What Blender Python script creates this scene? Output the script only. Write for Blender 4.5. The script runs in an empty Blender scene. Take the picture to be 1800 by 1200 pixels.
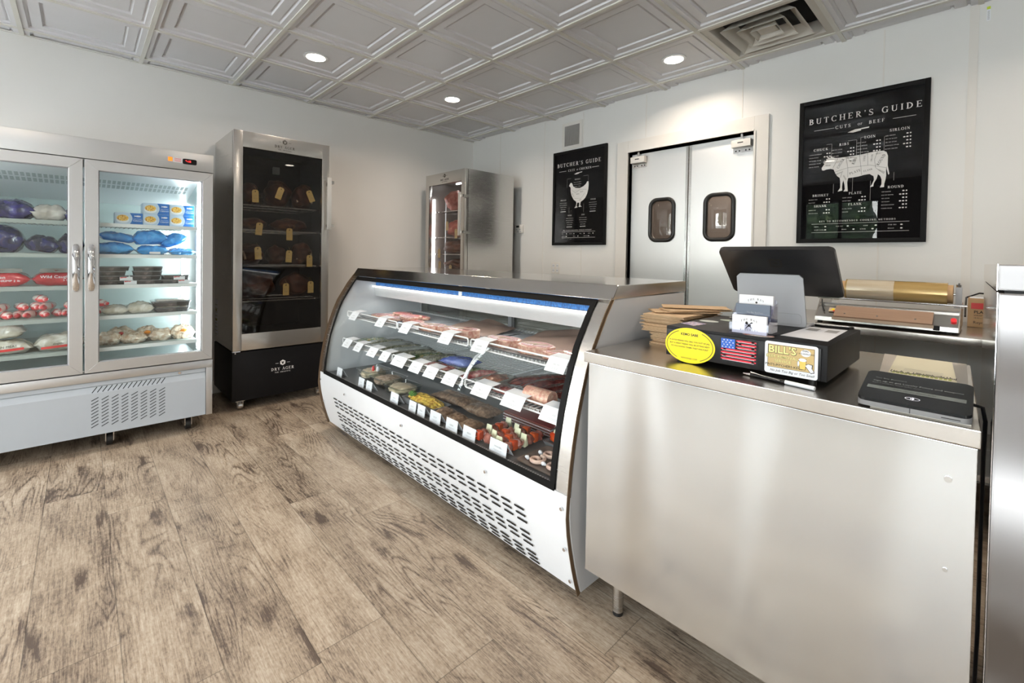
import bpy, bmesh, math, random
from mathutils import Vector, Matrix, noise as mnoise
PI = math.pi
sc = bpy.context.scene
col = sc.collection

# ---------------------------------------------------------------- camera, world, light
CAM = Vector((4.33212, -1.54607, 1.185))
FWD = Vector((-0.72467791, 0.68884535, -0.01827565)); UP = Vector((-0.025032901, 0.00018742, 0.99968661)); RT = Vector((0.6886329, 0.7249083, 0.017108))
cd = bpy.data.cameras.new('camera'); cam = bpy.data.objects.new('camera', cd); col.objects.link(cam)
cd.sensor_fit = 'HORIZONTAL'; cd.sensor_width = 36; cd.lens = 797.3 * 36 / 1800; cd.shift_y = -134.0 / 1800; cd.clip_start = 0.02
m = Matrix.Identity(4)
for i in range(3):
    m[i][0] = RT[i]; m[i][1] = UP[i]; m[i][2] = -FWD[i]; m[i][3] = CAM[i]
cam.matrix_world = m
sc.camera = cam
vs = sc.view_settings
vs.view_transform = 'Standard'; vs.look = 'None'; vs.gamma = 1; vs.use_curve_mapping = False
vs.exposure = 0.27
sc.render.film_transparent = False
cy = sc.cycles
cy.max_bounces = 10; cy.diffuse_bounces = 5; cy.glossy_bounces = 5; cy.transparent_max_bounces = 16; cy.transmission_bounces = 6
cy.sample_clamp_indirect = 6.0; cy.caustics_reflective = False; cy.caustics_refractive = False
w = bpy.data.worlds.new('world'); sc.world = w; w.use_nodes = True
wn = w.node_tree.nodes; wl = w.node_tree.links
bg = wn['Background']; bg.inputs['Strength'].default_value = 17.0
tc = wn.new('ShaderNodeTexCoord'); sx = wn.new('ShaderNodeSeparateXYZ'); rmp = wn.new('ShaderNodeValToRGB')
wl.new(tc.outputs['Generated'], sx.inputs[0]); wl.new(sx.outputs[2], rmp.inputs[0]); wl.new(rmp.outputs[0], bg.inputs[0])
rmp.color_ramp.elements[0].position = 0.0; rmp.color_ramp.elements[0].color = (1.0, 0.985, 0.955, 1)
rmp.color_ramp.elements[1].position = 0.8; rmp.color_ramp.elements[1].color = (0.78, 0.88, 1.0, 1)

H = 2.60; XL = -0.123; XR = 6.6; YB = 1.994; YF = -4.3; T = 0.6096
WIN = [(0.15, 1.35), (1.90, 3.05), (3.60, 4.75), (5.25, 6.35)]          # storefront windows in the front wall
WZ0, WZ1 = 0.35, 2.30
def area_light(name, loc, rot, sx_, sy_, power, color, portal=False, shape='RECTANGLE', spread=PI):
    l = bpy.data.lights.new(name, 'AREA'); l.shape = shape; l.size = sx_; l.size_y = sy_; l.energy = power; l.color = color; l.spread = spread
    o = bpy.data.objects.new(name, l); col.objects.link(o); o.location = loc; o.rotation_euler = rot
    if portal: l.cycles.is_portal = True
    return o
for a, b in WIN:
    area_light('window_daylight_portal', ((a + b) / 2, YF - 0.05, (WZ0 + WZ1) / 2), (PI / 2, 0, 0), b - a, WZ1 - WZ0, 1, (1, 1, 1), portal=True)
WARM = (1.0, 0.85, 0.70)
LIGHTS = [(1.5, -0.5), (1.5, 1.5), (4.5, 2.5), (4.5, -3.5), (7.5, -1.5), (1.5, -4.5), (7.5, 1.5), (4.5, -0.5)]   # tile cells (x, y) with a downlight; last five unseen, added for brightness
DOWN_W = 7.5
CASE_W = 0.9

# ---------------------------------------------------------------- object helpers
def tag(o, label=None, cat=None, group=None, kind=None):
    if label: o['label'] = label
    if cat: o['category'] = cat
    if group: o['group'] = group
    if kind: o['kind'] = kind
    return o
def thing(name, label, cat, loc=(0, 0, 0), group=None, rz=0):
    o = bpy.data.objects.new(name, None); col.objects.link(o); o.location = loc; o.rotation_euler = (0, 0, rz); o.empty_display_size = 0.05
    return tag(o, label, cat, group)
def copy_tree(o, parent=None):
    c = o.copy(); col.objects.link(c); c.parent = parent
    for ch in list(o.children): copy_tree(ch, c)
    return c
class G:
    def __init__(s): s.bm = bmesh.new()
    def _bev(s, vs_, r, seg=2):
        if r > 0:
            es = {e for v in vs_ for e in v.link_edges}
            bmesh.ops.bevel(s.bm, geom=list(es), offset=r, segments=seg, affect='EDGES', profile=0.6, clamp_overlap=True)
    def box(s, x0, x1, y0, y1, z0, z1, r=0.0, M=None, seg=2):
        c = [(x0, y0, z0), (x1, y0, z0), (x1, y1, z0), (x0, y1, z0), (x0, y0, z1), (x1, y0, z1), (x1, y1, z1), (x0, y1, z1)]
        v = [s.bm.verts.new((M @ Vector(p)) if M else p) for p in c]
        for f in ((0, 3, 2, 1), (4, 5, 6, 7), (0, 1, 5, 4), (1, 2, 6, 5), (2, 3, 7, 6), (3, 0, 4, 7)): s.bm.faces.new([v[i] for i in f])
        s._bev(v, r, seg); return s
    def prism(s, poly, a, b, axis='x', r=0.0, M=None, seg=2):
        def P(p, t):
            q = {'x': (t, p[0], p[1]), 'y': (p[0], t, p[1]), 'z': (p[0], p[1], t)}[axis]
            return (M @ Vector(q)) if M else q
        v0 = [s.bm.verts.new(P(p, a)) for p in poly]; v1 = [s.bm.verts.new(P(p, b)) for p in poly]; n = len(poly)
        s.bm.faces.new(v0[::-1]); s.bm.faces.new(v1)
        for i in range(n): s.bm.faces.new((v0[i], v0[(i + 1) % n], v1[(i + 1) % n], v1[i]))
        s._bev(v0 + v1, r, seg); return s
    def strip(s, prof, a, b, th, axis='x'):
        """open (p,q) profile swept along an axis, with thickness th along the profile normal"""
        off = []
        for i, p in enumerate(prof):
            q0 = prof[max(0, i - 1)]; q1 = prof[min(len(prof) - 1, i + 1)]
            d = Vector((q1[0] - q0[0], q1[1] - q0[1])).normalized(); off.append((p[0] - d.y * th, p[1] + d.x * th))
        n = len(prof)
        def P(p, t): return {'x': (t, p[0], p[1]), 'y': (p[0], t, p[1]), 'z': (p[0], p[1], t)}[axis]
        rows = [[s.bm.verts.new(P(p, t)) for p in L] for L in (prof, off) for t in (a, b)]
        A0, A1, B0, B1 = rows
        for i in range(n - 1):
            s.bm.faces.new((A0[i], A0[i + 1], A1[i + 1], A1[i])); s.bm.faces.new((B0[i], B1[i], B1[i + 1], B0[i + 1]))
            s.bm.faces.new((A0[i], B0[i], B0[i + 1], A0[i + 1])); s.bm.faces.new((A1[i], A1[i + 1], B1[i + 1], B1[i]))
        s.bm.faces.new((A0[0], A1[0], B1[0], B0[0])); s.bm.faces.new((A0[-1], B0[-1], B1[-1], A1[-1]))
        return s
    def cyl(s, p0, p1, r, seg=16, r2=None):
        p0 = Vector(p0); p1 = Vector(p1); d = p1 - p0; q = d.to_track_quat('Z', 'Y'); r2 = r if r2 is None else r2
        a = [s.bm.verts.new(p0 + q @ Vector((r * math.cos(2 * PI * i / seg), r * math.sin(2 * PI * i / seg), 0))) for i in range(seg)]
        b = [s.bm.verts.new(p1 + q @ Vector((r2 * math.cos(2 * PI * i / seg), r2 * math.sin(2 * PI * i / seg), 0))) for i in range(seg)]
        s.bm.faces.new(a[::-1]); s.bm.faces.new(b)
        for i in range(seg): s.bm.faces.new((a[i], a[(i + 1) % seg], b[(i + 1) % seg], b[i]))
        return s
    def tube(s, pts, r, seg=8, closed=False):
        pts = [Vector(p) for p in pts]; n = len(pts); rings = []; up = None
        for i, p in enumerate(pts):
            a = pts[(i - 1) % n] if (closed or i > 0) else p; b = pts[(i + 1) % n] if (closed or i < n - 1) else p
            d = (b - a).normalized()
            if up is None: up = d.orthogonal().normalized()
            up = (up - d * up.dot(d)).normalized(); sd = d.cross(up)
            rings.append([s.bm.verts.new(p + (up * math.cos(2 * PI * k / seg) + sd * math.sin(2 * PI * k / seg)) * r) for k in range(seg)])
        for i in range(n if closed else n - 1):
            A = rings[i]; B = rings[(i + 1) % n]
            for k in range(seg): s.bm.faces.new((A[k], A[(k + 1) % seg], B[(k + 1) % seg], B[k]))
        if not closed: s.bm.faces.new(rings[0][::-1]); s.bm.faces.new(rings[-1])
        return s
    def lathe(s, prof, c, seg=24, axis='z'):
        rings = []
        for r, h in prof:
            ring = []
            for k in range(seg):
                a = 2 * PI * k / seg; u, v = r * math.cos(a), r * math.sin(a)
                q = {'z': (u, v, h), 'x': (h, u, v), 'y': (u, h, v)}[axis]
                ring.append(s.bm.verts.new((c[0] + q[0], c[1] + q[1], c[2] + q[2])))
            rings.append(ring)
        for A, B in zip(rings, rings[1:]):
            for k in range(seg): s.bm.faces.new((A[k], A[(k + 1) % seg], B[(k + 1) % seg], B[k]))
        s.bm.faces.new(rings[0][::-1]); s.bm.faces.new(rings[-1]); return s
    def face(s, pts):
        try: s.bm.faces.new([s.bm.verts.new(p) for p in pts])
        except ValueError: pass
        return s
    def polys(s, polys, mp, off=0.0, th=0.0):
        for P in polys:
            if th <= 0: s.face([mp(u, v, off) for u, v in P])
            else:
                n = len(P); a = [s.bm.verts.new(mp(u, v, off)) for u, v in P]; b = [s.bm.verts.new(mp(u, v, off + th)) for u, v in P]
                s.bm.faces.new(b)
                for i in range(n): s.bm.faces.new((a[i], a[(i + 1) % n], b[(i + 1) % n], b[i]))
        return s
    def blob(s, c, rad, seed=0, amp=0.15, freq=2.0, sub=3, flat=None, rz=0):
        tmp = bmesh.new(); bmesh.ops.create_icosphere(tmp, subdivisions=sub, radius=1)
        mp = {}; cs, sn = math.cos(rz), math.sin(rz)
        for v in tmp.verts:
            n = mnoise.noise(v.co * freq + Vector((seed * 7.3, seed * 1.7, seed * 3.1)))
            p = v.co * (1 + amp * n); x, y, z = p.x * rad[0], p.y * rad[1], p.z * rad[2]
            if flat is not None: z = max(z, -rad[2] * flat)
            mp[v] = s.bm.verts.new((c[0] + x * cs - y * sn, c[1] + x * sn + y * cs, c[2] + z))
        for f in tmp.faces: s.bm.faces.new([mp[v] for v in f.verts])
        tmp.free(); return s
    def pillow(s, L, W, Hh, seed=0, amp=0.12, n=20, M=None, fin=0.06, drape=0.0):
        """sealed pillow bag: fat middle, flat crimped ends; sits on z=0"""
        g = {}
        for side in (1, -1):
            for i in range(n + 1):
                for j in range(n + 1):
                    u = -1 + 2 * i / n; v = -1 + 2 * j / n; edge = i in (0, n) or j in (0, n)
                    if side < 0 and edge: g[(side, i, j)] = g[(1, i, j)]; continue
                    uu = min(1, abs(u) / (1 - fin))
                    hgt = max(0.0, (1 - uu ** 3) * (1 - abs(v) ** 3)) ** 0.55 * Hh / 2
                    nz = mnoise.noise(Vector((u * 2.2 + seed * 5.1, v * 2.2, side + seed))) + 0.5 * mnoise.noise(Vector((u * 6, v * 6 + seed * 2.2, side * 2)))
                    cr = abs(mnoise.noise(Vector((u * 5 + seed, v * 4 - seed, 9.0))))
                    z = side * hgt * (1 + amp * 1.6 * nz) - side * cr * amp * Hh * 0.35
                    z = max(z + Hh / 2 * 0.86, 0.001) - drape * (u * u) * Hh * 0.3
                    wv = 1 - 0.12 * (1 - uu) if True else 1
                    x = u * L / 2 * (1 + 0.05 * nz); y = v * W / 2 * (0.9 + 0.1 * abs(u)) * (1 + 0.07 * mnoise.noise(Vector((u * 3, seed, v))))
                    p = Vector((x, y, max(z, 0.0008)))
                    g[(side, i, j)] = s.bm.verts.new(M @ p if M else p)
        for side in (1, -1):
            for i in range(n):
                for j in range(n):
                    q = [g[(side, i, j)], g[(side, i + 1, j)], g[(side, i + 1, j + 1)], g[(side, i, j + 1)]]
                    if side < 0: q.reverse()
                    try: s.bm.faces.new(q)
                    except ValueError: pass
        return s
    def obj(s, name, mat, parent=None, label=None, smooth=True, world=True, ang=35, kind=None, keep=False):
        me = bpy.data.meshes.new(name)
        bmesh.ops.recalc_face_normals(s.bm, faces=s.bm.faces) if not keep else None
        s.bm.to_mesh(me); s.bm.free()
        if parent is not None and world:
            if parent.parent is not None: M = (Matrix.Translation(parent.parent.location) @ Matrix.Rotation(parent.parent.rotation_euler.z, 4, 'Z')) if parent.type != 'EMPTY' or parent.parent else Matrix()
            else: M = Matrix.Translation(parent.location) @ Matrix.Rotation(parent.rotation_euler.z, 4, 'Z')
            me.transform(M.inverted())
        me.materials.append(mat)
        if smooth:
            me.shade_smooth()
            try: me.set_sharp_from_angle(angle=math.radians(ang))
            except Exception: pass
        o = bpy.data.objects.new(name, me); col.objects.link(o)
        if parent is not None: o.parent = parent
        if label: o['label'] = label
        if kind: o['kind'] = kind
        return o
def plane_map(o, U, V):
    o = Vector(o); U = Vector(U).normalized(); V = Vector(V).normalized(); N = U.cross(V)
    return lambda u, v, off=0.0: o + U * u + V * v + N * off
def rrect(w_, h_, r, n=6, cx=0, cy_=0):
    P = []
    for qx, qy, a0 in ((1, 1, 0), (-1, 1, PI / 2), (-1, -1, PI), (1, -1, 1.5 * PI)):
        for k in range(n + 1):
            a = a0 + PI / 2 * k / n; P.append((cx + qx * (w_ / 2 - r) + r * math.cos(a), cy_ + qy * (h_ / 2 - r) + r * math.sin(a)))
    return P
def ellipse(cx, cy_, a, b, n=40): return [(cx + a * math.cos(2 * PI * k / n), cy_ + b * math.sin(2 * PI * k / n)) for k in range(n)]
def rect(x0, x1, y0, y1): return [(x0, y0), (x1, y0), (x1, y1), (x0, y1)]
def line(x0, y0, x1, y1, w_):
    d = Vector((x1 - x0, y1 - y0)).normalized() * w_ / 2; return [(x0 + d.y, y0 - d.x), (x1 + d.y, y1 - d.x), (x1 - d.y, y1 + d.x), (x0 - d.y, y0 + d.x)]
def ring(cx, cy_, rx, ry, a0, a1, wmax, wmin=None, n=18):
    wmin = wmax if wmin is None else wmin; P = []
    def pt(a, o): return (cx + (rx + o) * math.cos(a), cy_ + (ry + o) * math.sin(a))
    for k in range(n):
        a = a0 + (a1 - a0) * k / n; b = a0 + (a1 - a0) * (k + 1) / n
        wa = (wmin + (wmax - wmin) * abs(math.cos(a))) / 2; wb = (wmin + (wmax - wmin) * abs(math.cos(b))) / 2
        P.append([pt(a, -wa), pt(a, wa), pt(b, wb), pt(b, -wb)])
    return P

# serif lettering built from strokes, cap height 1
TK, TN = 0.16, 0.065
def glyph(c):
    L = []; S = lambda x, y, w_=0.34: L.append(rect(x - w_ / 2, x + w_ / 2, y if y < 0.5 else y - 0.05, y + 0.05 if y < 0.5 else y))
    ln = lambda *a: L.append(line(*a))
    d90 = PI / 2
    def stem(x): ln(x, 0, x, 1, TK); S(x, 0); S(x, 1)
    if c == 'A': ln(.40, 1, .08, 0, TN); ln(.38, 1, .72, 0, TK); ln(.2, .35, .6, .35, TN); S(.08, 0, .26); S(.72, 0, .28); return L, .82
    if c == 'B': stem(.17); L.extend(ring(.2, .76, .36, .21, -d90, d90, TK, TN)); L.extend(ring(.2, .29, .42, .26, -d90, d90, TK, TN)); return L, .74
    if c == 'C': L.extend(ring(.46, .5, .36, .47, math.radians(42), math.radians(318), TK, TN)); ln(.74, .68, .74, 1, .05); return L, .84
    if c == 'D': stem(.17); L.extend(ring(.2, .5, .52, .47, -d90, d90, TK, TN)); return L, .86
    if c == 'E': stem(.17); ln(.17, .97, .66, .97, TN); ln(.17, .52, .5, .52, TN); ln(.17, .03, .68, .03, TN); ln(.64, .8, .64, 1, .05); ln(.66, 0, .66, .22, .05); ln(.5, .42, .5, .62, .05); return L, .74
    if c == 'F': stem(.17); ln(.17, .97, .64, .97, TN); ln(.17, .5, .5, .5, TN); ln(.62, .78, .62, 1, .05); ln(.5, .4, .5, .6, .05); return L, .7
    if c == 'G': L.extend(ring(.46, .5, .36, .47, math.radians(42), math.radians(305), TK, TN)); ln(.72, .05, .72, .42, TK); S(.72, .44, .3); ln(.74, .7, .74, 1, .05); return L, .88
    if c == 'H': stem(.17); stem(.73); ln(.17, .5, .73, .5, TN); return L, .9
    if c == 'I': stem(.18); return L, .36
    if c == 'J': ln(.3, .2, .3, 1, TK); S(.3, 1); L.extend(ring(.15, .18, .16, .18, -PI, 0, TK, TN)); return L, .48
    if c == 'K': stem(.17); ln(.2, .42, .66, 1, TN); ln(.34, .55, .7, 0, TK); S(.66, 1, .24); S(.7, 0, .26); return L, .82
    if c == 'L': stem(.17); ln(.17, .03, .64, .03, TN); ln(.62, 0, .62, .25, .05); return L, .68
    if c == 'M': ln(.14, 0, .14, 1, TN); ln(.14, 1, .48, .05, TK); ln(.48, .05, .84, 1, TN); ln(.84, 0, .84, 1, TK); S(.14, 0, .24); S(.84, 0, .3); S(.1, 1, .2); S(.88, 1, .22); return L, 1.0
    if c == 'N': ln(.14, 0, .14, 1, TN); ln(.14, 1, .7, 0, TK); ln(.7, 0, .7, 1, TN); S(.14, 0, .24); S(.7, 1, .24); S(.1, 1, .2); return L, .84
    if c == 'O' or c == 'Q':
        L.extend(ring(.46, .5, .38, .47, 0, 2 * PI, TK, TN, 28))
        if c == 'Q': ln(.5, .1, .86, -.14, .1)
        return L, .92
    if c == 'P': stem(.17); L.extend(ring(.2, .74, .4, .23, -d90, d90, TK, TN)); return L, .7
    if c == 'R': stem(.17); L.extend(ring(.2, .75, .38, .22, -d90, d90, TK, TN)); ln(.34, .54, .7, 0, TK); S(.72, 0, .2); return L, .82
    if c == 'S': L.extend(ring(.34, .745, .22, .225, math.radians(30), math.radians(262), TN * 1.6, TN)); L.extend(ring(.34, .265, .25, .235, math.radians(-150), math.radians(82), TN * 1.6, TN)); ln(.2, .66, .5, .36, TK); ln(.56, .76, .56, 1, .05); ln(.08, 0, .08, .26, .05); return L, .66
    if c == 'T': ln(.38, 0, .38, 1, TK); S(.38, 0); ln(.04, .97, .72, .97, TN); ln(.05, .76, .05, 1, .05); ln(.71, .76, .71, 1, .05); return L, .76
    if c == 'U': ln(.17, .3, .17, 1, TK); ln(.68, .3, .68, 1, TN); L.extend(ring(.425, .3, .255, .27, PI, 2 * PI, TK * .8, TN)); S(.17, 1); S(.68, 1, .26); return L, .84
    if c == 'V': ln(.08, 1, .42, 0, TK); ln(.42, 0, .72, 1, TN); S(.08, 1, .28); S(.72, 1, .24); return L, .8
    if c == 'W': ln(.08, 1, .34, 0, TK); ln(.34, 0, .56, .9, TN); ln(.5, .9, .76, 0, TK); ln(.76, 0, 1.0, 1, TN); S(.08, 1, .28); S(1.0, 1, .24); return L, 1.06
    if c == 'Y': ln(.08, 1, .38, .46, TK); ln(.38, .46, .68, 1, TN); ln(.38, 0, .38, .48, TK); S(.38, 0); S(.08, 1, .26); S(.68, 1, .22); return L, .76
    if c == "'": L.append([(.08, .7), (.14, .72), (.2, 1), (.04, 1)]); return L, .24
    if c == '-': ln(.05, .45, .3, .45, .09); return L, .36
    if c == '.': L.append(rect(.06, .2, 0, .14)); return L, .26
    return [], .38
def serif(t, x, y, h, sp=0.12, align='c', bold=1.0):
    out = []; cur = 0
    for ch in t:
        P, w_ = glyph(ch); out += [[(cur + u, v) for u, v in q] for q in P]; cur += w_ + sp
    cur -= sp; ox = {'c': -cur / 2, 'l': 0, 'r': -cur}[align]
    return [[(x + (u + ox) * h, y + v * h) for u, v in q] for q in out]
_tc = {}
def sans(t, x, y, size, align='CENTER', bold=0.0, shear=0.0):
    """plain lettering from Blender's own font, as polygons"""
    key = (t, align, bold, shear)
    if key not in _tc:
        cu = bpy.data.curves.new('t', 'FONT'); cu.body = t; cu.align_x = align; cu.offset = bold; cu.shear = shear; cu.resolution_u = 2
        o = bpy.data.objects.new('t', cu); col.objects.link(o)
        dg = bpy.context.evaluated_depsgraph_get(); dg.update()
        me = bpy.data.meshes.new_from_object(o.evaluated_get(dg))
        _tc[key] = [[tuple(me.vertices[i].co.xy) for i in p.vertices] for p in me.polygons]
        bpy.data.objects.remove(o); bpy.data.curves.remove(cu); bpy.data.meshes.remove(me)
    return [[(x + u * size, y + v * size) for u, v in q] for q in _tc[key]]

# ---------------------------------------------------------------- materials
def mk(name):
    m_ = bpy.data.materials.new(name); m_.use_nodes = True; nt = m_.node_tree; return m_, nt, nt.nodes['Principled BSDF']
def plain(name, c, rough=0.5, metal=0.0, spec=0.5, coat=0.0, var=0.06, scale=12, bump=0.0, emit=None, es=0, trans=0, sheen=0, bscale=60):
    m_, nt, b = mk(name); N = nt.nodes; Lk = nt.links
    b.inputs['Roughness'].default_value = rough; b.inputs['Metallic'].default_value = metal
    b.inputs['Specular IOR Level'].default_value = spec; b.inputs['Coat Weight'].default_value = coat; b.inputs['Transmission Weight'].default_value = trans
    b.inputs['Coat Roughness'].default_value = 0.08
    tc_ = N.new('ShaderNodeTexCoord'); nz = N.new('ShaderNodeTexNoise'); nz.inputs['Scale'].default_value = scale; nz.inputs['Detail'].default_value = 3
    Lk.new(tc_.outputs['Object'], nz.inputs['Vector'])
    mx = N.new('ShaderNodeMix'); mx.data_type = 'RGBA'
    lo = [max(0, v * (1 - var)) for v in c]; hi = [min(1, v * (1 + var)) for v in c]
    mx.inputs['A'].default_value = (*lo, 1); mx.inputs['B'].default_value = (*hi, 1)
    Lk.new(nz.outputs['Fac'], mx.inputs['Factor']); Lk.new(mx.outputs['Result'], b.inputs['Base Color'])
    if bump:
        nb = N.new('ShaderNodeTexNoise'); nb.inputs['Scale'].default_value = bscale; nb.inputs['Detail'].default_value = 2; Lk.new(tc_.outputs['Object'], nb.inputs['Vector'])
        bp = N.new('ShaderNodeBump'); bp.inputs['Strength'].default_value = bump; bp.inputs['Distance'].default_value = 0.004
        Lk.new(nb.outputs['Fac'], bp.inputs['Height']); Lk.new(bp.outputs['Normal'], b.inputs['Normal'])
    if emit: b.inputs['Emission Color'].default_value = (*emit, 1); b.inputs['Emission Strength'].default_value = es
    return m_
def steel(name, c=(0.62, 0.61, 0.59), rough=0.26, stretch=(1, 1, 60), amt=0.10, wav=0.0, wscale=3.0, wstretch=(1, 1, 1), fine=0.06):
    m_, nt, b = mk(name); N = nt.nodes; Lk = nt.links
    b.inputs['Metallic'].default_value = 1.0; b.inputs['Base Color'].default_value = (*c, 1)
    tc_ = N.new('ShaderNodeTexCoord'); mp = N.new('ShaderNodeMapping'); mp.inputs['Scale'].default_value = stretch
    nz = N.new('ShaderNodeTexNoise'); nz.inputs['Scale'].default_value = 8; nz.inputs['Detail'].default_value = 4; nz.inputs['Roughness'].default_value = 0.7
    Lk.new(tc_.outputs['Object'], mp.inputs[0]); Lk.new(mp.outputs[0], nz.inputs['Vector'])
    mr = N.new('ShaderNodeMapRange'); mr.inputs['To Min'].default_value = rough - amt / 2; mr.inputs['To Max'].default_value = rough + amt / 2
    Lk.new(nz.outputs['Fac'], mr.inputs['Value']); Lk.new(mr.outputs[0], b.inputs['Roughness'])
    bp = N.new('ShaderNodeBump'); bp.inputs['Strength'].default_value = fine; bp.inputs['Distance'].default_value = 0.0008; Lk.new(nz.outputs['Fac'], bp.inputs['Height'])
    if wav:
        n2 = N.new('ShaderNodeTexNoise'); n2.inputs['Scale'].default_value = wscale; n2.inputs['Detail'].default_value = 1; m2 = N.new('ShaderNodeMapping'); m2.inputs['Scale'].default_value = wstretch; Lk.new(tc_.outputs['Object'], m2.inputs[0]); Lk.new(m2.outputs[0], n2.inputs['Vector'])
        b2 = N.new('ShaderNodeBump'); b2.inputs['Strength'].default_value = 1.0; b2.inputs['Distance'].default_value = wav; Lk.new(n2.outputs['Fac'], b2.inputs['Height']); Lk.new(b2.outputs['Normal'], bp.inputs['Normal'])
    Lk.new(bp.outputs['Normal'], b.inputs['Normal'])
    return m_
def glass(name, tint=(0.95, 0.98, 0.97), refl=1.0, rough=0.0):
    """thin clear sheet: transparent with a mirror reflection that rises towards grazing view"""
    m_ = bpy.data.materials.new(name); m_.use_nodes = True; nt = m_.node_tree; N = nt.nodes; Lk = nt.links; N.clear()
    out = N.new('ShaderNodeOutputMaterial'); tr = N.new('ShaderNodeBsdfTransparent'); gl = N.new('ShaderNodeBsdfGlossy'); mx = N.new('ShaderNodeMixShader'); ge = N.new('ShaderNodeNewGeometry')
    dt = N.new('ShaderNodeVectorMath'); dt.operation = 'DOT_PRODUCT'; Lk.new(ge.outputs['Normal'], dt.inputs[0]); Lk.new(ge.outputs['Incoming'], dt.inputs[1])
    def mt_(op, a_, b_):
        n = N.new('ShaderNodeMath'); n.operation = op
        for i_, v in enumerate((a_, b_)):
            if isinstance(v, (int, float)): n.inputs[i_].default_value = v
            elif v is not None: Lk.new(v, n.inputs[i_])
        return n.outputs[0]
    f_ = mt_('POWER', mt_('SUBTRACT', 1.0, mt_('ABSOLUTE', dt.outputs['Value'], None)), 5.0)
    f_ = mt_('MULTIPLY', mt_('ADD', mt_('MULTIPLY', f_, 0.95), 0.045), refl)
    tr.inputs[0].default_value = (*tint, 1); gl.inputs['Roughness'].default_value = rough
    Lk.new(f_, mx.inputs[0]); Lk.new(tr.outputs[0], mx.inputs[1]); Lk.new(gl.outputs[0], mx.inputs[2]); Lk.new(mx.outputs[0], out.inputs[0])
    return m_
def spots(name, c1, c2, scale=20, thr=0.5, soft=0.1, rough=0.4, coat=0.0, detail=3, c3=None, stretch=(1, 1, 1), bump=0.0, bdist=0.003, noise_d=0.0, crinkle=0.0, cscale=28):
    """two or three colour blotchy surface (meat, food, printed film)"""
    m_, nt, b = mk(name); N = nt.nodes; Lk = nt.links
    b.inputs['Roughness'].default_value = rough; b.inputs['Coat Weight'].default_value = coat; b.inputs['Coat Roughness'].default_value = 0.06
    tc_ = N.new('ShaderNodeTexCoord'); mp = N.new('ShaderNodeMapping'); mp.inputs['Scale'].default_value = stretch
    nz = N.new('ShaderNodeTexNoise'); nz.inputs['Scale'].default_value = scale; nz.inputs['Detail'].default_value = detail; nz.inputs['Distortion'].default_value = noise_d
    cr = N.new('ShaderNodeValToRGB'); e = cr.color_ramp.elements
    e[0].position = max(0, thr - soft); e[0].color = (*c1, 1); e[1].position = min(1, thr + soft); e[1].color = (*c2, 1)
    if c3: x = e.new(min(1, thr + soft + 0.12)); x.color = (*c3, 1)
    Lk.new(tc_.outputs['Object'], mp.inputs[0]); Lk.new(mp.outputs[0], nz.inputs['Vector']); Lk.new(nz.outputs['Fac'], cr.inputs[0]); Lk.new(cr.outputs[0], b.inputs['Base Color'])
    if bump:
        bp = N.new('ShaderNodeBump'); bp.inputs['Strength'].default_value = bump; bp.inputs['Distance'].default_value = bdist; Lk.new(nz.outputs['Fac'], bp.inputs['Height']); Lk.new(bp.outputs['Normal'], b.inputs['Normal'])
    if crinkle:
        dn = N.new('ShaderNodeTexNoise'); dn.inputs['Scale'].default_value = cscale * 0.5; Lk.new(tc_.outputs['Object'], dn.inputs['Vector'])
        ad = N.new('ShaderNodeVectorMath'); ad.operation = 'MULTIPLY_ADD'; ad.inputs[1].default_value = (0.06, 0.06, 0.06); Lk.new(dn.outputs['Color'], ad.inputs[0]); Lk.new(tc_.outputs['Object'], ad.inputs[2])
        vn = N.new('ShaderNodeTexVoronoi'); vn.inputs['Scale'].default_value = cscale; Lk.new(ad.outputs[0], vn.inputs['Vector'])
        b2 = N.new('ShaderNodeBump'); b2.inputs['Strength'].default_value = crinkle * 0.8; b2.inputs['Distance'].default_value = 0.010; Lk.new(vn.outputs['Distance'], b2.inputs['Height'])
        if bump: Lk.new(bp.outputs['Normal'], b2.inputs['Normal'])
        Lk.new(b2.outputs['Normal'], b.inputs['Normal'])
    return m_
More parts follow.
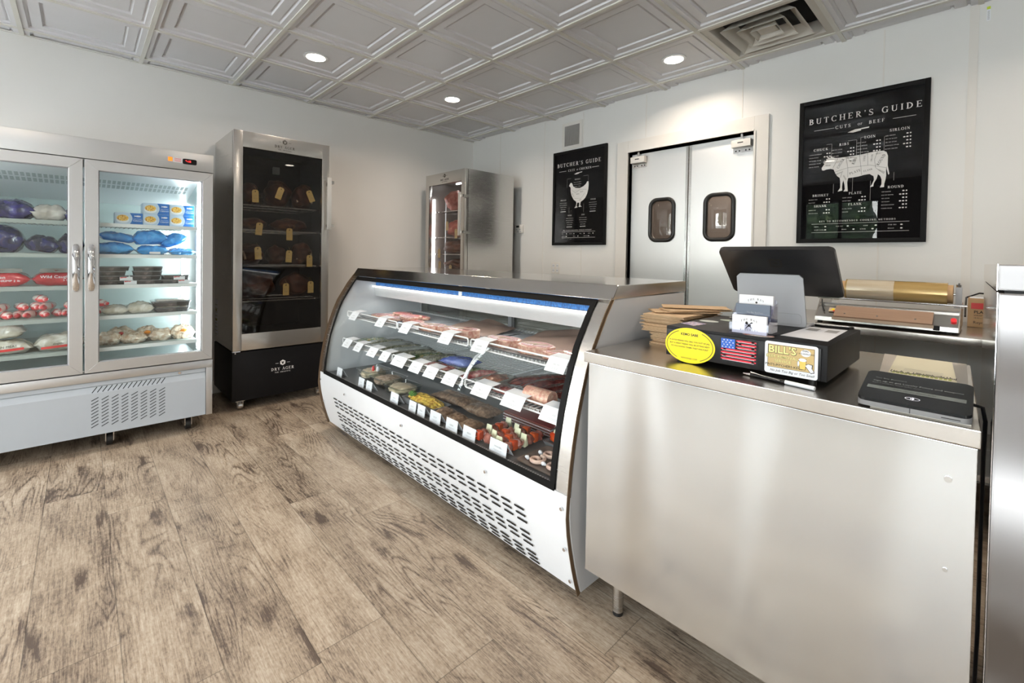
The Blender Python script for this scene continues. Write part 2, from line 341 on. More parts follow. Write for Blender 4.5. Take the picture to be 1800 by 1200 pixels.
def floor_mat():
    m_, nt, b = mk('wood_planks'); N = nt.nodes; Lk = nt.links
    def math_(op, a=None, bb=None, c_=None):
        n = N.new('ShaderNodeMath'); n.operation = op
        for i, v in enumerate((a, bb, c_)):
            if v is None: continue
            if hasattr(v, 'type') and not isinstance(v, (int, float)): Lk.new(v, n.inputs[i])
            else: n.inputs[i].default_value = v
        return n.outputs[0]
    tc_ = N.new('ShaderNodeTexCoord'); sp = N.new('ShaderNodeSeparateXYZ'); Lk.new(tc_.outputs['Object'], sp.inputs[0]); X, Y = sp.outputs[0], sp.outputs[1]
    PW, PL = 0.21, 1.22
    yr = math_("DIVIDE", math_("SUBTRACT", Y, 0.01), PW); row = math_('FLOOR', yr); fy = math_('SUBTRACT', yr, row)
    w1 = N.new('ShaderNodeTexWhiteNoise'); w1.noise_dimensions = '1D'; Lk.new(row, w1.inputs['W'])
    xo = math_('ADD', math_('DIVIDE', X, PL), w1.outputs['Value']); cl = math_('FLOOR', xo); fx = math_('SUBTRACT', xo, cl)
    idn = math_('ADD', math_('MULTIPLY', row, 17.31), math_('MULTIPLY', cl, 5.77))
    w2 = N.new('ShaderNodeTexWhiteNoise'); w2.noise_dimensions = '1D'; Lk.new(idn, w2.inputs['W']); R1 = w2.outputs['Value']
    # grain space, shifted for every plank
    def vec(sx_, sy_, so):
        cv = N.new('ShaderNodeCombineXYZ'); Lk.new(math_('ADD', math_('MULTIPLY', X, sx_), math_('MULTIPLY', R1, so)), cv.inputs[0]); Lk.new(math_('MULTIPLY', Y, sy_), cv.inputs[1]); Lk.new(math_('MULTIPLY', R1, 31.0), cv.inputs[2]); return cv.outputs[0]
    def nse(v, sc_, det, dist=0.0, rg=0.5):
        n = N.new('ShaderNodeTexNoise'); n.inputs['Scale'].default_value = sc_; n.inputs['Detail'].default_value = det; n.inputs['Distortion'].default_value = dist; n.inputs['Roughness'].default_value = rg; Lk.new(v, n.inputs['Vector']); return n.outputs['Fac']
    big = nse(vec(1.0, 6.0, 40), 1.0, 1.5, 0.5)                      # cathedral field
    rings = math_('PINGPONG', math_('MULTIPLY', big, 24.0), 0.5)
    ringm = math_('MULTIPLY', rings, 2.0)
    sharp = math_('POWER', math_('SUBTRACT', 1.0, ringm), 3.0)
    mod = nse(vec(2.0, 6.0, 71), 1.0, 2)
    modr = N.new('ShaderNodeMapRange'); modr.inputs['From Min'].default_value = 0.42; modr.inputs['From Max'].default_value = 0.66; Lk.new(mod, modr.inputs['Value'])
    fine = nse(vec(12, 230, 13), 1.0, 4, 0.0, 0.65)
    sand = nse(vec(60, 160, 3), 1.0, 3, 0.0, 0.7)
    pat = nse(vec(3.0, 9.0, 91), 1.0, 4, 0.3)
    saw = nse(vec(60, 4, 57), 1.0, 2)
    cr = N.new('ShaderNodeValToRGB'); e = cr.color_ramp.elements
    e[0].position = 0.28; e[0].color = (0.095, 0.068, 0.052, 1); e[1].position = 0.72; e[1].color = (0.50, 0.425, 0.335, 1); k = e.new(0.5); k.color = (0.335, 0.262, 0.190, 1)
    t = math_('ADD', math_('ADD', math_('MULTIPLY', pat, 0.55), math_('MULTIPLY', fine, 0.62)), math_('MULTIPLY', math_('SUBTRACT', R1, 0.5), 0.05))
    t = math_('ADD', t, math_('MULTIPLY', math_('SUBTRACT', sand, 0.5), 0.42))
    t = math_('ADD', t, math_('MULTIPLY', math_('SUBTRACT', saw, 0.5), 0.10))
    t = math_('SUBTRACT', t, math_('MULTIPLY', math_('MULTIPLY', sharp, modr.outputs[0]), 0.22))
    # knots
    vo = N.new('ShaderNodeTexVoronoi'); vo.inputs['Scale'].default_value = 1.0; vo.voronoi_dimensions = '2D'; Lk.new(vec(1.35, 5.0, 23), vo.inputs['Vector'])
    kd = N.new('ShaderNodeMapRange'); kd.inputs['From Min'].default_value = 0.02; kd.inputs['From Max'].default_value = 0.17; kd.inputs['To Min'].default_value = 1; kd.inputs['To Max'].default_value = 0; kn = math_('ADD', vo.outputs['Distance'], math_('MULTIPLY', math_('SUBTRACT', nse(vec(14, 60, 3), 1.0, 3), 0.5), 0.22)); kn = math_('ADD', kn, math_('MULTIPLY', math_('GREATER_THAN', R1, 0.62), 0.3)); Lk.new(kn, kd.inputs['Value'])
    t = math_('SUBTRACT', t, math_('MULTIPLY', math_('POWER', kd.outputs[0], 1.5), 0.26))
    t = math_('SUBTRACT', t, 0.075)
    Lk.new(t, cr.inputs[0])
    # plank seams
    sy = math_('MINIMUM', fy, math_('SUBTRACT', 1.0, fy)); sxm = math_('MULTIPLY', math_('MINIMUM', fx, math_('SUBTRACT', 1.0, fx)), PL / PW)
    seam = math_('MINIMUM', sy, sxm); sm = N.new('ShaderNodeMapRange'); sm.inputs['From Max'].default_value = 0.010; sm.inputs['To Min'].default_value = 0.4; sm.inputs['To Max'].default_value = 1.0; Lk.new(seam, sm.inputs['Value'])
    hs = N.new('ShaderNodeHueSaturation'); hs.inputs['Saturation'].default_value = 1.0; Lk.new(cr.outputs[0], hs.inputs['Color']); Lk.new(math_('MULTIPLY', sm.outputs[0], math_('ADD', 0.97, math_('MULTIPLY', R1, 0.06))), hs.inputs['Value'])
    Lk.new(hs.outputs[0], b.inputs['Base Color'])
    b.inputs['Roughness'].default_value = 0.42; b.inputs['Specular IOR Level'].default_value = 0.35
    bp = N.new('ShaderNodeBump'); bp.inputs['Strength'].default_value = 0.35; bp.inputs['Distance'].default_value = 0.002; Lk.new(math_('ADD', t, math_('MULTIPLY', sm.outputs[0], 0.5)), bp.inputs['Height']); Lk.new(bp.outputs['Normal'], b.inputs['Normal'])
    return m_

M = {}
M['floor'] = floor_mat()
M['wall'] = plain('painted_wall', (0.74, 0.73, 0.705), 0.6, var=0.02, scale=2, bump=0.05, bscale=300)
M['frp'] = plain('wall_panel', (0.74, 0.74, 0.72), 0.42, var=0.02, scale=2, bump=0.04, bscale=200)
M['trimw'] = plain('white_trim', (0.72, 0.70, 0.66), 0.4, var=0.02)
M['tile'] = plain('ceiling_tile', (0.68, 0.68, 0.70), 0.34, var=0.02, spec=0.4)
M['tee'] = plain('ceiling_grid', (0.66, 0.65, 0.60), 0.5, var=0.05, bump=0.1, bscale=80)
M['steel'] = steel('brushed_steel', wav=0.0)
M['steelh'] = steel('brushed_steel_horizontal', (0.60, 0.585, 0.56), 0.24, (1, 60, 60), 0.1)
M['steelv'] = steel('counter_steel', (0.78, 0.81, 0.83), 0.19, (6, 6, 0.5), 0.03, wav=0.10, wscale=1.0, wstretch=(2.1, 1, 0.35), fine=0.0)
M['counter'] = steel('counter_top_steel', (0.60, 0.57, 0.53), 0.25, (2, 60, 60), 0.06)
M['fridge'] = steel('fridge_frame_steel', (0.66, 0.67, 0.68), 0.36, (1, 50, 50), 0.08)
M['mirror'] = steel('polished_cabinet_steel', (0.60, 0.585, 0.58), 0.05, (1, 1, 40), 0.03, wav=0.0)
M['cabfront'] = steel('cabinet_front_steel', (0.30, 0.295, 0.30), 0.36, (1, 60, 60), 0.08, wav=0.10, wscale=1.0, wstretch=(0.3, 1, 3.2), fine=0.03)
M['chrome'] = steel('chrome', (0.75, 0.75, 0.76), 0.08, (1, 1, 1), 0.02)
M['alu'] = steel('door_aluminium', (0.80, 0.80, 0.79), 0.42, (60, 60, 1), 0.06, wav=0.004, wscale=1.5)
M['greypaint'] = plain('grey_painted_metal', (0.42, 0.46, 0.50), 0.38, var=0.02)
M['sidegrey'] = plain('light_grey_side_panel', (0.50, 0.505, 0.51), 0.4, var=0.02)
M['white'] = plain('white_enamel', (0.72, 0.74, 0.765), 0.3, var=0.02)
M['liner'] = plain('white_liner', (0.58, 0.68, 0.67), 0.35, var=0.03, scale=5)
M['whitewire'] = plain('white_wire', (0.82, 0.84, 0.85), 0.3, var=0.02)
M['greywire'] = plain('grey_green_wire', (0.40, 0.44, 0.42), 0.4, var=0.05)
M['black'] = plain('black_plastic', (0.006, 0.006, 0.007), 0.32, var=0.1, spec=0.3)
M['blackborder'] = plain('black_glass_print', (0.004, 0.004, 0.004), 0.5, var=0.0, spec=0.15)
M['blackmat'] = plain('black_matte_metal', (0.006, 0.006, 0.007), 0.5, var=0.1, spec=0.22)
M['slot'] = plain('dark_opening', (0.006, 0.007, 0.008), 0.7, var=0)
M['rubber'] = plain('black_rubber', (0.012, 0.012, 0.012), 0.42, var=0.1)
M['posterbk'] = plain('poster_print_black', (0.006, 0.006, 0.007), 0.6, var=0.1, spec=0.0)
M['ink'] = plain('poster_print_white', (0.84, 0.83, 0.81), 0.6, var=0.02)
M['inkdim'] = plain('poster_print_grey', (0.36, 0.36, 0.36), 0.6, var=0.02)
M['posterglass'] = glass('poster_glazing', (0.98, 0.98, 0.98), 0.42)
M['glass'] = glass('clear_glass', (0.96, 0.985, 0.98), 0.9)
M['caseglass'] = glass('curved_case_glass', (0.96, 0.98, 0.98), 0.75)
M['winglass'] = glass('storefront_glass', (0.97, 0.98, 0.98), 0.8)
M['tint'] = glass('tinted_door_glass', (0.70, 0.68, 0.66), 0.9)
M['tint2'] = glass('lightly_tinted_door_glass', (0.86, 0.84, 0.83), 0.8)
M['acrylic'] = glass('clear_acrylic', (0.93, 0.93, 0.98), 1.6, 0.02)
M['led'] = plain('led_glow_strip', (1, 1, 1), 0.5, var=0, emit=(0.93, 0.98, 1.0), es=22.0)
M['ledw'] = plain('case_lamp_tube', (1, 1, 1), 0.5, var=0, emit=(1.0, 0.98, 0.95), es=2.5)
M['lamp'] = plain('downlight_diffuser', (1, 1, 1), 0.5, var=0, emit=(1.0, 0.90, 0.78), es=14.0)
M['paper'] = plain('white_card', (0.80, 0.82, 0.86), 0.5, var=0.02)
M['yellow'] = plain('yellow_vinyl', (0.95, 0.76, 0.005), 0.35, var=0.02)
M['inkblack'] = plain('black_print', (0.015, 0.013, 0.01), 0.5, var=0)
M['kraft'] = spots('kraft_paper', (0.50, 0.34, 0.19), (0.62, 0.44, 0.27), 25, 0.5, 0.3, 0.75)
M['cardboard'] = spots('cardboard', (0.52, 0.33, 0.17), (0.60, 0.40, 0.22), 8, 0.5, 0.3, 0.7)
M['manila'] = plain('manila_card', (0.55, 0.41, 0.18), 0.7, var=0.05)
M['butcher'] = spots('butcher_paper', (0.17, 0.115, 0.088), (0.22, 0.15, 0.115), 10, 0.5, 0.3, 0.65)
M['taupe'] = plain('grey_tower_plastic', (0.40, 0.41, 0.43), 0.45, var=0.02)
M['red'] = plain('red_plastic', (0.6, 0.01, 0.02), 0.3, var=0, emit=(1, 0.02, 0.03), es=0.4)
M['redink'] = plain('red_print', (0.62, 0.03, 0.03), 0.35, var=0.1)
M['orange'] = plain('orange_switch', (0.9, 0.2, 0.02), 0.4, var=0, emit=(1, 0.25, 0.02), es=0.8)
M['screenred'] = plain('red_led_digits', (0.5, 0, 0), 0.4, var=0, emit=(1, 0.03, 0.03), es=4)
M['whitelit'] = plain('lit_screen_white', (0.8, 0.8, 0.85), 0.4, var=0, emit=(0.9, 0.9, 1), es=0.8)
M['screentext'] = plain('lit_screen_text', (0.14, 0.15, 0.145), 0.3, var=0, emit=(0.5, 0.55, 0.52), es=0.03)
M['screenbar'] = plain('lit_screen_bar', (0.10, 0.11, 0.105), 0.25, var=0, emit=(0.5, 0.54, 0.5), es=0.07)
M['screen'] = plain('dark_screen_glass', (0.012, 0.014, 0.016), 0.12, var=0, spec=0.5)
M['bluefilm'] = spots('blue_film', (0.01, 0.10, 0.34), (0.03, 0.22, 0.62), 60, 0.5, 0.1, 0.35, stretch=(2, 1, 1))

# ---------------------------------------------------------------- room shell
g = G().box(XL - 0.1, XR + 0.1, YF - 0.1, YB + 0.1, -0.1, 0); tag(g.obj('floor', M['floor'], smooth=False), kind='structure')
g = G().box(-12, 16, -20, YF - 0.1, -0.14, -0.04); tag(g.obj('ground_outside', spots('pale_bounce_pavement', (0.62, 0.61, 0.58), (0.72, 0.71, 0.68), 30, 0.5, 0.3, 0.9), smooth=False), kind='structure')  # pavement made pale to throw daylight up at the ceiling
g = G().box(XL - 0.12, XL, YF, YB + 0.1, 0, H + 0.4); tag(g.obj('wall_left', M['wall'], smooth=False), kind='structure')
g = G().box(XR, XR + 0.12, YF, YB + 0.1, 0, H + 0.4); tag(g.obj('wall_right', M['wall'], smooth=False), kind='structure')
DX0, DX1, DZ = 2.10, 3.14, 2.125
g = G().box(XL - 0.1, DX0, YB, YB + 0.12, 0, H + 0.4).box(DX1, XR + 0.1, YB, YB + 0.12, 0, H + 0.4).box(DX0, DX1, YB, YB + 0.12, DZ, H + 0.4)
tag(g.obj('wall_back', M['frp'], smooth=False), kind='structure')
g = G()
xs = [XL - 0.1] + [v for p in WIN for v in p] + [XR + 0.1]
for i in range(0, len(xs), 2): g.box(xs[i], xs[i + 1], YF - 0.12, YF, 0, H + 0.4)
for a, b in WIN: g.box(a, b, YF - 0.12, YF, 0, WZ0).box(a, b, YF - 0.12, YF, WZ1, H + 0.4)
tag(g.obj('wall_front', plain('charcoal_wall', (0.16, 0.155, 0.15), 0.6, var=0.03), smooth=False), kind='structure')
for i, (a, b) in enumerate(WIN):
    g = G()
    for p in ((a, a + 0.05, WZ0, WZ1), (b - 0.05, b, WZ0, WZ1), (a, b, WZ0, WZ0 + 0.05), (a, b, WZ1 - 0.05, WZ1), ((a + b) / 2 - 0.025, (a + b) / 2 + 0.025, WZ0, WZ1)):
        g.box(p[0], p[1], YF - 0.09, YF - 0.02, p[2], p[3])
    f = tag(g.obj('window_%d' % (i + 1), M['black'], smooth=False), kind='structure')
    G().box(a + 0.05, b - 0.05, YF - 0.058, YF - 0.054, WZ0 + 0.05, WZ1 - 0.05).obj('pane', M['winglass'], f, smooth=False)
# wall panel battens and joints on the back wall
g = G()
for x in (0.38, 1.076, 1.583, 2.26, 3.048, 3.86): g.box(x - 0.004, x + 0.004, YB - 0.0025, YB, 0.1 if not DX0 - .13 < x < DX1 + .13 else DZ + 0.115, H)
g.box(4.225, 4.262, YB - 0.006, YB, 0.1, H); g.box(5.4, 5.42, YB - 0.004, YB, 0.1, H)
tag(g.obj('trim_1', M['trimw'], smooth=False), kind='structure')
g = G().box(XL, XL + 0.012, YF, YB, 0, 0.10); tag(g.obj('baseboard_left', M['trimw'], smooth=False), kind='structure')
g = G().box(XL + 0.012, DX0 - 0.1, YB - 0.012, YB, 0, 0.10).box(DX1 + 0.1, XR, YB - 0.012, YB, 0, 0.10); tag(g.obj('baseboard_back', M['trimw'], smooth=False), kind='structure')

# ceiling: lay-in grid with coffered tiles
VENT = (5, 2)
def clipbox(x0, x1, y0, y1): return max(x0, XL), min(x1, XR), max(y0, YF), min(y1, YB)
g = G(); bm = g.bm
prof = [(0.0, 0.003), (0.038, 0.003), (0.042, 0.014), (0.049, 0.019), (0.056, 0.010), (0.104, 0.011), (0.108, 0.022), (0.115, 0.027), (0.122, 0.018), (0.3048, 0.018)]
for i in range(-1, 12):
    for j in range(-8, 4):
        if (i, j) == VENT: continue
        x0, y0 = i * T, j * T
        if x0 > XR or x0 + T < XL or y0 > YB or y0 + T < YF: continue
        rings = []
        for d, z in prof[:-1]:
            rings.append([bm.verts.new((min(max(px, XL - 0.02), XR + 0.02), min(max(py, YF - 0.02), YB + 0.02), H + z)) for px, py in ((x0 + d, y0 + d), (x0 + T - d, y0 + d), (x0 + T - d, y0 + T - d), (x0 + d, y0 + T - d))])
        for A, B in zip(rings, rings[1:]):
            for k in range(4): bm.faces.new((A[k], A[(k + 1) % 4], B[(k + 1) % 4], B[k]))
        bm.faces.new(rings[-1])
g.box(XL - 0.1, XR + 0.1, YF - 0.1, YB + 0.1, H + 0.3, H + 0.36)
tag(g.obj('ceiling', M['tile'], smooth=False), kind='structure')
g = G()
for i in range(0, 11): g.box(i * T - 0.012, i * T + 0.012, YF, YB, H - 0.004, H + 0.006)
for j in range(-7, 4): g.box(XL, XR, j * T - 0.012, j * T + 0.012, H - 0.0045, H + 0.0055)
g.box(XL, XL + 0.012, YF, YB, H - 0.003, H + 0.006)
tag(g.obj('trim_2', M['tee'], smooth=False), kind='structure')

DL = ['beside the tall black-based cabinet, nearest the left wall', 'nearest the back left corner of the room', 'in front of the double swing doors']
for n, (i, j) in enumerate(LIGHTS):
    x, y = i * T, j * T
    lab = 'round recessed white ceiling downlight, ' + (DL[n] if n < 3 else ['added out of view over the front of the shop', 'added out of view over the right side of the counter', 'added out of view by the storefront at the left', 'added out of view by the back wall at the right', 'added out of view right above the meat counter'][n - 3])
    t = thing('ceiling_downlight', lab, 'ceiling light', (x, y, H), 'round downlights in the ceiling')
    G().lathe([(0.086, 0.0155), (0.086, 0.013), (0.064, 0.0106)], (x, y, H), 32).obj('trim_ring', M['white'], t)
    G().cyl((x, y, H + 0.009), (x, y, H + 0.0105), 0.0635, 32).obj('diffuser', M['lamp'], t)
    area_light('downlight_glow', (x, y, H + 0.006), (0, 0, 0), 0.12, 0.12, DOWN_W, WARM, shape='DISK', spread=math.radians(150))
# air diffuser
vx, vy = (VENT[0] + 0.5) * T, (VENT[1] + 0.5) * T
t = thing('ceiling_air_diffuser', 'square grey ceiling air diffuser with nested square louvres, near the back wall', 'ceiling vent', (vx, vy, H))
M['vent'] = plain('dusty_vent_metal', (0.56, 0.53, 0.47), 0.55, var=0.12, scale=6)
def sqring(g, h0, z0, h1, z1, th=0.004):
    v = []
    for hh, z in ((h0, z0), (h1, z1), (h1 - th, z1 + th), (h0 - th, z0 + th)):
        v.append([g.bm.verts.new((vx + sx_ * hh, vy + sy_ * hh, z)) for sx_, sy_ in ((-1, -1), (1, -1), (1, 1), (-1, 1))])
    for a in range(4):
        A, B = v[a], v[(a + 1) % 4]
        for k in range(4): g.bm.faces.new((A[k], A[(k + 1) % 4], B[(k + 1) % 4], B[k]))
g = G(); sqring(g, 0.297, H + 0.002, 0.255, H + 0.002, 0.003); sqring(g, 0.257, H + 0.002, 0.235, H + 0.075); g.obj('frame', M['vent'], t, smooth=False)
for h0, h1 in ((0.205, 0.150), (0.135, 0.088), (0.075, 0.045)):
    g = G(); sqring(g, h0, H - 0.008, h1, H + 0.048, 0.006); g.obj('louvre', M['vent'], t, smooth=False)
G().box(vx - 0.05, vx + 0.05, vy - 0.05, vy + 0.05, H + 0.012, H + 0.018).obj('centre_plate', M['vent'], t, smooth=False)
G().box(vx - 0.24, vx + 0.24, vy - 0.24, vy + 0.24, H + 0.09, H + 0.10).obj('duct_back', M['slot'], t, smooth=False)

# ---------------------------------------------------------------- swing doors and casing
g = G()
g.box(DX0 - 0.115, DX0, YB - 0.018, YB, 0, DZ + 0.105, 0.002).box(DX1, DX1 + 0.095, YB - 0.018, YB, 0, DZ + 0.105, 0.002).box(DX0, DX1, YB - 0.018, YB, DZ, DZ + 0.105, 0.002)
g.box(DX0 - 0.012, DX0, YB - 0.026, YB + 0.12, 0, DZ).box(DX1, DX1 + 0.012, YB - 0.026, YB + 0.12, 0, DZ).box(DX0, DX1, YB - 0.026, YB + 0.12, DZ, DZ + 0.012)
tag(g.obj('trim_3', M['trimw'], smooth=False), kind='structure')
YD = YB + 0.03
M['acrylwin'] = glass('bubble_window', (0.80, 0.78, 0.77), 1.6, 0.02)
MIDX = 2.636
for n, (a, b) in enumerate(((DX0 + 0.012, MIDX - 0.008), (MIDX + 0.008, DX1 - 0.012))):
    wcx = (2.410, 2.886)[n]; wcz = 1.520; ww, wh = 0.20, 0.335
    g = G()
    # leaf with a rounded opening: ring of faces on both sides
    hole = rrect(ww, wh, 0.055, 6, wcx, wcz); ang = [math.atan2(p[1] - wcz, p[0] - wcx) for p in hole]
    z0, z1 = 0.012, DZ - 0.016
    def outp(t):
        dx, dz = math.cos(t), math.sin(t); k = 1e9
        if dx > 1e-6: k = min(k, (b - wcx) / dx)
        if dx < -1e-6: k = min(k, (a - wcx) / dx)
        if dz > 1e-6: k = min(k, (z1 - wcz) / dz)
        if dz < -1e-6: k = min(k, (z0 - wcz) / dz)
        return (wcx + dx * k, wcz + dz * k)
    angs = sorted(ang + [math.atan2(zz - wcz, xx - wcx) for xx in (a, b) for zz in (z0, z1)])
    def inp(t):
        lo, hi = 0.0, 1.0
        dx, dz = math.cos(t), math.sin(t)
        def inside(k):
            x_, z_ = abs(dx * k), abs(dz * k); hx, hz, r_ = ww / 2, wh / 2, 0.055
            if x_ > hx or z_ > hz: return False
            if x_ > hx - r_ and z_ > hz - r_: return (x_ - hx + r_) ** 2 + (z_ - hz + r_) ** 2 <= r_ * r_
            return True
        for _ in range(30):
            m_ = (lo + hi) / 2
            if inside(m_): lo = m_
            else: hi = m_
        return (wcx + dx * lo, wcz + dz * lo)
    I = [inp(t) for t in angs]; O = [outp(t) for t in angs]
    V = [[g.bm.verts.new((p[0], y, p[1])) for p in L] for L in (I, O) for y in (YD, YD + 0.04)]
    n_ = len(angs)
    for k in range(n_):
        q = (k + 1) % n_
        g.bm.faces.new((V[0][k], V[2][k], V[2][q], V[0][q])); g.bm.faces.new((V[1][k], V[1][q], V[3][q], V[3][k]))
        g.bm.faces.new((V[0][k], V[0][q], V[1][q], V[1][k])); g.bm.faces.new((V[2][k], V[3][k], V[3][q], V[2][q]))
    lf = tag(g.obj('door_%d' % (n + 1), M['alu'], smooth=False), kind='structure')
    # gasket
    pts = [(p[0], YD - 0.004, p[1]) for p in rrect(ww + 0.012, wh + 0.012, 0.06, 8, wcx, wcz)]
    G().tube(pts, 0.0165, 10, True).obj('window_gasket', M['rubber'], lf)
    g = G()
    N1 = 16
    gr = [[None] * (N1 + 1) for _ in range(N1 + 1)]
    for i in range(N1 + 1):
        for j in range(N1 + 1):
            u, v = -1 + 2 * i / N1, -1 + 2 * j / N1
            bul = 0.05 * (max(0, (1 - u ** 4) * (1 - v ** 4)) ** 0.6) * (1 if n == 1 else 0.25)
            gr[i][j] = g.bm.verts.new((wcx + u * (ww / 2 - 0.002) * (1 - 0.12 * v ** 6 * abs(u)), YD + 0.012 - bul, wcz + v * (wh / 2 - 0.002)))
    for i in range(N1):
        for j in range(N1): g.bm.faces.new((gr[i][j], gr[i + 1][j], gr[i + 1][j + 1], gr[i][j + 1]))
    g.obj('vision_pane', M['acrylwin'], lf)
    hx = (a + 0.012, b - 0.012)[n]; sgn = (1, -1)[n]
    x0, x1 = sorted((hx, hx + sgn * 0.135))
    g = G().box(x0, x1, YD - 0.05, YD, DZ - 0.10, DZ - 0.045, 0.004); hb = g.obj('hinge_box', M['trimw'], lf)
    g = G().box(x0, x1, YD - 0.006, YD, DZ - 0.135, DZ - 0.10)
    hp = g.obj('hinge_plate', M['steel'], lf)
    g = G()
    for k in (0.02, 0.045, 0.09, 0.115): g.cyl((x0 + k, YD - 0.009, DZ - 0.120), (x0 + k, YD - 0.004, DZ - 0.120), 0.005, 10)
    g.obj('screws', M['rubber'], hp)
    g = G().box(x0 + 0.045, x0 + 0.085, YD - 0.0505, YD - 0.05, DZ - 0.072, DZ - 0.064); g.obj('maker_mark', M['inkblack'], hb, smooth=False)
    G().box(x0 + 0.06, x0 + 0.075, YD - 0.03, YD - 0.015, DZ - 0.045, DZ - 0.002).obj('hinge_pivot', M['steel'], lf)
    e0, e1 = ((b - 0.016, b + 0.004), (a - 0.004, a + 0.016))[n]
    G().box(e0, e1, YD - 0.004, YD + 0.044, z0, z1).obj('edge_strip', M['steel'], lf, smooth=False)
# corridor behind the doors
g = G().box(DX0 - 0.6, DX1 + 0.6, YB + 1.3, YB + 1.35, 0, 2.6).box(DX0 - 0.65, DX0 - 0.6, YB + 0.12, YB + 1.35, 0, 2.6).box(DX1 + 0.6, DX1 + 0.65, YB + 0.12, YB + 1.35, 0, 2.6).box(DX0 - 0.65, DX1 + 0.65, YB + 0.1, YB + 1.35, -0.05, 0.0).box(DX0 - 0.65, DX1 + 0.65, YB + 0.12, YB + 1.35, 2.6, 2.65)
tag(g.obj('wall_corridor', plain('corridor_wall', (0.45, 0.41, 0.38), 0.6), smooth=False), kind='structure')
area_light('corridor_lamp', ((DX0 + DX1) / 2, YB + 0.8, 2.55), (0, 0, 0), 0.3, 0.3, 9, WARM)

# ---------------------------------------------------------------- framed charts on the back wall
def poster(name, label, x0, x1, z0, z1, kind):
    t = thing(name, label, 'framed poster', ((x0 + x1) / 2, YB, z0), 'framed butcher charts')
    W, Hh = x1 - x0, z1 - z0; fw = 0.026; yf = YB - 0.024
    g = G()
    for a, b, c, d in ((x0, x0 + fw, z0, z1), (x1 - fw, x1, z0, z1), (x0 + fw, x1 - fw, z0, z0 + fw), (x0 + fw, x1 - fw, z1 - fw, z1)): g.box(a, b, yf, YB - 0.001, c, d, 0.0015)
    g.obj('frame', M['blackborder'], t)
    G().box(x0 + fw, x1 - fw, YB - 0.012, YB - 0.008, z0 + fw, z1 - fw).obj('print_sheet', M['posterbk'], t, smooth=False)
    G().box(x0 + fw, x1 - fw, YB - 0.0175, YB - 0.0155, z0 + fw, z1 - fw).obj('glazing', M['posterglass'], t, smooth=False)
    mp = plane_map((x0, YB - 0.0122, z0), (1, 0, 0), (0, 0, 1))
    return t, mp, W, Hh
def body_text(P, x, ztop, n, wdt, h=0.0062, gap=0.0165, words=None, align='l', icons=True):
    for k in range(n):
        s_ = words[k] if words else ''
        q = serif(s_, x, ztop - k * gap, h, 0.16, align); P += q
        if icons:
            xi = x + wdt
            for c in range(2 + (k % 2)): P.append(ellipse(xi - c * 0.014, ztop - k * gap + h / 2, 0.0055 if c else 0.004, 0.0042, 8))
def knife(P, cx, cz, s_):
    P.append([(cx - s_, cz - 0.12 * s_), (cx - 0.5 * s_, cz - 0.22 * s_), (cx + 0.25 * s_, cz - 0.10 * s_), (cx + 0.28 * s_, cz + 0.14 * s_), (cx - 0.3 * s_, cz + 0.12 * s_)])
    P.append([(cx + 0.28 * s_, cz + 0.02 * s_), (cx + 0.95 * s_, cz + 0.06 * s_), (cx + 1.0 * s_, cz + 0.2 * s_), (cx + 0.28 * s_, cz + 0.16 * s_)])
def u2(pts, o, sc_, h): return [((p[0] - o[0]) * sc_[0], h - (p[1] - o[1]) * sc_[1]) for p in pts]

# beef chart
t, mp, W, Hh = poster('framed_beef_chart', 'large framed black chart with a white cow and cuts of beef, right of the doors', 3.425, 4.077, 1.312, 2.252, 'beef')
P = serif("BUTCHER'S GUIDE", W / 2 + 0.01, Hh - 0.155, 0.036, 0.36, bold=1) + serif('CUTS', W / 2 - 0.085, Hh - 0.208, 0.020, 0.3) + serif('OF', W / 2 + 0.003, Hh - 0.206, 0.013, 0.2) + serif('BEEF', W / 2 + 0.085, Hh - 0.208, 0.020, 0.3)
P += [rect(0.085, 0.195, Hh - 0.200, Hh - 0.198), rect(W - 0.165, W - 0.06, Hh - 0.200, Hh - 0.198)]
knife(P, W / 2 - 0.005, Hh - 0.235, 0.055)
heads = [('CHUCK', 0.105, 0.315, ['CHUCK EYE ROAST', 'CHUCK ROAST', 'TOP BLADE STEAK', 'SHOULDER STEAK', 'CHUCK TENDER'], 5), ('RIBS', 0.23, 0.30, ['RIB EYE STEAK', 'RIB EYE ROAST', 'BACK RIBS', 'RIB ROAST', 'RIB STEAK'], 5), ('LOIN', 0.36, 0.275, ['STRIP STEAK', 'FILET MIGNON', 'T-BONE STEAK', 'TOP LOIN STEAK', 'PORTERHOUSE'], 5), ('SIRLOIN', 0.50, 0.255, ['TOP SIRLOIN', 'TRI TIP ROAST', 'TRI TIP STEAK', 'BONELESS STEAK', 'PETITE SIRLOIN'], 5)]
for nm, hx, hz, wds, k in heads:
    P += serif(nm, hx + 0.02, Hh - hz - 0.02, 0.0155, 0.22); body_text(P, hx - 0.045, Hh - hz - 0.045, k, 0.115, words=wds, h=0.0052, gap=0.020)
for nm, hx, zz, wds in (('BRISKET', 0.12, 0.305, ['BRISKET CUT', 'FLAT CUT']), ('SHANK', 0.12, 0.235, ['CROSS CUT', 'GROUND BEEF']), ('PLATE', 0.305, 0.305, ['SKIRT STEAK', 'SHORT RIBS']), ('FLANK', 0.305, 0.235, ['FLANK STEAK', 'GROUND']), ('ROUND', 0.50, 0.325, ['TOP ROUND', 'EYE OF ROUND', 'TIP STEAK', 'TIP ROAST', 'BOTTOM ROUND', 'CUBED STEAK'])):
    P += serif(nm, hx + 0.01, zz, 0.0145, 0.2); body_text(P, hx - 0.055, zz - 0.022, len(wds), 0.115, words=wds, h=0.0052, gap=0.020)
